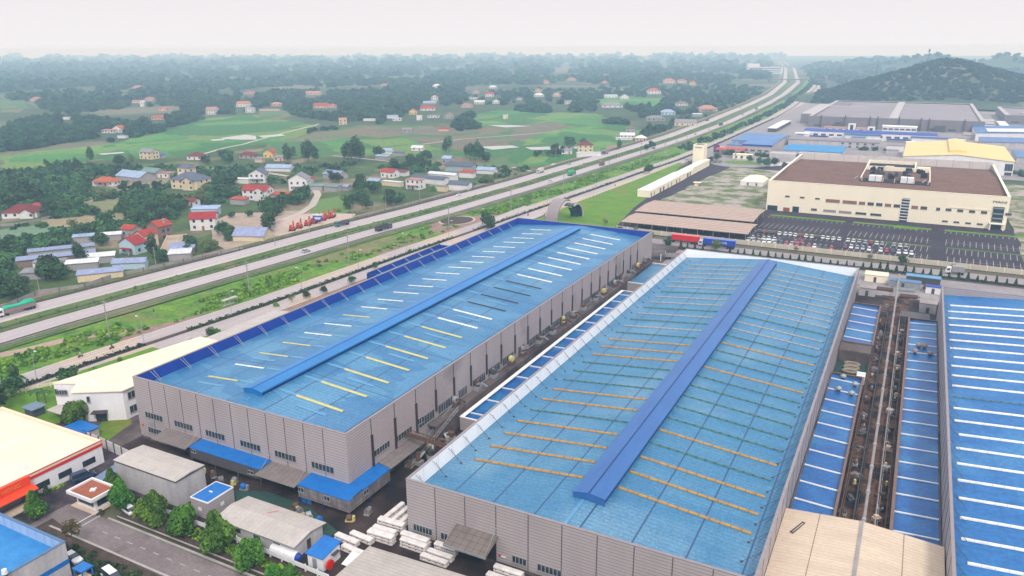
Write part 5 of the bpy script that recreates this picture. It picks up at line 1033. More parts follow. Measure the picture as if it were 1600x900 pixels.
# heavy vehicles
def truck(name, label, cabc, bedc, kind, x, y, rz, L=9.0, z=0.92, cat='truck', loadc=None):
    t = thing(name, label, cat, (x, y, z), rz); H = 2.9; cb = 2.1
    pc = plain('cab_'+str(cabc), cabc, 0.4); pb = plain('bed_'+str(bedc), bedc, 0.5)
    mb = MB(); x1 = L/2; loft(mb, [[(x1-cb,-1.2,0.6),(x1-cb,1.2,0.6),(x1-cb,1.2,H-0.15),(x1-cb,1.1,H),(x1-cb,-1.1,H),(x1-cb,-1.2,H-0.15)],[(x1-0.4,-1.2,0.6),(x1-0.4,1.2,0.6),(x1-0.4,1.2,H-0.3),(x1-0.5,1.1,H-0.1),(x1-0.5,-1.1,H-0.1),(x1-0.4,-1.2,H-0.3)],[(x1,-1.15,0.6),(x1,1.15,0.6),(x1,1.15,1.5),(x1-0.03,1.1,1.6),(x1-0.03,-1.1,1.6),(x1,-1.15,1.5)]]); mb.build('cab', pc, t)
    mb = MB(); mb.poly([(x1-0.36,-1.0,2.5),(x1-0.01,-1.0,1.65),(x1-0.01,1.0,1.65),(x1-0.36,1.0,2.5)]); mb.poly([(x1-1.6,-1.22,1.6),(x1-0.5,-1.22,1.6),(x1-0.7,-1.22,2.4),(x1-1.6,-1.22,2.4)]); mb.poly([(x1-1.6,1.22,1.6),(x1-1.6,1.22,2.4),(x1-0.7,1.22,2.4),(x1-0.5,1.22,1.6)]); mb.build('windscreen', mGlass, t)
    mb = MB(); mb.box(-L/2, x1-cb, -0.5, 0.5, 0.7, 1.05); mb.build('chassis', mSteelD, t)
    b0, b1 = -L/2, x1-cb-0.25
    if kind == 'tarp':
        mb = MB(); mb.box(b0,b1,-1.22,1.22,1.05,2.7)
        for k in range(7): xx = b0+(b1-b0)*k/6; mb.box(xx-0.05,xx+0.05,-1.27,1.27,1.05,2.75)
        mb.build('cargo_bed', pb, t); mb = MB(); secs = []
        for k in range(13):
            u = k/12; xx = b0+(b1-b0)*u; hh = 3.3+0.25*math.sin(u*9)+(0.35 if u < 0.35 else 0)-0.1*u; e = 0.5 if k in (0, 12) else 0
            secs.append([(xx,-1.28,2.55),(xx,1.28,2.55),(xx,1.25,2.95-e*0.3),(xx,0.7,hh-0.1-e),(xx,0,hh-e),(xx,-0.7,hh-0.1-e),(xx,-1.25,2.95-e*0.3)])
        loft(mb, secs); mb.build('tarpaulin', plain('green_tarpaulin', (0.01,0.42,0.25), 0.6), t, smooth=True)
    elif kind == 'dump':
        mb = MB(); mb.box(b0,b1,-1.25,-1.15,1.1,2.4); mb.box(b0,b1,1.15,1.25,1.1,2.4); mb.box(b0,b0+0.1,-1.15,1.15,1.1,2.4); mb.box(b1-0.1,b1,-1.15,1.15,1.1,2.7); mb.box(b0+0.1,b1-0.1,-1.15,1.15,1.1,1.7)
        for k in range(1,6): xx = b0+(b1-b0)*k/6; mb.box(xx-0.07,xx+0.07,-1.3,-1.25,1.1,2.4); mb.box(xx-0.07,xx+0.07,1.25,1.3,1.1,2.4)
        mb.build('tipper_bed', pb, t)
    elif kind == 'box':
        mb = MB(); mb.box(b0,b1,-1.25,1.25,1.1,3.5); mb.build('cargo_box', pb, t)
    elif kind == 'container':
        mb = MB(); mb.box(b0,b1,-1.22,1.22,1.35,3.95)
        for k in range(40): xx = b0+0.2+(b1-b0-0.4)*k/39; mb.box(xx-0.06,xx+0.06,-1.25,-1.22,1.5,3.8)
        mb.build('container', pb, t); mb = MB(); mb.box(b0+.02,b1-.02,-1.2,1.2,3.95,3.99); mb.build('container_top', plain('top_'+str(bedc), tuple(min(1, c*1.3+0.12) for c in bedc)), t)
        mb = MB(); mb.box(b0,b1,-1.0,1.0,1.1,1.35); mb.build('trailer_frame', mSteelD, t)
    wm = MB().cyl((0,-0.15,0),(0,0.15,0),0.5,None,10).build('wheel', mTyre); me = wm.data; bpy.data.objects.remove(wm)
    xs = [x1-1.1] + ([b0+0.8,b0+2.0] + ([b0+3.2] if L > 9 else []) + ([x1-3.2] if L > 10 else []))
    for xx in xs:
        for yy in (-1.05, 1.05): share('wheel', me, t, (xx, yy, 0.5))
    return t
def on(line, px, py): g = G(px, py, 0.9); return lane_x(line, g.y), g.y, lane_a(line, g.y)
x, y, a = on(far_c, 34, 494); truck('cargo_truck', 'white cab truck with bright green tarpaulin over its load on the highway', (0.72,0.70,0.72), (0.30,0.22,0.21), 'tarp', x+0.5, y+1.5, a+math.pi, 13.2)
for px, py, c, b, kd, L, lb in ((538,353,(0.05,0.17,0.14),(0.10,0.10,0.12),'dump',9,'dump truck with teal cab and dark bed beside the excavator yard'),(856,271,(0.6,0.6,0.62),(0.62,0.55,0.50),'box',8,'white box truck on the far carriageway near the red pagoda roofed house'),(953,241,(0.1,0.12,0.14),(0.3,0.3,0.32),'dump',8,'dark truck on the far carriageway beside the arcaded white house'),(1109,189,(0.06,0.12,0.16),(0.08,0.1,0.13),'dump',11,'dark teal truck on the far carriageway below the grey roofed barn')):
    x, y, a = on(far_c, px, py); truck('cargo_truck', lb, c, b, kd, x-1.8, y, a+math.pi, L)
for px, py, c, b, kd, L, lb in ((592,358,(0.13,0.14,0.16),(0.07,0.065,0.075),'dump',11,'long dark tipper truck on the near carriageway'),(886,273,(0.42,0.05,0.04),(0.03,0.35,0.12),'tarp',10,'truck with green load and red cab on the near carriageway'),(949,259,(0.2,0.06,0.06),(0.2,0.12,0.12),'box',6,'small dark red truck on the near carriageway'),(1128,196,(0.05,0.08,0.09),(0.06,0.07,0.08),'dump',11,'black truck on the near carriageway next to the median trees'),(1181,171,(0.1,0.3,0.28),(0.05,0.28,0.22),'box',10,'teal box truck farthest up the near carriageway')):
    x, y, a = on(near_c, px, py); truck('cargo_truck', lb, c, b, kd, x+1.5, y, a, L)
for px, py, c, ln, sd, lb in ((480,394,'silver',near_c,1.5,'silver car on the near carriageway below the excavator yard'),(719,306,'white',far_c,-1.5,'white car on the far carriageway beside the long walled compound'),(855,284,'white',near_c,1.5,'white van like car following the green loaded truck'),(901,258,'silver',far_c,-1.5,'silver car on the far carriageway behind the white box truck'),(1008,226,'white',far_c,1.5,'white car on the far carriageway near the fallow yard'),(1065,208,'white',far_c,-1.5,'white car on the far carriageway by the grey barn'),(1158,169,'silver',far_c,1,'silver car far up the far carriageway'),(1033,233,'dark grey',near_c,1.5,'dark car beside the median tree'),(1053,226,'white',near_c,-1.5,'white car just past the median tree'),(1062,221,'white',near_c,1.5,'second white car past the median tree'),(1094,211,'silver',near_c,1.5,'silver car behind the black truck'),(1167,180,'red',near_c,-1,'red car far up the near carriageway')):
    x, y, a = on(ln, px, py); put_car(c, x+sd, y, a+(math.pi if ln is far_c else 0), lb, z=0.92, name='car')
truck('container_truck', 'red container on a trailer with dark green cab behind the cream perimeter wall', (0.015,0.10,0.075), (0.62,0.012,0.02), 'container', -94.0, 359.0, math.pi, 15.4, z=0.38)
t = truck('container_truck', 'blue container with white lettering and a white cab on the estate road', (0.62,0.60,0.62), (0.015,0.06,0.42), 'container', -77.6, 357.6, math.pi, 17.0, z=0.38)
text('SINOKOR', 1.35, t, (-1.6,1.27,2.6), (R_(90),0,R_(180)), mWhite, 0.02, sx=1.15)
truck('cargo_truck', 'small white cabbed truck with grey box on the estate road beyond the stained alley', (0.7,0.7,0.7), (0.33,0.32,0.33), 'box', 20.5, 356.5, math.pi, 7, z=0.38)
truck('cargo_truck', 'red cabbed truck parked at the far end of the mauve shed', (0.45,0.03,0.03), (0.30,0.28,0.28), 'dump', -89.5, 328, R_(20), 7.5, z=0.36)
t = thing('open_frame_store', 'open white framed bay at the far end of the mauve shed', 'shed', (-100.5, 322, 0)); mb = MB(); mb.box(0,7,0,7,3.6,3.8); mb.build('roof', mConcD, t)
for x, y in ((0.2,0.2),(6.8,0.2),(0.2,6.8),(6.8,6.8)): mb = MB(); mb.box(x-.15,x+.15,y-.15,y+.15,.35,3.6); mb.build('post', mWhite, t)
# excavators
mEx = plain('excavator_orange', (0.46,0.045,0.02), 0.5)
t = thing('excavator', 'leftmost of the orange red excavators lined up in the gravel yard', 'excavator', (0,0,0), 0, 'orange excavators in the gravel yard'); EX = t
for s_ in (-1, 1): mb = MB(); mb.ext([(-2.0,0.3),(-1.7,0),(1.7,0),(2.0,0.3),(2.0,0.6),(1.7,0.9),(-1.7,0.9),(-2.0,0.6)], 'y', s_*1.3-0.28, s_*1.3+0.28); mb.build('track', mTyre, t)
mb = MB(); mb.box(-2.1,1.2,-1.35,1.35,1.05,1.9); mb.box(-2.1,-0.9,-1.35,1.35,1.9,2.4); mb.box(-.6,.6,-1.2,1.2,.4,1.05); mb.build('body', mEx, t)
mb = MB(); mb.box(-0.2,1.4,0.45,1.35,1.9,3.0); cb_ = mb.build('cab', mEx, t); mb = MB(); mb.box(-0.1,1.45,0.4,1.38,2.1,2.8); mb.build('cab_glass', mGlass, cb_)
mb = MB(); mb.beam((0.9,-0.2,1.8),(2.9,-0.2,4.6),0.42); mb.beam((2.9,-0.2,4.6),(4.2,-0.2,4.3),0.38); bo = mb.build('boom', mEx, t); mb = MB(); mb.beam((4.2,-0.2,4.4),(4.5,-0.2,1.4),0.3); mb.build('stick', mEx, bo); mb = MB(); mb.ext([(4.2,0.3),(5.0,0.2),(4.9,1.3),(4.3,1.4)], 'y', -0.7, 0.3); mb.build('bucket', mRust, bo)
exs = [(457,361),(468,357),(481,353),(490,350),(497,347),(505,345),(512,342),(518,341)]
for k, (px, py) in enumerate(exs):
    g = G(px, py); a = R_(115)+random.uniform(-0.2,0.2)
    if k == 0: EX.location = (g.x, g.y, 0.05); EX.rotation_euler = (0,0,a)
    else: dup(EX, (g.x, g.y, 0.05), a, f"orange red excavator, {ORD[k]} from the left in the gravel yard")
g = G(497, 352); t = thing('billboard', 'blue and white billboard on posts in front of the excavators', 'billboard', (g.x,g.y,0), R_(20)); mb = MB(); mb.box(-2.6,2.6,-0.1,0.1,2.6,6.2); mb.build('panel', plain('sign_blue',(0.03,0.07,0.40)), t); mb = MB(); mb.box(-2.6,2.6,-0.13,-0.1,5.3,6.2); mb.box(-1.9,2.0,-0.13,-0.1,4.2,4.5); mb.box(-1.5,1.6,-0.13,-0.1,3.3,3.9); mb.build('white_lettering', mWhite, t)
for x in (-2.2,2.2): mb = MB(); mb.cyl((x,0,0),(x,0,2.6),0.1); mb.build('post', mOrange, t)

# motorcycles with riders
def rider(x, y, z, a, shirt, label, blabel):
    t = thing('motorbike', blabel, 'motorbike', (x,y,z), a); 
    for xx in (-0.62,0.62): mb = MB(); mb.cyl((xx,-0.05,0.3),(xx,0.05,0.3),0.3,None,12); mb.build('wheel', mTyre, t)
    mb = MB(); mb.ext([(-0.7,0.5),(-0.5,0.72),(0.2,0.74),(0.45,0.6),(0.35,0.3),(-0.4,0.25)], 'y', -0.13, 0.13); mb.build('frame', plain('bike_red',(0.25,0.03,0.03)), t)
    mb = MB(); mb.cyl((0.62,0,0.3),(0.4,0,1.0),0.04); mb.cyl((0.4,-0.3,1.02),(0.4,0.3,1.02),0.025); mb.build('handlebar', mSteelD, t)
    V = [(-0.15,0,0.85),(-0.12,0,1.1),(-0.02,0,1.35),(0,0,1.5),(0.03,0,1.62),(0.04,0,1.74),(0.02,0.19,1.38),(0.2,0.25,1.15),(0.4,0.28,1.06),(0.02,-0.19,1.38),(0.2,-0.25,1.15),(0.4,-0.28,1.06),(0.0,0.13,0.82),(0.3,0.2,0.8),(0.18,0.2,0.4),(0.3,0.2,0.33),(0.0,-0.13,0.82),(0.3,-0.2,0.8),(0.18,-0.2,0.4),(0.3,-0.2,0.33)]
    E_ = [(0,1),(1,2),(2,3),(3,4),(4,5),(2,6),(6,7),(7,8),(2,9),(9,10),(10,11),(0,12),(12,13),(13,14),(14,15),(0,16),(16,17),(17,18),(18,19)]
    Rr = [.16,.15,.17,.07,.09,.11,.075,.05,.035,.075,.05,.035,.11,.08,.06,.045,.11,.08,.06,.045]
    me = bpy.data.meshes.new('person'); me.from_pydata(V, E_, []); o = bpy.data.objects.new('person', me); COL.objects.link(o); o.location = (x,y,z); o.rotation_euler = (0,0,a); tag(o, label, 'person')
    sk = o.modifiers.new('skin','SKIN'); 
    if not me.skin_vertices: bpy.context.view_layer.objects.active = o
    sv = me.skin_vertices[0].data if me.skin_vertices else None
    if sv:
        for k, r in enumerate(Rr): sv[k].radius = (r, r)
        sv[0].use_root = True
    ss = o.modifiers.new('smooth','SUBSURF'); ss.levels = ss.render_levels = 1; me.materials.append(plain('shirt_'+str(shirt), shirt))
    mb = MB(); n = 8; mb.cyl((0.03,0,1.72),(0.03,0,1.84),0.14,0.13,n); mb.cyl((0.03,0,1.84),(0.03,0,1.91),0.13,0.06,n); mb.build('helmet', plain('helmet_dark',(0.04,0.04,0.05)), o)
for px, py, ln, dx, fl, sh, lb in ((126,558,sv_c,0,0,(0.5,0.5,0.52),'pale shirted'),(175,545,sv_c,-1,0,(0.06,0.06,0.08),'dark shirted'),(825,337,sv_w,0,1,(0.10,0.03,0.04),'maroon shirted'),(961,291,sv_w,1,1,(0.04,0.04,0.04),'black shirted')):
    g = G(px, py, 0.3); rider(g.x, g.y, 0.32, R_(95 if not fl else 95), sh, lb+' rider in a dark helmet, bent over the handlebar', 'small motorbike under the '+lb+' rider')

# ---------------- lamps and poles ----------------
t = thing('street_lamp', 'grey street lamp on the service road median', 'street lamp', (0,0,0), 0, 'street lamps on the service road median'); LMP = t
mb = MB(); mb.cyl((0,0,0),(0,0,9),0.11,0.06,6); mb.build('pole', mSteel, t); mb = MB(); mb.beam((0,0,8.9),(1.6,0,9.5),0.06); mb.build('arm', mSteel, t); mb = MB(); mb.box(1.3,2.2,-0.15,0.15,9.42,9.6); mb.build('lamp_head', mWhite, t)
first = True
for k in range(22):
    y = 117+k*33.0; x = lane_x(sv_c, y)+5.3
    if first: LMP.location = (x,y,0.4); first = False
    else: dup(LMP, (x,y,0.4), math.pi if k % 2 else 0, f'grey street lamp on the service road median, {ORDX(k)} from the near end')
LMP['label'] = 'grey street lamp on the service road median, first from the near end'
    
t = thing('power_pole', 'concrete power pole with crossarm on the grassy strip beside the highway', 'power pole', (0,0,0), 0, 'concrete power poles beside the highway'); PP = t
mb = MB(); mb.cyl((0,0,0),(0,0,13.4),0.24,0.15,6); mb.build('pole', mConc, t)
for z in (12.6,11.4): mb = MB(); mb.box(-1.1,1.1,-0.07,0.07,z,z+0.14); mb.build('crossarm', mSteel, t)
for x in (-0.9,0,0.9): mb = MB(); mb.cyl((x,0,12.74),(x,0,13.0),0.06); mb.build('insulator', mConc, t)
first = True; prev = None
for k, y in enumerate((93,149,205,259,332,391,455,526,590,650,715,790,870,960,1060,1180)):
    x = -225+0.0+(lane_x(near_c, y)-lane_x(near_c,149))*0.62+min(12,(y-149)*0.03)
    if first: PP.location = (x,y,0.1); first = False
    else: dup(PP, (x,y,0.1), 0, f'concrete power pole on the grassy strip beside the highway, {ORDX(k)} from the near end')
PP['label'] = 'concrete power pole on the grassy strip beside the highway, first from the near end'
mb = MB(); 
t = thing('village_pole', 'pale concrete pole on the village side of the highway', 'power pole', (0,0,0), 0, 'poles on the village side of the highway'); VP = t
mb = MB(); mb.cyl((0,0,0),(0,0,9),0.16,0.1,6); mb.build('pole', mConc, t); mb = MB(); mb.box(-0.7,0.7,-0.05,0.05,8.4,8.5); mb.build('crossarm', mSteel, t)
for k, (px, py) in enumerate(((64,467),(244,417),(430,386),(484,368),(551,344),(603,327),(656,313),(811,272),(868,248))):
    g = G(px, py)
    if k == 0: VP.location = g
    else: dup(VP, g, random.uniform(-.3,.3), f'pale concrete pole on the village side of the highway, {ORDX(k)} from the near end')
VP['label'] = 'pale concrete pole on the village side of the highway, first from the near end'
g = G(360,478); t = thing('bus_shelter', 'small roadside shelter with grey flat roof on the weedy verge', 'shelter', (g.x,g.y,0.2), R_(90)); mb = MB(); mb.box(-3.2,3.2,-.9,.9,2.6,2.75); mb.build('roof', mPaleP, t); mb = MB(); mb.box(-2.9,2.9,0.3,.8,0.1,0.6); mb.build('bench', mPaleP, t)
for x in (-2.9,2.9):
    for y in (-.7,.7): mb = MB(); mb.cyl((x,y,0),(x,y,2.6),0.08); mb.build('post', mSteel, t)
g = G(233,498); t = thing('traffic_light', 'short traffic signal post at the end of the hedge median', 'traffic light', (g.x+3,g.y,0.4)); mb = MB(); mb.cyl((0,0,0),(0,0,3.4),0.07); mb.build('pole', mSteel, t); mb = MB(); mb.box(-.2,.2,-.15,.15,2.6,3.5); mb.build('signal_head', mSteelD, t)

# ---------------- yard goods ----------------
mBund = mat('white_wrapped_panels', (0.74,0.70,0.68), (0.60,0.55,0.53), rough=0.6, ns=0.7, fine=(2,0.08)); mPal = plain('brown_pallet_wood', (0.09,0.03,0.025))
def stack(x, y, L, w_, n, rz, label, rowsn=1, h=0.42):
    t = thing('panel_stack', label, 'panel stack', (x,y,0.35), rz, 'stacks of white wrapped panels in the yard'); z = 0
    for k in range(n):
        mb = MB()
        for xx in (-L*0.4,-L*0.13,L*0.13,L*0.4): mb.box(xx-0.1,xx+0.1,-w_/2-0.05,w_/2+0.05,z,z+0.16)
        mb.box(-L*0.42,L*0.42,-w_/2+.1,-w_/2+.2,z,z+.1); mb.build('pallet', mPal, t); z += 0.2
        mb = MB(); o_ = random.uniform(-.15,.15); mb.ext([(-w_/2,z),(-w_/2,z+h-0.1),(-w_/2+0.2,z+h),(w_/2-0.2,z+h),(w_/2,z+h-0.1),(w_/2,z)], 'x', -L/2+o_, L/2+o_); mb.build('panel_bundle', mBund, t); z += h
    return t
for a_ in ((-80.8,101.0,5.6,1.5,3,R_(2),'low front stack of white panels left of the shed corner'),(-81.6,103.2,5.2,1.3,2,R_(2),'short middle stack of white panels left of the shed corner'),(-81.4,105.2,5.8,1.4,3,R_(3),'white stack behind the front one left of the shed corner'),
           (-83.2,108.6,6.0,1.0,3,R_(88),'first of three white stacks pointing away beside the wall'),(-81.4,108.6,6.0,0.9,3,R_(88),'grey middle one of three stacks pointing away beside the wall'),(-79.6,108.8,6.0,1.0,3,R_(88),'last of three white stacks pointing away beside the wall'),
           (-74.4,103.2,6.0,1.4,3,0,'white stack under the first wall window'),(-73.6,101.6,5.6,1.3,3,0,'white stack in front of the first wall window stack'),(-67.8,103.4,4.6,1.2,3,0,'white stack under the second wall window'),(-67.9,101.7,5.2,1.2,2,0,'middle white stack near the canopy'),(-68.2,100.0,5.6,1.2,2,0,'lowest white stack near the canopy'),
           (-54.3,102.6,5.6,1.2,3,0,'white stack right of the canopy'),(-54.6,100.8,5.6,1.3,2,0,'brown topped stack at the lower picture edge'),(-47.6,102.6,5.6,1.2,2,0,'white stack farther right of the canopy'),
           (-86.2,97.6,5.4,1.3,2,R_(-4),'white stack behind the little white hut'),(-84.2,99.4,5.2,1.3,2,R_(-4),'white stack nearest the green stained floor'),(-82.6,95.4,6.0,1.2,2,R_(-4),'white stack beside the ribbed grey roof'),):
    stack(*a_)
t = thing('liquid_tank', 'long white tank lying behind the white fence', 'tank', (-96.6,88.9,0.4)); mb = MB(); mb.cyl((0,0,1.0),(6,0,1.0),0.9,None,14); mb.build('barrel', mWhite, t, smooth=False); mb = MB(); mb.cyl((6,0,1.0),(6.8,0,1.0),0.85,0.4,12); mb.build('end_cap', mLin, t)
for x in (1,5): mb = MB(); mb.box(x-.15,x+.15,-.6,.6,0,.3); mb.build('saddle', mSteelD, t)
g = G(618,862); t = thing('white_sheet_cover', 'white sheet covered box beside the ribbed grey roof', 'covered box', (-81.6,91.0,0.35)); mb = MB(); mb.box(0,2.6,0,3.2,0.9,1.0); mb.ext([(0,0.95),(3.2,1.6),(3.2,1.65),(0,1.0)], 'x', -0.6, 3.0); mb.build('cover', mWhite, t); mb = MB(); mb.box(.2,2.4,.2,3,0,.9); mb.build('box_body', mSteelD, t)
t = thing('site_kiosk', 'tiny blue roofed stand at the lower left verge', 'kiosk', (-121.8,66.6,0.35)); mb = MB(); mb.box(0,2.6,0,2.2,2.6,2.9); mb.build('roof', mCanB, t)
for x, y in ((0.2,0.2),(2.4,0.2),(0.2,2.0),(2.4,2.0)): mb = MB(); mb.box(x-.1,x+.1,y-.1,y+.1,0,2.6); mb.build('post', mCanB, t)
mb = MB(); mb.box(.3,2.3,.3,1.9,0,1.0); mb.build('counter', mRoofSand, t)
t = thing('barrier_arm', 'white barrier arm across the estate road by the guard house', 'barrier', (-136.6,82.3,0.35)); mb = MB(); mb.box(-.3,.3,-.3,.3,0,1.1); mb.build('housing', mSteelD, t); mb = MB(); mb.box(-.05,.05,-5.2,-.3,.85,.97); mb.build('arm', mWhite, t)
# machines on the deck
def fan_unit(x, y, z, rz, kind, label, group):
    sc_ = 0.62 if -20 < x else 1.25
    t = thing('machine_unit', label, 'machine', (x,y,z), rz, group)
    c = [mSteel, mRust, mSteelD, mYelA][kind % 4]; c2 = [mRust, mSteel, mSteel, mRust][kind % 4]
    mb = MB(); mb.box(-.9,.9,-.6,.6,0,.8); mb.build('base', c2, t)
    mb = MB()
    if kind % 3 == 0: mb.cyl((0,-.4,1.3),(0,.4,1.3),.75,None,12)
    elif kind % 3 == 1: mb.cyl((0,0,.8),(0,0,2.3),.5,.42,10)
    else: mb.box(-.7,.7,-.5,.5,.8,1.7)
    mb.build('casing', c, t); mb = MB(); mb.cyl((.4,0,1.4),(.5,1.4,1.9),.22,None,6); mb.cyl((.5,1.4,1.9),(-.4,2.0,1.0),.22,None,6); mb.build('duct', c2, t); t.scale = (sc_, sc_, sc_); return t
for k in range(17): fan_unit(-93.0+random.uniform(-.25,.2), 150+k*9.2+random.uniform(-1.5,1.5), 5.3, random.choice((R_(90),R_(-90))), k, f"fan and duct unit on the machine deck, {ORD[k]} from the stair end", 'fan units on the machine deck')
for k, (x, y) in enumerate(((-90.6,128),(-89.3,131.5),(-91.2,134),(-88.7,137.5),(-90.0,141))): fan_unit(x, y, 0.36, k*0.8, k+1, f"grey tank unit under the sloping conveyor, {ORD[k]} from the near end", 'tank units under the conveyor')
for k in range(15): fan_unit(-3.3+random.uniform(-.3,1.0), 142+k*9.6+random.uniform(-3,3), 0.36, random.uniform(0,6), random.randrange(8), f"machine unit left of the alley pipe, {ORD[k]} from the near end", 'machines along the stained alley')
for k in range(15): fan_unit(3.8+random.uniform(-1.0,.3), 138+k*9.4+random.uniform(-3,3), 0.36, random.uniform(0,6), random.randrange(8), f"machine unit right of the alley pipe, {ORD[k]} from the near end", 'machines along the stained alley')
def truss(name, label, p, q, w_, h_, n, m, cat):
    t = thing(name, label, cat, p); d = Vector(q)-Vector(p); u = d.normalized(); sdv = Vector((-u.y,u.x,0)).normalized()*w_/2; up = Vector((0,0,h_))
    for s_, nm in ((-1,'side_frame'),(1,'side_frame')):
        mb = MB(); o = sdv*s_; mb.beam(o, d+o, .12); mb.beam(o+up, d+o+up, .12)
        for k in range(n): a, b = d*(k/n)+o, d*((k+1)/n)+o; mb.beam(a, b+up, .08); mb.beam(a, a+up, .08)
        mb.build(nm, m, t)
    mb = MB(); a, b = sdv, -sdv; mb.poly([tuple(a),tuple(b),tuple(d+b),tuple(d+a)]); mb.build('deck', mRust, t); return t
truss('conveyor', 'sloping latticed conveyor climbing to the machine deck', (-91.6,125.5,0.4), (-92.2,147,5.4), 1.7, 1.0, 14, mSteel, 'conveyor')
truss('truss_bridge', 'rusty truss bridge spanning between the two big sheds', (-93.7,128.2,7.0), (-77.6,127.2,7.0), 1.2, 1.0, 14, mRust, 'bridge')
# roof domes and pit goods
for k, (x, y) in enumerate(((8.3,248.4),(9.8,248.4),(7.4,242.6),(11.3,242.6))):
    t = thing('roof_ventilator', f"grey round roof ventilator on the right annex, {['far left','far right','near left','near right'][k]} of the four", 'ventilator', (x,y,3.75), 0, 'round roof ventilators'); mb = MB(); mb.cyl((0,0,0),(0,0,.7),.45,None,10); mb.build('neck', mSteelD, t); mb = MB(); mb.cyl((0,0,.7),(0,0,1.2),.85,.8,12); mb.cyl((0,0,1.2),(0,0,1.6),.8,.25,12); mb.build('hood', plain('tan_hood',(0.30,0.24,0.22)), t)
for k, (x, y) in enumerate(((-9.6,213.5),(-6.3,209.5),(-9.9,204.5),(-6.6,203))):
    t = thing('roof_ventilator', f"grey round roof ventilator on the left annex, {['first','second','third','last'][k]} counting from the pit", 'ventilator', (x,y,3.8), 0, 'round roof ventilators'); mb = MB(); mb.cyl((0,0,0),(0,0,.6),.45,None,10); mb.build('neck', mSteelD, t); mb = MB(); mb.cyl((0,0,.6),(0,0,1.0),.85,.8,12); mb.cyl((0,0,1.0),(0,0,1.4),.8,.25,12); mb.build('hood', mSteel, t)
mb = MB(); mb.box(-12.8,-4.2,216.4,242.6,.36,.38); tag(mb.build('pit_floor', mGreenY), kind='structure')
mb = MB(); mb.box(-12.8,-4.2,236,242.8,.4,3.9); tag(mb.build('lower_platform', mConcD), kind='structure')
for k, y in enumerate((227.5,230.5,233.5)): 
    t = thing('wire_coil', f"tan oval coil in the machine pit, {['nearest','middle','farthest'][k]} of three", 'coil', (-8.6,y,0.38), 0, 'coils in the machine pit'); mb = MB(); n = 14
    for j in range(n):
        a0, a1 = 2*math.pi*j/n, 2*math.pi*(j+1)/n; mb.cyl((2*math.cos(a0),1.0*math.sin(a0),.5),(2*math.cos(a1),1.0*math.sin(a1),.5),.42,None,5)
    mb.build('winding', plain('tan_wire',(0.30,0.25,0.19)), t)
t = thing('white_crate', 'bright white crate in the machine pit', 'crate', (-6.6,220,0.38)); mb = MB(); mb.box(0,2.2,0,3.4,0,2.4); mb.build('shell', mWhite, t); mb = MB(); mb.box(-.05,2.25,1.6,1.75,0,2.45); mb.build('strap', mSteel, t)
t = thing('timber_bundle', 'low orange brown timber bundle beside the white crate', 'timber', (-11.5,220,0.38), 0.1); mb = MB(); mb.box(0,4,0,1,0,.6); mb.box(0,4,1.4,2.4,0,.5); mb.box(.3,.5,0,2.4,.5,.7); mb.build('planks', plain('orange_timber',(0.35,0.20,0.11)), t)
# far service yard
def yard_box(name, label, x, y, w_, d_, h_, mw, mr, cat='shed', rz=0):
    t = thing(name, label, cat, (x,y,.35), rz); mb = MB(); mb.box(0,w_,0,d_,0,h_); mb.build('wall', mw, t); mb = MB(); mb.box(-.2,w_+.2,-.2,d_+.2,h_,h_+.18); mb.build('roof', mr, t); mb = MB(); mb.box(w_*.4,w_*.4+1,-.06,0,0,min(2.1,h_*.8)); mb.build('door', mSteelD, t); return t
yard_box('cream_shed','cream roofed shed in the far service yard beside the white parapet',-11.8,329,8.2,6,2.8,mWallCream,mRoofCream)
yard_box('long_canopy','pale blue long canopy in the far service yard',-2.8,325,11,3.5,2.6,mSteel,mat('slate_blue_sheet2',(0,0,0)))
yard_box('long_canopy','dark blue edged long canopy in the far service yard',3.0,334,12,4,2.8,mSteelD,mPaleSheet)
yard_box('white_cabin','white cabin with blue fascia in the far service yard',10.0,322,5,3,2.6,mWallWhite,mLin,'cabin')
yard_box('grey_cabin','square grey flat roofed cabin against the parapet of the widest shed',-12.4,308,5.6,7,3.0,mWallGrey,mConc,'cabin')
yard_box('grey_cabin','tall square grey flat roofed cabin against the deep blue shed',8.2,296,5.2,12,3.4,mWallGrey,mConc,'cabin')
yard_box('dark_cabin','dark cabin with white roof patches behind the longest annex',-0.0+2.6,280,8.5,6,2.6,mSteelD,mSteelD,'cabin')
yard_box('dark_cabin','navy roofed low cabin at the head of the stained alley',-10,287,6,3.5,2.2,mSteelD,mDkBlue,'cabin')
for k, (x, y, rz) in enumerate(((-4,318,0),(3.5,321,.1),(4.5,312,0),(9.4,314.5,0.05),(12,330,1.4),(-10,320,.2))):
    t = thing('beam_stack', f"stack of long steel beams in the far service yard, {ORD[k]} counting from the left", 'beam stack', (x,y,.36), rz, 'beam stacks in the far service yard')
    mb = MB(); 
    for j in range(4): mb.box(-3,3,j*.7-.2,j*.7+.3,.2,.7+.15*(j%2))
    mb.box(-2,-1.8,-.4,2.6,0,.2); mb.box(1.8,2,-.4,2.6,0,.2); mb.build('beams', mSteel if k % 2 else mRust, t)
t = thing('comm_mast', 'thin lattice mast on the ridge of the wooded hill', 'mast', (-4,1745,40)); mb = MB()
for x, y in ((-2,-2),(2,-2),(2,2),(-2,2)): mb.beam((x,y,0),(x*.3,y*.3,44),.35)
for k in range(10): z = k*4.4; s_ = 2-1.4*z/44; mb.beam((-s_,-s_,z),(s_,-s_,z+4.4),.2); mb.beam((s_,-s_,z),(-s_,-s_,z+4.4),.2)
mb.build('lattice', mSteelD, t); mb = MB(); mb.box(-1.4,1.4,-1.4,1.4,40,46); mb.build('antenna', mSteelD, t)
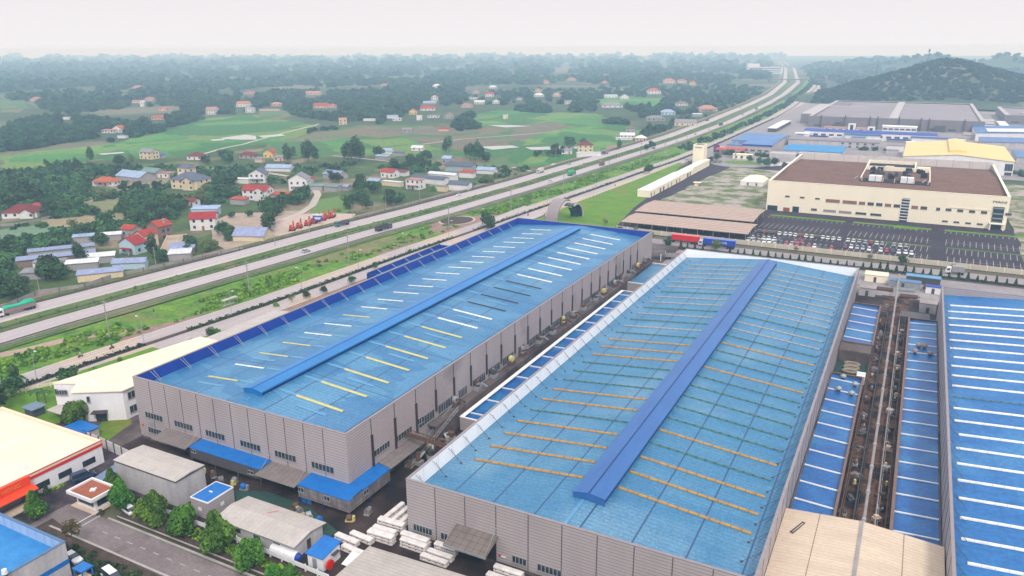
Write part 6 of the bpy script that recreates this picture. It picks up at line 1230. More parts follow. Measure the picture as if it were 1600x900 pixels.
t = thing('comm_mast', 'short mast on the low saddle left of the wooded hill', 'mast', (-104,1990,20)); mb = MB(); mb.cyl((0,0,0),(0,0,44),.9,.5,5); mb.build('pole', mSteelD, t)
t = thing('road_bridge', 'low bridge crossing the highway far away', 'bridge', (-330,2290,0)); mb = MB(); mb.c, mb.s = 1, 0; mb.box(-70,110,-8,8,5,7); mb.build('deck', mConcD, t)
for x in (-60,-10,50,100): mb = MB(); mb.box(x-1,x+1,-6,6,0,5); mb.build('pier', mConc, t)

for k in range(30):
    sd = k % 2; x = (-3.7+random.uniform(0,1.6)) if sd else (2.6+random.uniform(0,1.5)); y = 140+k*5.4+random.uniform(-1,1)
    t = thing('scrap_crate', f"{'rusty' if k % 3 else 'pale'} scrap crate {'left' if sd else 'right'} of the alley pipe, {ORD[k//2]} from the near end", 'crate', (x,y,.36), random.uniform(0,3), 'scrap crates along the stained alley')
    a_, b_ = random.uniform(.5,1.3), random.uniform(.4,1.0); mb = MB(); mb.box(-a_,a_,-b_,b_,0,random.uniform(.3,1.1)); mb.box(-a_*.6,a_*.4,-b_*.5,b_*.9,0,random.uniform(.8,1.4)); mb.build('crate_body', [mPaleP,mRust,mRoofSand,mSteelD,mRust,mCanG][k % 6], t)

for x0, nm, m, z in ((-4.0,'rusty red pipe run along the left annex of the alley',mRust,1.6),(-1.5,'thin dark pipe run left of the alley centre pipe',mSteelD,.9),(2.4,'thin pale pipe run right of the alley centre pipe',mConc,.9),(4.2,'brown pipe run along the right annex of the alley',mRust,1.9)):
    t = thing('pipe_run', nm, 'pipe', (x0,138,.36)); mb = MB(); mb.cyl((0,0,z),(0,150,z),.16,None,6); mb.cyl((.4,10,z-.3),(.4,130,z-.3),.1,None,6); mb.build('pipe', m, t)
    for k in range(15): MB().box(-.1,.6,k*10+2,k*10+2.2,0,z).build('bracket', mSteelD, t)

# ---------------- village houses ----------------
RC = {'red':(0.36,0.022,0.025),'dark red':(0.17,0.022,0.03),'orange':(0.44,0.10,0.045),'pink':(0.40,0.18,0.15),'slate':(0.10,0.12,0.17),'grey':(0.24,0.23,0.25),'lavender':(0.25,0.31,0.45),'blue':(0.04,0.13,0.42),'pale blue':(0.32,0.42,0.58),'grey green':(0.17,0.25,0.24),'white':(0.66,0.66,0.70),'brown':(0.20,0.12,0.10)}
WC = {'white':(0.74,0.71,0.72),'cream':(0.70,0.58,0.40),'yellow':(0.72,0.52,0.22),'pale blue':(0.45,0.60,0.70),'grey':(0.36,0.34,0.35),'brown':(0.25,0.18,0.15),'pink':(0.68,0.46,0.38)}
def rm(c): return mat('roof_tiles_'+c.replace(' ','_'), RC[c], tuple(x*0.78 for x in RC[c]), rough=0.7, ns=0.25, fine=(1.6,0.3), lines=[(1,0.9,0.12,0,tuple(x*0.6 for x in RC[c]),0.4)], rnd=0.2)
def wm_(c): return mat('render_'+c.replace(' ','_'), WC[c], tuple(x*0.82 for x in WC[c]), rough=0.85, ns=0.25, stretch=(1,1,0.3), fine=(1.2,0.1))
mWinH = plain('house_window', (0.03,0.05,0.08), 0.2)
hw_ = MB(); hw_.box(-.65,.65,-.05,.02,-.75,.75); HWM = None
def hip(mb, x0, x1, y0, y1, z, rh, oh=0.6):
    x0 -= oh; x1 += oh; y0 -= oh; y1 += oh; L, D = x1-x0, y1-y0; i = min(L, D)/2
    a = [mb.P(p) for p in ((x0,y0,z),(x1,y0,z),(x1,y1,z),(x0,y1,z))]
    if L >= D: r = [mb.P((x0+i,(y0+y1)/2,z+rh)), mb.P((x1-i+0.01,(y0+y1)/2,z+rh))]; q = ([a[0],a[1],r[1],r[0]],[a[1],a[2],r[1]],[a[2],a[3],r[0],r[1]],[a[3],a[0],r[0]])
    else: r = [mb.P(((x0+x1)/2,y0+i,z+rh)), mb.P(((x0+x1)/2,y1-i+0.01,z+rh))]; q = ([a[0],a[1],r[0]],[a[1],a[2],r[1],r[0]],[a[2],a[3],r[1]],[a[3],a[0],r[0],r[1]])
    for f in q: mb.f.append(f); mb.mi.append(0)
    mb.f.append(a[::-1]); mb.mi.append(0)
def gab(mb, mg, x0, x1, y0, y1, z, rh, ax, oh=0.5):
    if ax == 'x': mb.ext([(y0-oh,z-oh*.4),((y0+y1)/2,z+rh),(y1+oh,z-oh*.4),(y1+oh,z-oh*.4-.18),((y0+y1)/2,z+rh-.2),(y0-oh,z-oh*.4-.18)], 'x', x0-oh, x1+oh); mg.ext([(y0,z),((y0+y1)/2,z+rh-.25),(y1,z)], 'x', x0+.01, x1-.01)
    else: mb.ext([(x0-oh,z-oh*.4),((x0+x1)/2,z+rh),(x1+oh,z-oh*.4),(x1+oh,z-oh*.4-.18),((x0+x1)/2,z+rh-.2),(x0-oh,z-oh*.4-.18)], 'y', y0-oh, y1+oh); mg.ext([(x0,z),((x0+x1)/2,z+rh-.25),(x1,z)], 'y', y0+.01, y1-.01)
def house(px, py, wpx, dr, fl, kind, rc, wc, rot, where, windows=True, extra=None, name=None, cat=None, hm=None):
    """a building at its base point; wpx its width as seen, dr depth / width, fl storeys"""
    global HWM
    g = G(px, py); m = mpp(px, py); w_ = wpx*m; d_ = w_*dr; fh = 3.2; H = fl*fh if hm is None else hm
    nm = name or ('house' if fl >= 1 and windows else 'shed'); noun = {'house':'house','shed':'shed'}.get(nm, nm.replace('_',' '))
    sty = {1:'single storey',2:'two storey',3:'three storey'}.get(int(round(fl)), 'low')
    rr = {'gable':'gabled','gfront':'front gabled','hip':'hipped','flat':'flat','shed':'sloping'}[kind]
    lab = f"{sty} {wc} {noun} with {rr} {rc} roof {where}"
    while len(lab.split()) > 16: lab = lab.replace(sty+' ', '', 1) if lab.startswith(sty) else lab.replace(' '+rr, '', 1) if (' '+rr) in lab else ' '.join(lab.split()[:16])
    t = thing(nm, lab, cat or nm.replace('_',' '), (g.x, g.y, 0), R_(27+rot)); x0, x1, y0, y1 = -w_/2, w_/2, 0, d_
    W = wm_(wc); Rm = rm(rc); mw = MB(); mr = MB(); mw.box(x0,x1,y0,y1,0,H)
    rh = {'gable':min(d_,w_*2)*0.26,'gfront':w_*0.30,'hip':min(w_,d_)*0.30,'flat':0.3,'shed':0.8}[kind]
    if kind == 'hip': hip(mr, x0,x1,y0,y1,H,rh)
    elif kind == 'gable': gab(mr, mw, x0,x1,y0,y1,H,rh,'x')
    elif kind == 'gfront': gab(mr, mw, x0,x1,y0,y1,H,rh,'y')
    elif kind == 'flat': mr.box(x0-.3,x1+.3,y0-.3,y1+.3,H,H+.25); 
    else: mr.ext([(y0-.5,H+.1),(y1+.5,H+rh),(y1+.5,H+rh+.15),(y0-.5,H+.25)], 'x', x0-.4, x1+.4); mw.ext([(y0+.01,H),(y1-.01,H),(y1-.01,H+rh)], 'x', x0+.01, x1-.01)
    if extra == 'dormer': gab(mr, mw, w_*0.05, w_*0.42, -d_*0.18, d_*0.5, H, w_*0.13, 'y'); mw.box(w_*0.05, w_*0.42, -d_*0.18, 0, 0, H)
    if extra == 'porch': mr.box(x0*.6, x1*.6, -2.2, 0, fh*.85, fh*.85+.2); [mw.box(x-.12,x+.12,-2.1,-1.9,0,fh*.85) for x in (x0*.55, x1*.55)]
    if extra == 'tank': pass
    mw.build('wall', W, t); mr.build('roof', Rm, t)
    if extra == 'tank': mb = MB(); mb.cyl((x1-1.5,d_*.6,H+rh*.2),(x1-1.5,d_*.6,H+rh*.2+2.4),.6,None,8); mb.build('water_tank', mSteel, t)
    if windows:
        if HWM is None: o = hw_.build('window', mWinH); HWM = o.data; bpy.data.objects.remove(o)
        n = max(1, min(4, int(w_/3.6))); big = m > 0.75; sc_ = 1.25 if big else 1.0
        for f in range(max(1, int(fl))):
            for k in range(n):
                if f == 0 and k == n//2: continue
                o = share('window', HWM, t, (x0+w_*(k+.5)/n, y0-.02 - (d_*.18 if extra == 'dormer' and w_*0.05 < x0+w_*(k+.5)/n < w_*0.42 else 0), f*fh+1.9)); o.scale = (sc_,1,sc_)
            if d_ > 4: share('window', HWM, t, (x1+.02, d_*.35, f*fh+1.9), R_(90))
            if d_ > 8: share('window', HWM, t, (x1+.02, d_*.7, f*fh+1.9), R_(90))
        mb = MB(); mb.box(-.6,.6,-.07,.0,0,2.3)
        if n == 1: mb = MB(); mb.box(w_*.15,w_*.15+1.1,-.07,0,0,2.3)
        elif n % 2 == 0: mb = MB(); mb.box(w_/(2*n)-.6,w_/(2*n)+.6,-.07,0,0,2.3)
        mb.build('door', mBrW, t)
    return t
Hs = [
(31,341,44,.7,1,'hip','dark red','white',10,'beside the dark grove left','dormer'),
(63,331,25,.7,1,'shed','red','grey',10,'joined to the white house by the grove',None),
(161,291,32,.6,1,'hip','orange','white',-8,'alone among trees beyond the dirt path','porch'),
(228,249,22,.7,2,'gable','grey','cream',-20,'standing alone before the green paddy',None),
(252,278,24,.8,1,'flat','pink','white',-15,'next to the big cream mansion',None),
(288,296,46,.7,2,'hip','slate','cream',-18,'large mansion in the village centre','dormer'),
(288,285,20,.8,3.2,'hip','slate','cream',-18,'as the tall rear wing of the mansion',None),
(200,397,30,.7,1.6,'gfront','red','pale blue',-22,'in front of the stepped red roofs','porch'),
(219,388,22,1.1,2,'gfront','red','cream',-25,'in the middle of the stepped red roofs',None),
(241,377,24,1.0,2.4,'gfront','red','brown',-25,'at the back of the stepped red roofs','tank'),
(199,371,22,.8,1.4,'gable','red','grey',-22,'left behind the stepped red roofs',None),
(318,360,36,.8,2,'gable','red','white',12,'by the strip of bare yard',None),
(398,313,40,.6,2,'gable','red','white',-12,'as the wide villa in the middle of the village','dormer'),
(402,286,24,.9,2,'gfront','slate','white',0,'behind the wide red roofed villa','porch'),
(466,298,28,.9,2.4,'gfront','grey','white',0,'at the bend of the dirt path','porch'),
(419,247,15,1,1.5,'gfront','red','yellow',-10,'at the paddy edge',None),
(385,248,24,.6,1,'hip','dark red','grey',-10,'behind trees left of the yellow house',None),
(304,250,24,.7,1,'hip','dark red','white',-10,'at the start of the field path',None),
(435,252,15,.8,1,'shed','grey','pink',-10,'just right of the yellow gabled house',None),
(295,322,20,.7,1,'gable','dark red','white',-15,'half buried in the village trees',None),
(605,278,24,.7,1.4,'gable','red','white',-25,'at the left end of the walled compound',None),
(645,296,26,.7,2,'flat','pink','white',-25,'in front of the walled compound','porch'),
(651,236,18,.6,1,'gable','white','white',-15,'at the edge of the fields behind the compound',None),
(697,256,15,.9,1.4,'gable','pale blue','grey',-25,'in trees behind the compound',None),
(915,238,24,.7,2,'hip','dark red','cream',0,'with arcaded white wing near the highway',None),
(885,241,18,.9,1,'hip','grey','white',0,'left of the arcaded white wing',None),
(980,216,22,.6,1,'gable','white','white',-10,'by the fallow yard near the highway',None),
(1001,221,17,.9,1,'hip','white','pink',-10,'right of the white house by the fallow yard',None),
(985,208,14,.8,1.6,'hip','brown','grey',-10,'behind the houses by the fallow yard',None),
(1107,174,27,.6,1.2,'hip','pink','pink',5,'broad villa near the upper highway','porch'),
(1070,197,32,.5,1.4,'gable','grey','cream',-20,'barn like building close to the highway',None),
(1025,189,28,.5,1,'hip','grey','grey',0,'left of the barn near the highway',None),
(1044,180,22,.6,1.3,'hip','pale blue','pale blue',0,'behind the barn near the highway',None),
(1066,165,18,.6,1,'hip','brown','white',0,'in trees beyond the blue walled house',None),
(957,168,32,.5,1,'hip','grey','white',0,'at the lower edge of the small green field',None),
(955,153,20,.7,1.6,'flat','white','white',0,'unfinished shell above the small green field',None),
(976,155,14,.8,1.3,'gfront','grey','white',0,'above the small green field',None),
(1022,147,20,.7,2,'hip','orange','white',0,'at the far end of the pale track',None),
(1046,130,18,.6,2,'hip','orange','pink',0,'first of three far orange roofs',None),
(1066,130,13,.7,2,'hip','orange','cream',0,'second of three far orange roofs',None),
(1083,133,9,.9,2,'hip','orange','yellow',0,'third of three far orange roofs',None),
(853,131,10,.8,2,'hip','orange','pink',0,'far off above the dark grove',None),
(870,151,11,.8,1.4,'gfront','pink','pink',0,'just above the big dark grove',None),
(842,151,15,.6,1,'hip','white','white',0,'pale house above the big dark grove',None),
(888,163,11,.8,1.3,'gable','grey','white',0,'between the two dark groves',None),
(841,143,10,.8,1,'hip','orange','cream',0,'behind the pale house above the grove',None),
(947,121,9,.9,2,'hip','pink','pink',0,'very far in the haze, right of the pale strip',None),
(893,126,15,.6,1,'hip','pink','pink',0,'very far in the haze over the twin groves',None),
(945,130,8,.8,1,'hip','orange','pink',0,'far below the pink haze house',None),
(536,195,12,.9,2.6,'flat','orange','pink',10,'like a small tower at the paddy edge',None),
(645,179,12,.9,1.5,'gfront','red','yellow',0,'bright in the far village centre',None),
(668,173,22,.6,1.2,'gable','red','white',0,'widest red roof of the far village',None),
(620,189,13,.7,1,'flat','white','white',0,'at the front of the far village',None),
(655,188,8,1,1.8,'flat','white','white',0,'narrow house below the bright yellow one',None),
(677,184,18,.6,1,'flat','grey green','white',0,'green walled terrace in the far village',None),
(701,186,15,.7,1.3,'gfront','pink','grey',0,'just left of the dark oval grove',None),
(679,157,10,.9,2,'gfront','orange','white',0,'standing above the far village',None),
(729,168,18,.6,1,'hip','pink','pink',0,'right of the road into the far village',None),
(740,155,15,.6,1,'flat','grey','white',0,'with long flat roof in the upper far village',None),
(749,163,16,.6,1.2,'gable','white','cream',0,'right of the pink hip roof in the far village',None),
(775,162,11,.8,1.3,'gfront','grey','white',0,'lonely at the right end of the far village',None),
(765,151,13,.8,1.6,'gable','red','white',0,'top right of the far village',None),
(743,146,11,.7,1,'hip','pink','pink',0,'top of the far village in thin haze',None),
(636,207,14,.7,1,'gable','grey','grey',0,'half built among low trees in the fields',None),
(790,186,8,.9,1.5,'flat','white','cream',0,'small memorial like block by the right paddy',None),
(812,156,10,.7,1,'hip','slate','white',0,'between far village and dark grove',None),
(682,137,12,.7,1.5,'hip','white','white',0,'pale in the haze above the far village',None),
(500,169,22,.6,1.3,'gable','red','pink',-10,'left of the central woods',None),
(519,169,11,.9,1.2,'hip','orange','pink',0,'touching the central woods',None),
(489,148,22,.5,1,'gable','pink','pink',0,'long house far above the left fields',None),
(431,166,16,.6,1,'hip','pink','pink',0,'behind the long white wall left',None),
(183,207,15,.8,1.3,'gfront','orange','white',-10,'in the left grove clearing',None),
(168,208,18,.5,.9,'shed','pink','white',-10,'long low wing in the left grove clearing',None),
(246,187,17,.5,1,'gable','orange','pink',0,'long roof above the round left grove',None),
(254,173,10,.9,1,'hip','orange','orange' if False else 'pink',0,'behind the long orange roof',None),
(330,179,15,.9,2.2,'gable','pink','white',0,'tall pale house above the paddies',None),
(379,167,18,.7,1.6,'gable','orange','white',0,'with red roof above the paddy corner',None),
(390,176,12,.8,2,'flat','white','white',0,'below the red roof above the paddy corner',None),
(233,158,13,.7,1.2,'hip','pink','pink',0,'on the hazy left rise',None),
(222,167,5,1.2,2.6,'gfront','white','white',0,'slim white tower house on the left',None),
(55,158,15,.7,1,'hip','pink','cream',0,'far left beyond the grove',None),
(214,139,16,.6,1,'hip','pink','pink',0,'far left in deep haze',None),
(389,147,14,.6,1,'hip','orange','pink',0,'above the left woods in haze',None),
(601,135,13,.6,1,'hip','pink','pink',0,'in haze above the central woods',None),
(770,138,12,.6,1,'hip','white','white',0,'small pale house far up the middle',None),
]
for h in Hs: house(*h[:10], True, h[10])
Sh = [
(200,283,52,.5,3.4,'gable','pale blue','grey',-28,'long sheet roof beyond the orange roofed house'),
(232,277,32,.6,4,'gable','grey green','grey',-28,'between the pale sheet roofs and the mansion'),
(246,247,18,.4,2.6,'shed','blue','grey',-20,'beside the lone cream house'),
(285,398,34,.9,3,'shed','lavender','brown',18,'behind the walled brick courtyard'),
(281,407,30,.7,3,'shed','white','grey',15,'at the roadside near the brick courtyard'),
(90,412,95,.14,3,'shed','lavender','brown',28,'longest of the roadside sheds'),
(98,400,80,.12,3.2,'shed','lavender','grey',28,'second long strip behind the longest shed'),
(153,412,44,.35,3,'shed','white','grey',22,'in the thick of the roadside sheds'),
(129,422,40,.35,3,'shed','white','grey',20,'left among the roadside sheds'),
(158,438,58,.3,3,'shed','lavender','cream',24,'nearest the road bend of the village sheds'),
(202,421,44,.4,3.2,'gable','lavender','pale blue',10,'right end of the roadside sheds'),
(174,376,26,.4,2.8,'shed','white','grey',20,'left of the stepped red roofs'),
(131,379,26,.4,2.8,'shed','pale blue','grey',20,'under trees above the roadside sheds'),
(78,420,40,.4,3,'flat','grey','white',18,'concrete roof among roadside sheds'),
(52,437,30,.6,2.8,'shed','grey','grey',10,'beneath the lower left trees'),
(320,338,38,.5,4,'shed','pale blue','pale blue',5,'behind the white red roofed house by the bare yard'),
(388,378,48,.75,3.2,'gable','lavender','cream',-5,'in the bare yard near the highway'),
(371,320,24,.6,3.2,'shed','red','grey',-12,'left wing of the wide villa'),
(434,312,30,.5,3,'shed','red','grey',-12,'right wing of the wide villa'),
(376,287,26,.5,3.2,'flat','white','white',-10,'low behind the slate roofed house'),
(484,286,12,.8,3.4,'hip','red','grey',0,'tucked behind the house at the path bend'),
(492,298,24,.5,3,'shed','grey green','grey',-5,'right of the house at the path bend'),
(516,299,24,.6,3,'shed','grey green','grey',-25,'ribbed pair right of the path bend'),
(537,298,16,.6,3,'gable','lavender','grey',-25,'end of the ribbed pair by the crop field'),
(517,280,34,.6,3.6,'gable','lavender','grey',-32,'with broad blue gable above the crop field'),
(434,268,40,.4,3,'gable','pale blue','white',-10,'long low behind the field track'),
(404,254,12,.8,3,'shed','grey','pink',-10,'between the yellow and hipped houses'),
(622,275,26,.5,3,'shed','dark red','white',-25,'next to the red gabled compound house'),
(668,287,62,.22,4,'gable','slate','white',-28,'long hall along the walled compound'),
(690,281,50,.2,4.2,'gable','white','white',-28,'pale ridged hall behind the long slate hall'),
(716,298,34,.5,4.4,'gable','slate','white',-20,'at the road end of the walled compound'),
(683,299,30,.3,3.6,'flat','cream' if False else 'grey','cream',-25,'cream walled block of the compound'),
(728,278,24,.5,4,'hip','red','white',-20,'red roof behind the compound road end'),
(708,275,28,.5,3.6,'gable','grey green','grey',-20,'grey green roof behind the compound'),
(716,268,46,.4,4.5,'gable','slate','grey',-20,'broad dark roof at the back of the compound'),
(758,272,30,.5,3.2,'gable','pale blue','white',-20,'pale twin roof close to the highway bend'),
(604,241,16,.7,3.4,'gable','pale blue','white',-20,'left pair in trees by the fields'),
(596,250,22,.4,3,'shed','pale blue','grey',-20,'lower of the left pair by the fields'),
(621,244,18,.4,3,'shed','slate','grey',-20,'dark blue one of the sheds by the fields'),
(583,289,20,.6,3,'gable','pale blue','grey',-25,'hidden in trees left of the compound'),
(611,291,36,.25,3,'flat','white','cream',-27,'long yellowish walled row left of the compound'),
(920,246,38,.2,4,'flat','white','white',5,'arcaded wing in front of the hipped dark red roof'),
(1090,182,14,.5,3,'shed','white','grey',0,'white patch between barn and pink villa'),
(613,185,17,.5,3,'shed','pale blue','white',0,'pale blue roof left in the far village'),
(671,163,20,.4,3,'gable','pale blue','grey',0,'long pale roof above the far village'),
(693,205,16,.4,2.8,'gable','red','pink',0,'long red roof low in the fields'),
(577,189,18,.3,2.6,'flat','white','white',0,'long white strip under the central woods'),
(421,173,30,.15,2.4,'flat','pink','pink',0,'long pale wall at the left field edge'),
(190,216,13,.5,2.6,'flat','pale blue','white',-10,'pond side hut in the left grove clearing'),
(103,187,8,.7,3,'flat','white','white',0,'tiny white roof in the left grove'),
(215,161,16,.4,3,'gable','pink','pink',0,'pink roof on the hazy left rise'),
(975,219,26,.2,2.2,'flat','white','white',-10,'low white wall of the fallow yard'),
]
for h in Sh: house(h[0],h[1],h[2],h[3],1,h[5],h[6],h[7],h[8],h[9], False, None, 'shed', 'shed', hm=h[4])
# unfinished brick courtyard
g = G(250,402); t = thing('brick_courtyard', 'roofless brick enclosure with many partitions right of the stepped red roofs', 'enclosure', (g.x,g.y,0), R_(45)); L, D = 34, 9
mb = MB(); mb.box(0,D,0,L,0,.3); mb.build('floor_slab', mRut, t); mb = MB(); mb.box(0,.4,0,L,.3,2.8); mb.box(D-.4,D,0,L,.3,2.8); mb.box(D-3.4,D-3.1,0,L,.3,2.6)
for k in range(13): y = k*(L-.4)/12; mb.box(.4,D-.4,y,y+.35,.3,2.6)
mb.build('brick_wall', mRoofSand, t)
# far large pale building and chimney, and the village boundary walls
g = G(1195,115); t = thing('white_block', 'large white multi storey block very far away beside the highway bend', 'building', (g.x,g.y,0), R_(20)); mb = MB(); mb.box(-60,60,0,40,0,22); mb.box(-60,-20,0,40,22,34); mb.build('wall', mWallWhite, t); mb = MB(); mb.box(-62,62,-1,41,22,23); mb.build('roof', mPaleP, t)
for k in range(3): mb = MB(); mb.box(-56,56,-.4,0,4+k*6,7+k*6); mb.build('window_band', mWinH, t)
g = G(802,124); t = thing('chimney', 'lone thin chimney far away in the haze', 'chimney', (g.x,g.y,0)); mb = MB(); mb.cyl((0,0,0),(0,0,45),3,2,8); mb.build('stack', mConc, t)
fence('long stained wall between the roadside sheds and the highway', [(0,487),(60,461),(130,452),(175,436),(230,424),(330,402),(380,392)], 2.0, mConc, 9, px=True, mp=mConcD, base=0)
fence('low pale wall before the long dark grove and compound', [(560,343),(600,331),(650,318),(700,306),(760,291)], 1.4, mConc, 8, px=True, mp=mConcD, base=0)
fence('grey yard wall below the white house by the dark grove', [(0,354),(30,352),(60,346),(92,338)], 1.5, mConc, 7, px=True, mp=mConcD, base=0)

# ---------------- vegetation ----------------
def leafmat(name, a, b, rnd=0.3):
    M = bpy.data.materials.new(name); M.use_nodes = True; N = M.node_tree; L = N.links; p = N.nodes['Principled BSDF']
    p.inputs['Roughness'].default_value = 0.75; p.inputs['Specular IOR Level'].default_value = 0.25
    at = N.nodes.new('ShaderNodeAttribute'); at.attribute_name = 'tint'; r = N.nodes.new('ShaderNodeValToRGB')
    r.color_ramp.elements[0].position = 0.1; r.color_ramp.elements[1].position = 0.9; r.color_ramp.elements[0].color = (*a, 1); r.color_ramp.elements[1].color = (*b, 1)
    L.new(at.outputs['Fac'], r.inputs[0]); oi = N.nodes.new('ShaderNodeObjectInfo'); h = N.nodes.new('ShaderNodeHueSaturation'); L.new(r.outputs[0], h.inputs['Color'])
    m1 = N.nodes.new('ShaderNodeMath'); m1.operation = 'MULTIPLY_ADD'; m1.inputs[1].default_value = rnd*2; m1.inputs[2].default_value = 1-rnd; L.new(oi.outputs['Random'], m1.inputs[0]); L.new(m1.outputs[0], h.inputs['Value'])
    m2 = N.nodes.new('ShaderNodeMath'); m2.operation = 'MULTIPLY_ADD'; m2.inputs[1].default_value = 0.05; m2.inputs[2].default_value = 0.475; L.new(oi.outputs['Random'], m2.inputs[0]); L.new(m2.outputs[0], h.inputs['Hue'])
    L.new(h.outputs[0], p.inputs['Base Color']); return M
mLeafB = leafmat('bright_leaves', (0.014,0.070,0.009), (0.115,0.28,0.024), 0.18)
mLeafV = leafmat('village_leaves', (0.006,0.026,0.012), (0.070,0.150,0.040), 0.4)
mLeafY = leafmat('yellowish_leaves', (0.05,0.085,0.022), (0.16,0.20,0.05), 0.25)
mLeafW = leafmat('wood_leaves', (0.003,0.018,0.010), (0.052,0.115,0.038), 0.0)
mLeafH = leafmat('hill_wood_leaves', (0.003,0.018,0.008), (0.034,0.082,0.022), 0.0)
mLeafG = leafmat('weed_leaves', (0.04,0.13,0.010), (0.18,0.36,0.022), 0.0)
mLeafD = leafmat('hedge_leaves', (0.010,0.035,0.012), (0.035,0.085,0.020), 0.3)
mLeafR = leafmat('sparse_brown_leaves', (0.06,0.05,0.015), (0.13,0.12,0.03), 0.1)
mBark = plain('bark', (0.11,0.085,0.07), 0.9)
def quads(nl, rx, rz, leaf, seed, lumps=9, zc=None, flat=0.0):
    """leaf sized faces on the skins of several lumps; centre of the crown at (0,0,0)"""
    r = np.random.default_rng(seed); C = r.normal(size=(lumps, 3)); C /= np.linalg.norm(C, axis=1)[:, None]; C *= (r.uniform(0.25, 0.68, lumps))[:, None]
    C[0] = 0; lr = r.uniform(0.34, 0.55, lumps); lr[0] = 0.62; lt = r.uniform(0, 1, lumps)
    w_ = lr**2; k = r.choice(lumps, nl, p=w_/w_.sum()); d = r.normal(size=(nl, 3)); d[:, 2] += 0.35; d /= np.linalg.norm(d, axis=1)[:, None]
    P = C[k]+d*(lr[k]*r.uniform(0.72, 1.05, nl))[:, None]; P[:, 2] = np.where(P[:, 2] < -0.55, -0.55+r.uniform(-.06, .06, nl), P[:, 2])
    n = d+r.normal(size=(nl, 3))*0.55; n /= np.linalg.norm(n, axis=1)[:, None]; a = np.cross(n, r.normal(size=(nl, 3))); a /= np.linalg.norm(a, axis=1)[:, None]; b = np.cross(n, a)
    s = leaf*r.uniform(0.6, 1.35, nl)[:, None]/2; S = np.array([rx, rx, rz]); P = P*S
    V = np.stack([P-a*s-b*s*.8, P+a*s-b*s*.8, P+a*s*.7+b*s, P-a*s*.7+b*s], 1).reshape(-1, 3); t = np.clip(lt[k]*0.6+r.uniform(0, .4, nl), 0, 1)
    return V, t
def qmesh(name, V, t, m):
    me = bpy.data.meshes.new(name); n = len(V)//4; me.vertices.add(len(V)); me.vertices.foreach_set('co', V.astype(np.float32).ravel())
    me.loops.add(n*4); me.loops.foreach_set('vertex_index', np.arange(n*4, dtype=np.int32)); me.polygons.add(n); me.polygons.foreach_set('loop_start', np.arange(0, n*4, 4, dtype=np.int32))
    at = me.attributes.new('tint', 'FLOAT', 'FACE'); at.data.foreach_set('value', t.astype(np.float32)); me.materials.append(m); me.update(calc_edges=True); return me
def trunk_mesh(h, r, seed, limbs=5, spread=0.6):
    rr = random.Random(seed); mb = MB(); top = (rr.uniform(-.2,.2), rr.uniform(-.2,.2), h); mb.cyl((0,0,0), top, r, r*.55, 7)
    for k in range(limbs):
        a = 2*math.pi*k/limbs+rr.uniform(-.4,.4); L = h*spread*rr.uniform(.7,1.1); z0 = h*rr.uniform(.6,.95)
        mb.cyl((top[0]*z0/h, top[1]*z0/h, z0), (math.cos(a)*L, math.sin(a)*L, z0+L*.9), r*.4, r*.12, 5)
    return mb
KIND = {}
def tree_proto(kind):
    if kind in KIND: return KIND[kind]
    out = []
    spec = {'street': (4, 3.3, 4.3, 3400, 0.42, mLeafB, 0.9, .17), 'broad': (4, 1.0, 0.80, 620, 0.15, mLeafV, 0.35, .035), 'tall': (3, 0.75, 1.25, 520, 0.13, mLeafV, 0.55, .03), 'sparse': (2, 1.0, 0.85, 260, 0.13, mLeafY, 0.6, .03), 'yel': (2, 1.0, 0.8, 520, 0.15, mLeafY, 0.35, .035), 'bush': (3, 1.0, 0.7, 300, 0.2, mLeafG, 0.05, .03), 'dbush': (3, 1.0, 0.75, 260, 0.22, mLeafD, 0.05, .03), 'bare': (1, 2.6, 2.2, 420, 0.34, mLeafR, 2.6, .12)}[kind]
    nv, rx, rz, nl, lf, m, th, tr = spec
    for v in range(nv):
        V, t = quads(nl, rx, rz, lf, 100+v*7+len(kind), 10 if kind != 'sparse' else 7)
        if kind == 'street': f_ = np.clip(1.0-0.42*(V[:,2]/rz+0.25), .3, 1.2); V[:,0] *= f_; V[:,1] *= f_
        if kind == 'street': pass
        V[:, 2] += th+rz*0.62
        tm = trunk_mesh(th+rz*.35, tr, v+3, 5, .5); to = tm.build('trunk', mBark); out.append((qmesh('crown', V, t, m), to.data)); bpy.data.objects.remove(to)
    if kind == 'street':
        out2 = []
        for (c, tk) in out: out2.append((c, tk))
        out = out2
    KIND[kind] = out; return out
NT = [0]
def tree(x, y, z, d, kind, label, group=None, name='tree', hs=1.0):
    pr = tree_proto(kind); c, tk = random.choice(pr); s = d/2 if kind not in ('street','bare') else d/6.6
    t = thing(name, label, 'tree' if name in ('tree','palm_tree') else 'shrub', (x, y, z), random.uniform(0, 6.28), group); NT[0] += 1
    a = share('crown', c, t, (0,0,0)); b = share('trunk' if name != 'shrub' else 'stem', tk, t, (0,0,0)); a.scale = b.scale = (s, s, s*hs*random.uniform(.9,1.1)); return t
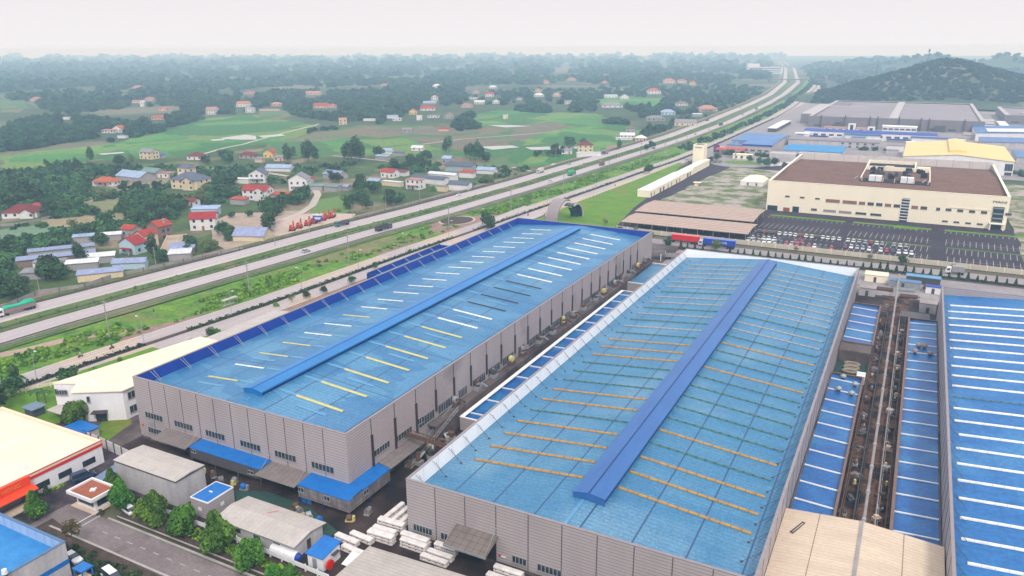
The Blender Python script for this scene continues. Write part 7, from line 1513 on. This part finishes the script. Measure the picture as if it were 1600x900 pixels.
# street trees before the plain store
for k, (x, y, d) in enumerate(((-134.4,85.4,6.6),(-124.3,85.0,6.8),(-115.6,84.9,6.6),(-106.0,84.2,6.8),(-97.2,84.0,6.4))):
    tree(x, y, .4, d, 'street', f"bright green street tree on the soil strip, {['nearest the guard house','second from the guard house','middle one of five','fourth from the guard house','in front of the low shed'][k]}", 'bright street trees along the estate road')
tree(-141.6,89.0,.35,4.6,'street','bright green tree squeezed between guard house and plain store')
tree(-91.0,83.2,.4,3.4,'street','small bright tree at the end of the white fence'); tree(-88.4,84.6,.4,3.0,'street','half hidden small bright tree below the white hut')
tree(-146.6,75.6,.35,5.0,'street','round green tree standing alone in the forecourt'); tree(-131.0,72.8,.35,6.2,'bare','thin brownish tree with sparse leaves on the lower verge')
tree(-177.0,104.8,.35,7.4,'street','large green tree in front of the white office'); 
for k, (px, py, d) in enumerate(((112,602,6.5),(122,610,4.5),(100,596,4))): g = G(px, py); tree(g.x, g.y, .3, d, 'broad', ['tall dark tree on the service road median by the cream roofed office','lower companion of the tall dark median tree','left bushy companion of the tall dark median tree'][k], hs=1.2)
g = G(8,640); tree(-203.5,101,.3,9,'broad','big dark tree at the left picture edge behind the showroom'); tree(-208,108,.3,8,'broad','second dark tree at the left picture edge behind the showroom'); tree(-214,112,.3,6,'tall','upright tree at the left picture edge beside the service road')
g = G(762,358); tree(g.x-1, g.y+1, .3, 9.5, 'broad', 'large dark tree at the far corner of the royal blue parapet', hs=1.1); tree(g.x+3.5, g.y-3, .3, 7, 'broad', 'smaller dark tree joined to the parapet corner tree')
for k, (px, py, d, kd) in enumerate(((330,528,4.5,'broad'),(322,536,3.4,'bush'),(338,522,3.6,'bush'),(457,473,3.8,'sparse'),(479,467,4.2,'broad'),(506,459,3.6,'broad'),(431,480,3.0,'bush'),(550,444,4,'broad'),(586,420,3.4,'broad'),(640,395,2.6,'bush'),(300,537,2.4,'bush'),(188,566,2.2,'bush'),(147,582,2.8,'bush'))):
    g = G(px, py); tree(g.x, g.y, .3, d, kd, f"roadside tree behind the royal blue parapet, {ORD[k]} in the row", 'roadside trees behind the royal blue parapet')
# palms
def palm(x, y, z, h, label, s=1.0):
    t = thing('palm_tree', label, 'palm tree', (x, y, z)); mb = MB(); mb.cyl((0,0,0),(0.1,0,h),.16*s,.1*s,7); mb.build('trunk', mBark, t); mb = MB(); r = random.Random(int(x*10))
    for k in range(11):
        a = 2*math.pi*k/11+r.uniform(-.2,.2); L = 2.1*s*r.uniform(.8,1.1); c, s_ = math.cos(a), math.sin(a); pts = [(0,0),(L*.35,.5*s),(L*.7,.35*s),(L,-.35*s)]
        for (r0,z0),(r1,z1) in zip(pts, pts[1:]):
            w0, w1 = .34*s*(1 if r0 < L*.8 else .6), (.34*s if r1 < L*.9 else .05)
            for sd in (-1, 1): mb.poly([(c*r0,s_*r0,h+z0),(c*r1,s_*r1,h+z1),(c*r1-s_*w1*sd,s_*r1+c*w1*sd,h+z1-.22),(c*r0-s_*w0*sd,s_*r0+c*w0*sd,h+z0-.22)])
    mb.build('fronds', mLeafP, t)
mLeafP = plain('palm_leaf', (0.05,0.12,0.03), 0.7)
palm(-198.2,108.4,.3,3.6,'left one of two small palms by the cream railing'); palm(-196.6,109.4,.3,3.2,'right one of two small palms by the cream railing'); palm(-200,121,.3,2.0,'low palm on the paving by the tall dark median tree',.9)
for k, (px, py) in enumerate(((1243,162),(1248,168))): pass
# village trees: (px, py, half spread px x, y, n, crown m, kind, group words)
CL = [(25,316,34,13,12,11,'broad','in the dark grove at the left picture edge'),(70,325,10,6,3,9,'broad','between the white house and the dirt field'),(96,335,15,14,8,11,'broad','in the tall clump right of the white grove house'),
(166,352,10,4,2,9.5,'broad','in the middle of the dry yard'),(128,370,8,5,2,8,'broad','beside the netted plot'),(112,362,7,10,3,6,'sparse','pale and thin at the edge of the dry yard'),(150,381,18,6,6,6,'broad','above the roadside sheds'),
(125,408,10,9,4,7,'tall','between the long sheds'),(84,437,16,9,8,9,'broad','below the long sheds beside the highway'),(18,455,22,12,10,8,'broad','in the lower left village corner'),(30,395,26,16,10,6,'broad','on the scrubby slope left of the long sheds'),
(195,333,16,9,6,9,'broad','right of the dry field'),(215,346,20,8,7,9,'broad','behind the stepped red roofs'),(255,340,26,13,12,8.5,'broad','in the thick belt behind the walled brick courtyard'),(275,318,24,10,9,8,'broad','below the big cream mansion'),
(240,400,5,5,2,6.5,'tall','in front of the stepped red roofs'),(252,405,5,6,3,6,'broad','between the brick courtyard and the highway'),(298,390,10,8,5,6.5,'broad','by the lavender roadside shed'),(350,372,11,8,5,7,'broad','between the white red roofed house and the bare yard shed'),(330,393,18,5,5,5,'yel','along the stained wall by the bare yard'),
(362,367,5,3,1,6,'broad','at the corner of the bare yard'),(364,340,3,2,1,5.5,'broad','left one on the bare strip'),(387,340,3,2,1,5.5,'broad','right one on the bare strip'),(362,287,8,5,2,8,'broad','left of the slate roofed white house'),
(423,360,9,9,7,9.5,'tall','in the tall dark clump by the bare yard'),(425,332,14,7,7,8,'broad','behind the tall dark clump'),(455,322,20,7,9,8.5,'broad','along the dirt path by the wide villa'),(478,312,12,6,5,8,'broad','above the bend of the dirt path'),
(350,310,20,8,8,7,'broad','left of the wide villa'),(315,312,14,7,5,7,'yel','beyond the white red roofed house'),(205,297,24,7,9,7,'broad','around the pale sheet roofs'),(170,312,18,5,5,6,'yel','beyond the dry field'),(134,293,8,8,4,7,'broad','left of the orange roofed house'),
(153,275,5,4,2,8,'broad','behind the orange roofed house'),(184,258,6,3,2,9,'broad','by the track before the green paddy'),(140,252,8,5,3,8,'tall','left of the track before the paddy'),(200,250,16,4,5,6,'yel','below the lone cream house'),(100,266,28,4,9,6,'tall','in the thin line along the fallow strip'),
(355,250,14,6,5,10,'broad','behind the hipped roof by the field path'),(322,256,8,4,3,7,'broad','beside the red hip roof'),(450,252,10,5,3,10,'tall','right of the yellow gabled house'),(482,256,14,8,7,11,'tall','left of the high clump by the fields'),(548,256,20,9,11,13,'tall','in the high clump in front of the paddy'),
(528,282,14,7,6,8,'broad','below the high clump'),(590,243,5,3,2,8,'broad','among the sheds by the fields'),(640,260,26,8,10,8.5,'broad','behind the walled compound'),(665,246,10,4,4,9,'broad','at the field edge beyond the compound'),(695,240,14,5,4,9,'tall','near the pale blue roof behind the compound'),
(742,248,14,9,8,11,'tall','in the round clump by the flooded field'),(760,250,6,5,3,8,'broad','at the right end of the round clump'),(570,298,22,10,10,8,'broad','left of the walled compound'),(560,320,24,9,9,7.5,'broad','beyond the crop field beside the highway'),(615,316,20,7,8,7,'broad','between compound and highway rail'),
(680,318-20,6,3,1,6,'bush','in front of the compound walls'),(770,283,18,5,6,5,'yel','at the road end past the compound'),(528,332,3,3,1,5,'bush','alone in the crop field'),
(868,240,18,5,8,8.5,'broad','left of the dark red hipped roof'),(900,228,26,4,9,9,'broad','behind the dark red hipped roof'),(848,244,20,3,6,6,'broad','on the left tail of the clump by the hipped roof'),(965,234,3,3,2,8,'tall','right of the arcaded wing'),(1014,262-1,0,0,0,8,'broad','x'),(1005,232-18,8,4,3,8,'broad','by the fallow yard houses'),(1012,208,4,3,2,10,'tall','behind the pink hipped house near the highway')]
NO_GO = []
for px, py, sx_, sy_, n, d, kd, wh in CL:
    if n > 3: n = round(n*0.70)
    spots = []
    for k in range(n):
        a = random.uniform(0, 6.28); r = math.sqrt(random.random()); spots.append((px+sx_*r*math.cos(a), py+sy_*r*math.sin(a)))
    for k, (qx, qy) in enumerate(sorted(spots)):
        g = G(qx, qy); dd = d*random.uniform(.8,1.35); col_ = 'dark' if kd in ('broad','tall') else 'light green'
        tree(g.x, g.y, 0, dd, kd, f"{col_} tree {wh}" if n == 1 else f"{col_} tree {wh}, {ORDX(k)} from left", None if n == 1 else f"trees {wh}")
g = G(1014,272); tree(g.x, g.y, .3, 8.5, 'broad', 'lone round dark tree on the service road median near the long white shed', hs=1.2)
for k, (px, py, d) in enumerate(((1010,236,8),(1018,233,9),(1160,243-8,9),(1140,252-6,9),(1120,258-6,8),(1200,262,0))):
    if d == 0: continue
    g = G(px, py); tree(g.x, g.y, .3, d, 'broad', ['left median tree between highway and service road','right taller median tree between highway and service road','dark tree beside the stepped periwinkle roof','round dark tree in front of the periwinkle roof','round dark tree right beside the petrol station'][k])
for k, (px, py, d) in enumerate(((1172,254,7),(1197,262,9),(1210,260,8),(1186,258,7),(1226,265,7),(1085,275-18,5),(1110,268-14,6),(1245,265,6))):
    g = G(px, py); tree(g.x, g.y, .35, d, 'broad', f"estate tree around the roundabout, {ORD[k]} in the planting", 'estate trees around the roundabout')
# trees on the estate road verge
for k, (x, y, d) in enumerate(((1,362.6,5.5),(20,362,3.6),(-43,363.5,3.2),(-12,363,3.4))): tree(x, y, .38, d, 'broad' if k < 1 else 'sparse', ['round dark tree before the parking wall','thin tree before the parking wall near its right part','small reddish thin tree before the parking wall','pale thin tree before the parking wall'][k])
tree(-76,350.5,.37,6,'yel','broad yellow green bush behind the white parapet'); tree(-99,352,.37,5,'dbush','dark red tinged bush beside the container truck'); tree(-141,378,.37,4.5,'sparse','round pale tree between arch and carports')
for k, (x, y) in enumerate(((-130,369.6),(-121,368.6),(-113,368))): tree(x, y, .37, 4, ['dbush','sparse','bush'][k], ['dark shrub before the nearer carport','pinkish thin tree before the nearer carport','bright shrub before the nearer carport'][k])
# conifers of the hedge
def cone_mesh(seed):
    r = np.random.default_rng(seed); n = 160; z = r.uniform(0, 1, n)**0.8; a = r.uniform(0, 6.28, n); rad = (1-z)*.62+.05; P = np.stack([np.cos(a)*rad, np.sin(a)*rad, z*2.3+.2], 1); nn = np.stack([np.cos(a), np.sin(a), np.full(n, .5)], 1)+r.normal(size=(n,3))*.3; nn /= np.linalg.norm(nn, axis=1)[:,None]
    A = np.cross(nn, r.normal(size=(n,3))); A /= np.linalg.norm(A, axis=1)[:,None]; B = np.cross(nn, A); s = r.uniform(.12,.26,n)[:,None]; V = np.stack([P-A*s-B*s,P+A*s-B*s,P+A*s+B*s,P-A*s+B*s],1).reshape(-1,3); return qmesh('crown', V, r.uniform(0,1,n), mLeafD)
CM = [cone_mesh(k) for k in range(3)]
T_ = ['','','twenty','thirty','forty','fifty']
CN = ORD+['eighteenth','nineteenth','twentieth']+[f'{T_[q//10]} {ORD[q%10-1]}' if q % 10 else T_[q//10].replace('ty','tieth') for q in range(21, 56)]
k = 0
for j in range(52):
    x = -92+j*3.25+random.uniform(-.4,.4)
    if -82 < x < -70: continue
    t = thing('conifer_shrub', f'small dark cone shaped shrub in the long hedge bed, {CN[j]} from its left end', 'shrub', (x, 349+random.uniform(-.3,.3), .37), random.uniform(0,6), 'cone shrubs in the hedge bed along the estate road'); a = share('foliage', random.choice(CM), t, (0,0,0)); s = random.uniform(.8,1.2); a.scale = (s,s,s*random.uniform(.9,1.25))
for j, x in enumerate((-152.6,-154.0)): 
    t = thing('conifer_shrub', ['tiny dark cone shrub against the white showroom wall, right','tiny dark cone shrub beside the red orange portal'][j], 'shrub', (-153.6, (82.0,79.9)[j], .35), 0); share('foliage', CM[j], t, (0,0,0))
def hedge(name, label, line, w_, h_, m, per=18, kind=None):
    P = [Vector((p[0], p[1], 0)) for p in line]; o = P[0]; V = []; T = []; r = np.random.default_rng(len(label))
    for a, b in zip(P, P[1:]):
        L = (b-a).length; n = int(L*per); u = r.uniform(0,1,n); c = np.array([a.x-o.x, a.y-o.y, 0])+np.outer(u, [b.x-a.x, b.y-a.y, 0]); hh = h_*(0.7+0.3*np.sin(u*L*1.7+r.uniform(0,.4,n)))
        c += np.stack([r.uniform(-w_/2,w_/2,n)]*1+[r.uniform(-w_/2,w_/2,n)]+[r.uniform(0.1,1,n)*hh],1); nn = r.normal(size=(n,3)); nn[:,2]+=.6; nn/=np.linalg.norm(nn,axis=1)[:,None]; A=np.cross(nn,r.normal(size=(n,3))); A/=np.linalg.norm(A,axis=1)[:,None]; B=np.cross(nn,A); s=r.uniform(.12,.3,n)[:,None]
        V.append(np.stack([c-A*s-B*s,c+A*s-B*s,c+A*s+B*s,c-A*s+B*s],1).reshape(-1,3)); T.append(r.uniform(0,1,n))
    me = qmesh(name, np.concatenate(V), np.concatenate(T), m); q = bpy.data.objects.new(name, me); COL.objects.link(q); q.location = (o.x,o.y,.37); return tag(q, label, 'hedge')
hedge('hedge', 'low dark hedge under the cone shrubs behind the white parapet', [(-93,347.6),(-30,348.6),(80,348)], 1.2, .8, mLeafD)
hedge('hedge', 'clipped hedge on the service road median left of the junction', off([p for p in sv_c if p[1] < 160],5.2)+[(lane_x(sv_c,150)+5.2,150)], 1.2, 1.1, mLeafD)
hedge('hedge', 'clipped hedge on the service road median between the two gaps', [(lane_x(sv_c,y)+5.2,y) for y in (166,200,240,280,318)], 1.3, 1.1, mLeafD)
hedge('hedge', 'long clipped hedge on the service road median past the arch', [(lane_x(sv_c,y)+5.2,y) for y in (336,400,470,560,650,800,950,1080)], 1.6, 1.3, mLeafD, 8)
hedge('hedge', 'thin row of shrubs between lawn and site asphalt', [(-165,626),(-150,632),(-140,640)], 3, 3, mLeafV)
hedge('hedge', 'undergrowth below the street trees on the soil strip', [(-118,86.2),(-100,85.6),(-84,84.6)], 2.2, .9, mLeafG, 26)
hedge('hedge', 'green strip planted along the white showroom wall', [(-153.9,79.5),(-153.9,86.8)], .8, .5, mLeafG)
hedge('hedge', 'low row of shrubs along the showroom rear', [(-189,99),(-176,98.6)], 1.5, 1.2, mLeafG)

# ---- masses nobody would count ----
def inside(px, py, poly):
    c = False; j = len(poly)-1
    for i in range(len(poly)):
        xi, yi = poly[i]; xj, yj = poly[j]
        if (yi > py) != (yj > py) and px < (xj-xi)*(py-yi)/(yj-yi)+xi: c = not c
        j = i
    return c
HL = [(o.location.x, o.location.y, max([c.dimensions.x/2 for c in o.children if c.type == 'MESH'] or [4])) for o in COL.objects if o.type == 'EMPTY' and o.get('category') in ('house','shed') and o.location.y > 150 and o.location.x < -100]
bpy.context.view_layer.update()
HL = np.array([(o.location.x, o.location.y, max([max(c.dimensions.x, c.dimensions.y)/2 for c in o.children if c.type == 'MESH'] or [4])) for o in COL.objects if o.type == 'EMPTY' and o.get('category') in ('house','shed') and o.location.x < -100])
def clear(x, y, r, h):
    dx, dy = HL[:,0]-x, HL[:,1]-y; D = np.hypot(HL[:,0], HL[:,1]); ux, uy = HL[:,0]/D, HL[:,1]/D
    t = dx*ux+dy*uy; l = np.abs(dx*uy-dy*ux); reach = np.minimum(h*D/90*0.85, 140)
    return not bool(np.any((t > -HL[:,2]-r*.6) & (t < reach+HL[:,2]) & (l < HL[:,2]*1.05+r*.55)))
TEMPL = {}
def templ(q, seed):
    key = (q, seed)
    if key not in TEMPL: TEMPL[key] = quads(q[0], 1.0, q[2], q[1], 900+seed, 8)
    return TEMPL[key]
def mass(name, pts, q, m, label, cat=None, kind='stuff'):
    """pts: rows of x, y, z, radius -> one mesh of scattered crowns"""
    V = []; T = []
    for k, (x, y, z, r) in enumerate(pts):
        v, t = templ(q, k % 7); a = random.uniform(0, 6.28); c, s = math.cos(a), math.sin(a); w_ = v*r; V.append(np.stack([w_[:,0]*c-w_[:,1]*s+x, w_[:,0]*s+w_[:,1]*c+y, w_[:,2]*random.uniform(.8,1.15)+z+r*q[2]*.55],1)); T.append(np.clip(t*.6+random.uniform(-.15,.5),0,1))
    if not V: return
    me = qmesh(name, np.concatenate(V), np.concatenate(T), m); o = bpy.data.objects.new(name, me); COL.objects.link(o); return tag(o, label, cat, kind=kind)
def scatter(poly, n, rmin, rmax, clump=0.0, far=0.0, hclear=True):
    xs = [p[0] for p in poly]; ys = [p[1] for p in poly]; out = []; tries = 0
    while len(out) < n and tries < n*8:
        tries += 1; px = random.uniform(min(xs), max(xs)); py = random.uniform(min(ys), max(ys))
        if not inside(px, py, poly) or any(inside(px, py, e) for e in EXC): continue
        g = G(px, py)
        if clump:
            q = math.sin(g.x*.011+g.y*.0043)+math.sin(g.y*.0067-g.x*.0052+1.3)+math.sin(g.x*.023+2+g.y*.011)*.7
            if q < clump: continue
        D = g.length; r = random.uniform(rmin, rmax)*(1+far*max(0, D-900)/1000)
        if abs(g.x-lane_x(far_c, g.y)-11) < 24+r or abs(g.x-lane_x(sv_c, min(g.y,2600))-5) < 9+r*.7: continue
        if hclear and not clear(g.x, g.y, r, r*1.6): continue
        out.append((g.x, g.y, 0, r))
    return out
EXC = [[(0,238),(100,229),(180,223),(262,204),(330,184),(400,179),(450,188),(500,196),(470,215),(420,224),(330,238),(250,248),(150,249),(60,264),(0,270)],[(420,224),(500,205),(560,200),(640,206),(700,206),(740,204),(830,190),(850,220),(800,262),(720,258),(640,240),(560,240),(470,246)],[(736,185),(780,174),(935,179),(945,186),(900,196),(740,196)],[(810,232),(835,200),(925,192),(990,196),(1010,206),(960,236),(862,262),(792,260)],[(928,157),(960,151),(1036,155),(1032,166),(1000,169),(940,164)],[(0,158),(36,157),(44,167),(0,175)],[(480,340),(500,314),(552,310),(545,330)],[(330,352),(470,332),(556,333),(552,342),(440,370),(330,390)],[(60,345),(150,337),(205,334),(203,350),(90,363)],[(0,362),(90,354),(80,372),(0,382)],[(110,320),(190,310),(212,325),(160,336)],[(146,149),(158,149),(160,155),(148,155)],[(184,149),(206,148),(208,155),(188,156)],[(950,228),(1010,222),(1018,226),(975,238)]]
QV = (420, 0.2, 0.8); QF = (90, 0.42, 0.75); QM = (240, 0.24, 0.75); QX = (46, 0.62, 0.6)
mass('woodland', scatter([(0,205),(40,188),(80,183),(150,187),(200,192),(262,205),(268,220),(230,228),(180,225),(150,216),(110,222),(60,232),(0,240)], 700, 4.5, 7.5), QM, mLeafW, 'dense dark grove on the left beyond the green paddy')
mass('woodland', scatter([(200,190),(262,200),(330,184),(400,178),(440,172),(470,150),(330,150),(200,160),(60,168),(90,178)], 620, 4.5, 7.5, -0.9), QM, mLeafW, 'woods and gardens behind the left paddies')
mass('woodland', scatter([(440,172),(470,152),(560,142),(720,145),(765,160),(760,180),(740,198),(700,196),(640,196),(560,192),(470,184)], 900, 4.5, 8.0, -1.1), QM, mLeafW, 'dark central woods around the far village')
mass('woodland', scatter([(440,224),(470,205),(540,200),(620,205),(600,212),(520,218)], 60, 3, 5), QM, mLeafW, 'low scrub island among the middle fields')
mass('woodland', scatter([(706,200),(712,186),(735,180),(748,188),(747,202),(728,208)], 60, 5, 8, hclear=False), QM, mLeafW, 'dark oval grove in front of the far village')
mass('woodland', scatter([(800,186),(808,170),(840,164),(858,172),(862,186),(835,190)], 110, 5, 8, hclear=False), QM, mLeafW, 'big dark grove left of the right hand paddies')
mass('woodland', scatter([(888,176),(895,164),(925,160),(929,174)], 60, 5, 8, hclear=False), QM, mLeafW, 'square dark grove above the right hand paddies')
mass('woodland', scatter([(928,204),(935,194),(962,190),(985,196),(1000,203),(960,205)], 90, 4, 7, hclear=False), QM, mLeafW, 'round dark grove in the right hand paddies')
mass('woodland', scatter([(770,165),(760,140),(900,128),(1110,124),(1195,128),(1190,150),(1120,168),(1050,186),(1010,200),(1000,176),(900,168),(850,160)], 800, 4.5, 8, -1.0), QM, mLeafW, 'woods and gardens between right hand paddies and highway')
mass('woodland', scatter([(1000,208),(1040,190),(1110,176),(1190,148),(1160,166),(1100,188),(1040,212),(1010,222)], 130, 3, 5.5), QM, mLeafW, 'roadside growth along the upper highway')
mass('woodland', scatter([(0,150),(0,116),(300,108),(700,104),(1205,106),(1205,125),(1000,135),(760,142),(470,150),(200,160),(60,166)], 2300, 5.5, 9, -0.75, 0.55), QF, mLeafW, 'hazy far countryside woods')
mass('woodland', scatter([(0,116),(0,92),(1240,88),(1235,100),(1205,106),(700,104),(300,108)], 800, 9, 16, -0.2, 0.35, False), QX, mLeafW, 'farthest woods fading into haze')
sc2 = []
for k in range(420):
    y = random.uniform(700, 2200); x = lane_x(sv_c, min(y,2600)) + (random.uniform(-17,-6) if k % 3 else random.uniform(14,26)*(1 if y < 0 else 1))
    if k % 3 == 0 and y < 1450: continue
    if abs(x-lane_x(near_c,y)) < 7: continue
    sc2.append((x, y, 0, random.uniform(2,4.5)))
mass('woodland', sc2, QM, mLeafW, 'shrubby growth on the strips between the far roads')
hp = []
while len(hp) < 3300:
    x, y = random.uniform(-260, 330), random.uniform(1405, 1960)
    h = hill_h(x, y)
    if x < lane_x(sv_c, y)+26+0 or (h < 0.3 and (x > 150 or random.random() < .55)): continue
    if y > 1800 and h < 12: continue
    hp.append((x, y, h-0.5, random.uniform(3.6, 7.0)))
mass('hill_woodland', hp, QM, mLeafH, 'dense wood covering the hill behind the mauve plant')
fp = []
for k in range(1500):
    x, y = random.uniform(-500, 900), random.uniform(2100, 4200)
    if x < lane_x(far_c, y)+70: continue
    fp.append((x, y, max(0, far_h(x, y))-.5, random.uniform(9, 17)))
mass('woodland', fp, QX, mLeafW, 'hazy woods behind the wooded hill')
br = scatter([(0,270),(110,256),(260,262),(360,262),(480,262),(600,252),(760,262),(850,262),(700,303),(560,335),(480,330),(400,345),(330,340),(240,420),(120,445),(40,455),(0,470)], 1500, 1.2, 4.0, -1.0)
gt = scatter([(0,290),(110,262),(300,268),(480,268),(620,262),(760,262),(700,300),(560,330),(480,325),(400,340),(330,350),(240,412),(120,440),(40,450),(0,465)], 480, 2.4, 4.8, -1.3)
mass('woodland', gt, QV, mLeafV, 'garden trees and orchards between the village houses')
mass('undergrowth', br, (70, 0.45, .7), mLeafV, 'scrub and garden plants of the village')
wd = []
for k in range(2300):
    y = random.uniform(95, 680)**1.0; x = lane_x(sv_c, y)-random.uniform(6.5, 21)
    if y < 165 and abs(x-(-214-(y-120)*.12)) < 4 and random.random() < .7: continue
    if 300 < y < 375 and random.random() < .8: continue
    if 235 < y < 300 and random.random() < .5: continue
    if math.sin(x*.21+y*.05)+math.sin(y*.11-x*.13) < -.5: continue
    wd.append((x, y, .1, random.uniform(.5, 1.7)))
mass('weeds', wd, (46, 0.5, .6), mLeafG, 'rank green weeds on the verge between highway and service road')
ms = []
for k in range(500):
    y = random.uniform(100, 1000); x = lane_x(far_c, y)+random.uniform(6, 15); ms.append((x, y, .45, random.uniform(.3, .8)))
mass('weeds', ms, (24, 0.6, .8), mLeafG, 'small plants on the highway median')
lp = []
for k in range(240): lp.append((random.uniform(-142,-96), random.choice((random.uniform(66,73),)), .39, random.uniform(.4,1.2)))
mass('weeds', lp, (40, 0.5, .7), mLeafV, 'weeds on the lower verge by the workshop')
tp = [(random.uniform(-60,330), random.uniform(640,1400), .34, random.uniform(2.5,4.5)) for k in range(0)]
for x0, x1, y0, y1, n in ((-112,40,893,899,40),(65,90,850,1130,46),(45,52,640,760,14),(-60,-10,640,658,20),(-152,-112,690,700,22),(66,110,660,680,16),(-45,-20,775,783,10)):
    for k in range(n): tp.append((random.uniform(x0,x1), random.uniform(y0,y1), .34, random.uniform(1.8,3.8)))
mass('woodland', tp, QM, mLeafV, 'planting between the farther works')
print('TREES', NT[0])

# ---------------- air ----------------
hz = bpy.data.materials.new('haze'); hz.use_nodes = True; N = hz.node_tree; N.nodes.clear()
ho = N.nodes.new('ShaderNodeOutputMaterial'); pv = N.nodes.new('ShaderNodeVolumePrincipled')
pv.inputs['Color'].default_value = (0.48, 0.73, 1.0, 1); pv.inputs['Absorption Color'].default_value = (1, 1, 1, 1); pv.inputs['Density'].default_value = 0.00029; pv.inputs['Anisotropy'].default_value = 0.0
N.links.new(pv.outputs[0], ho.inputs['Volume'])
mb = MB(); mb.box(-9500, 9500, -700, 9800, -4, 97); tag(mb.build('haze', hz), kind='stuff')
for k in CARP:
    if CARP[k]['label'] == '-': print('unused', k)
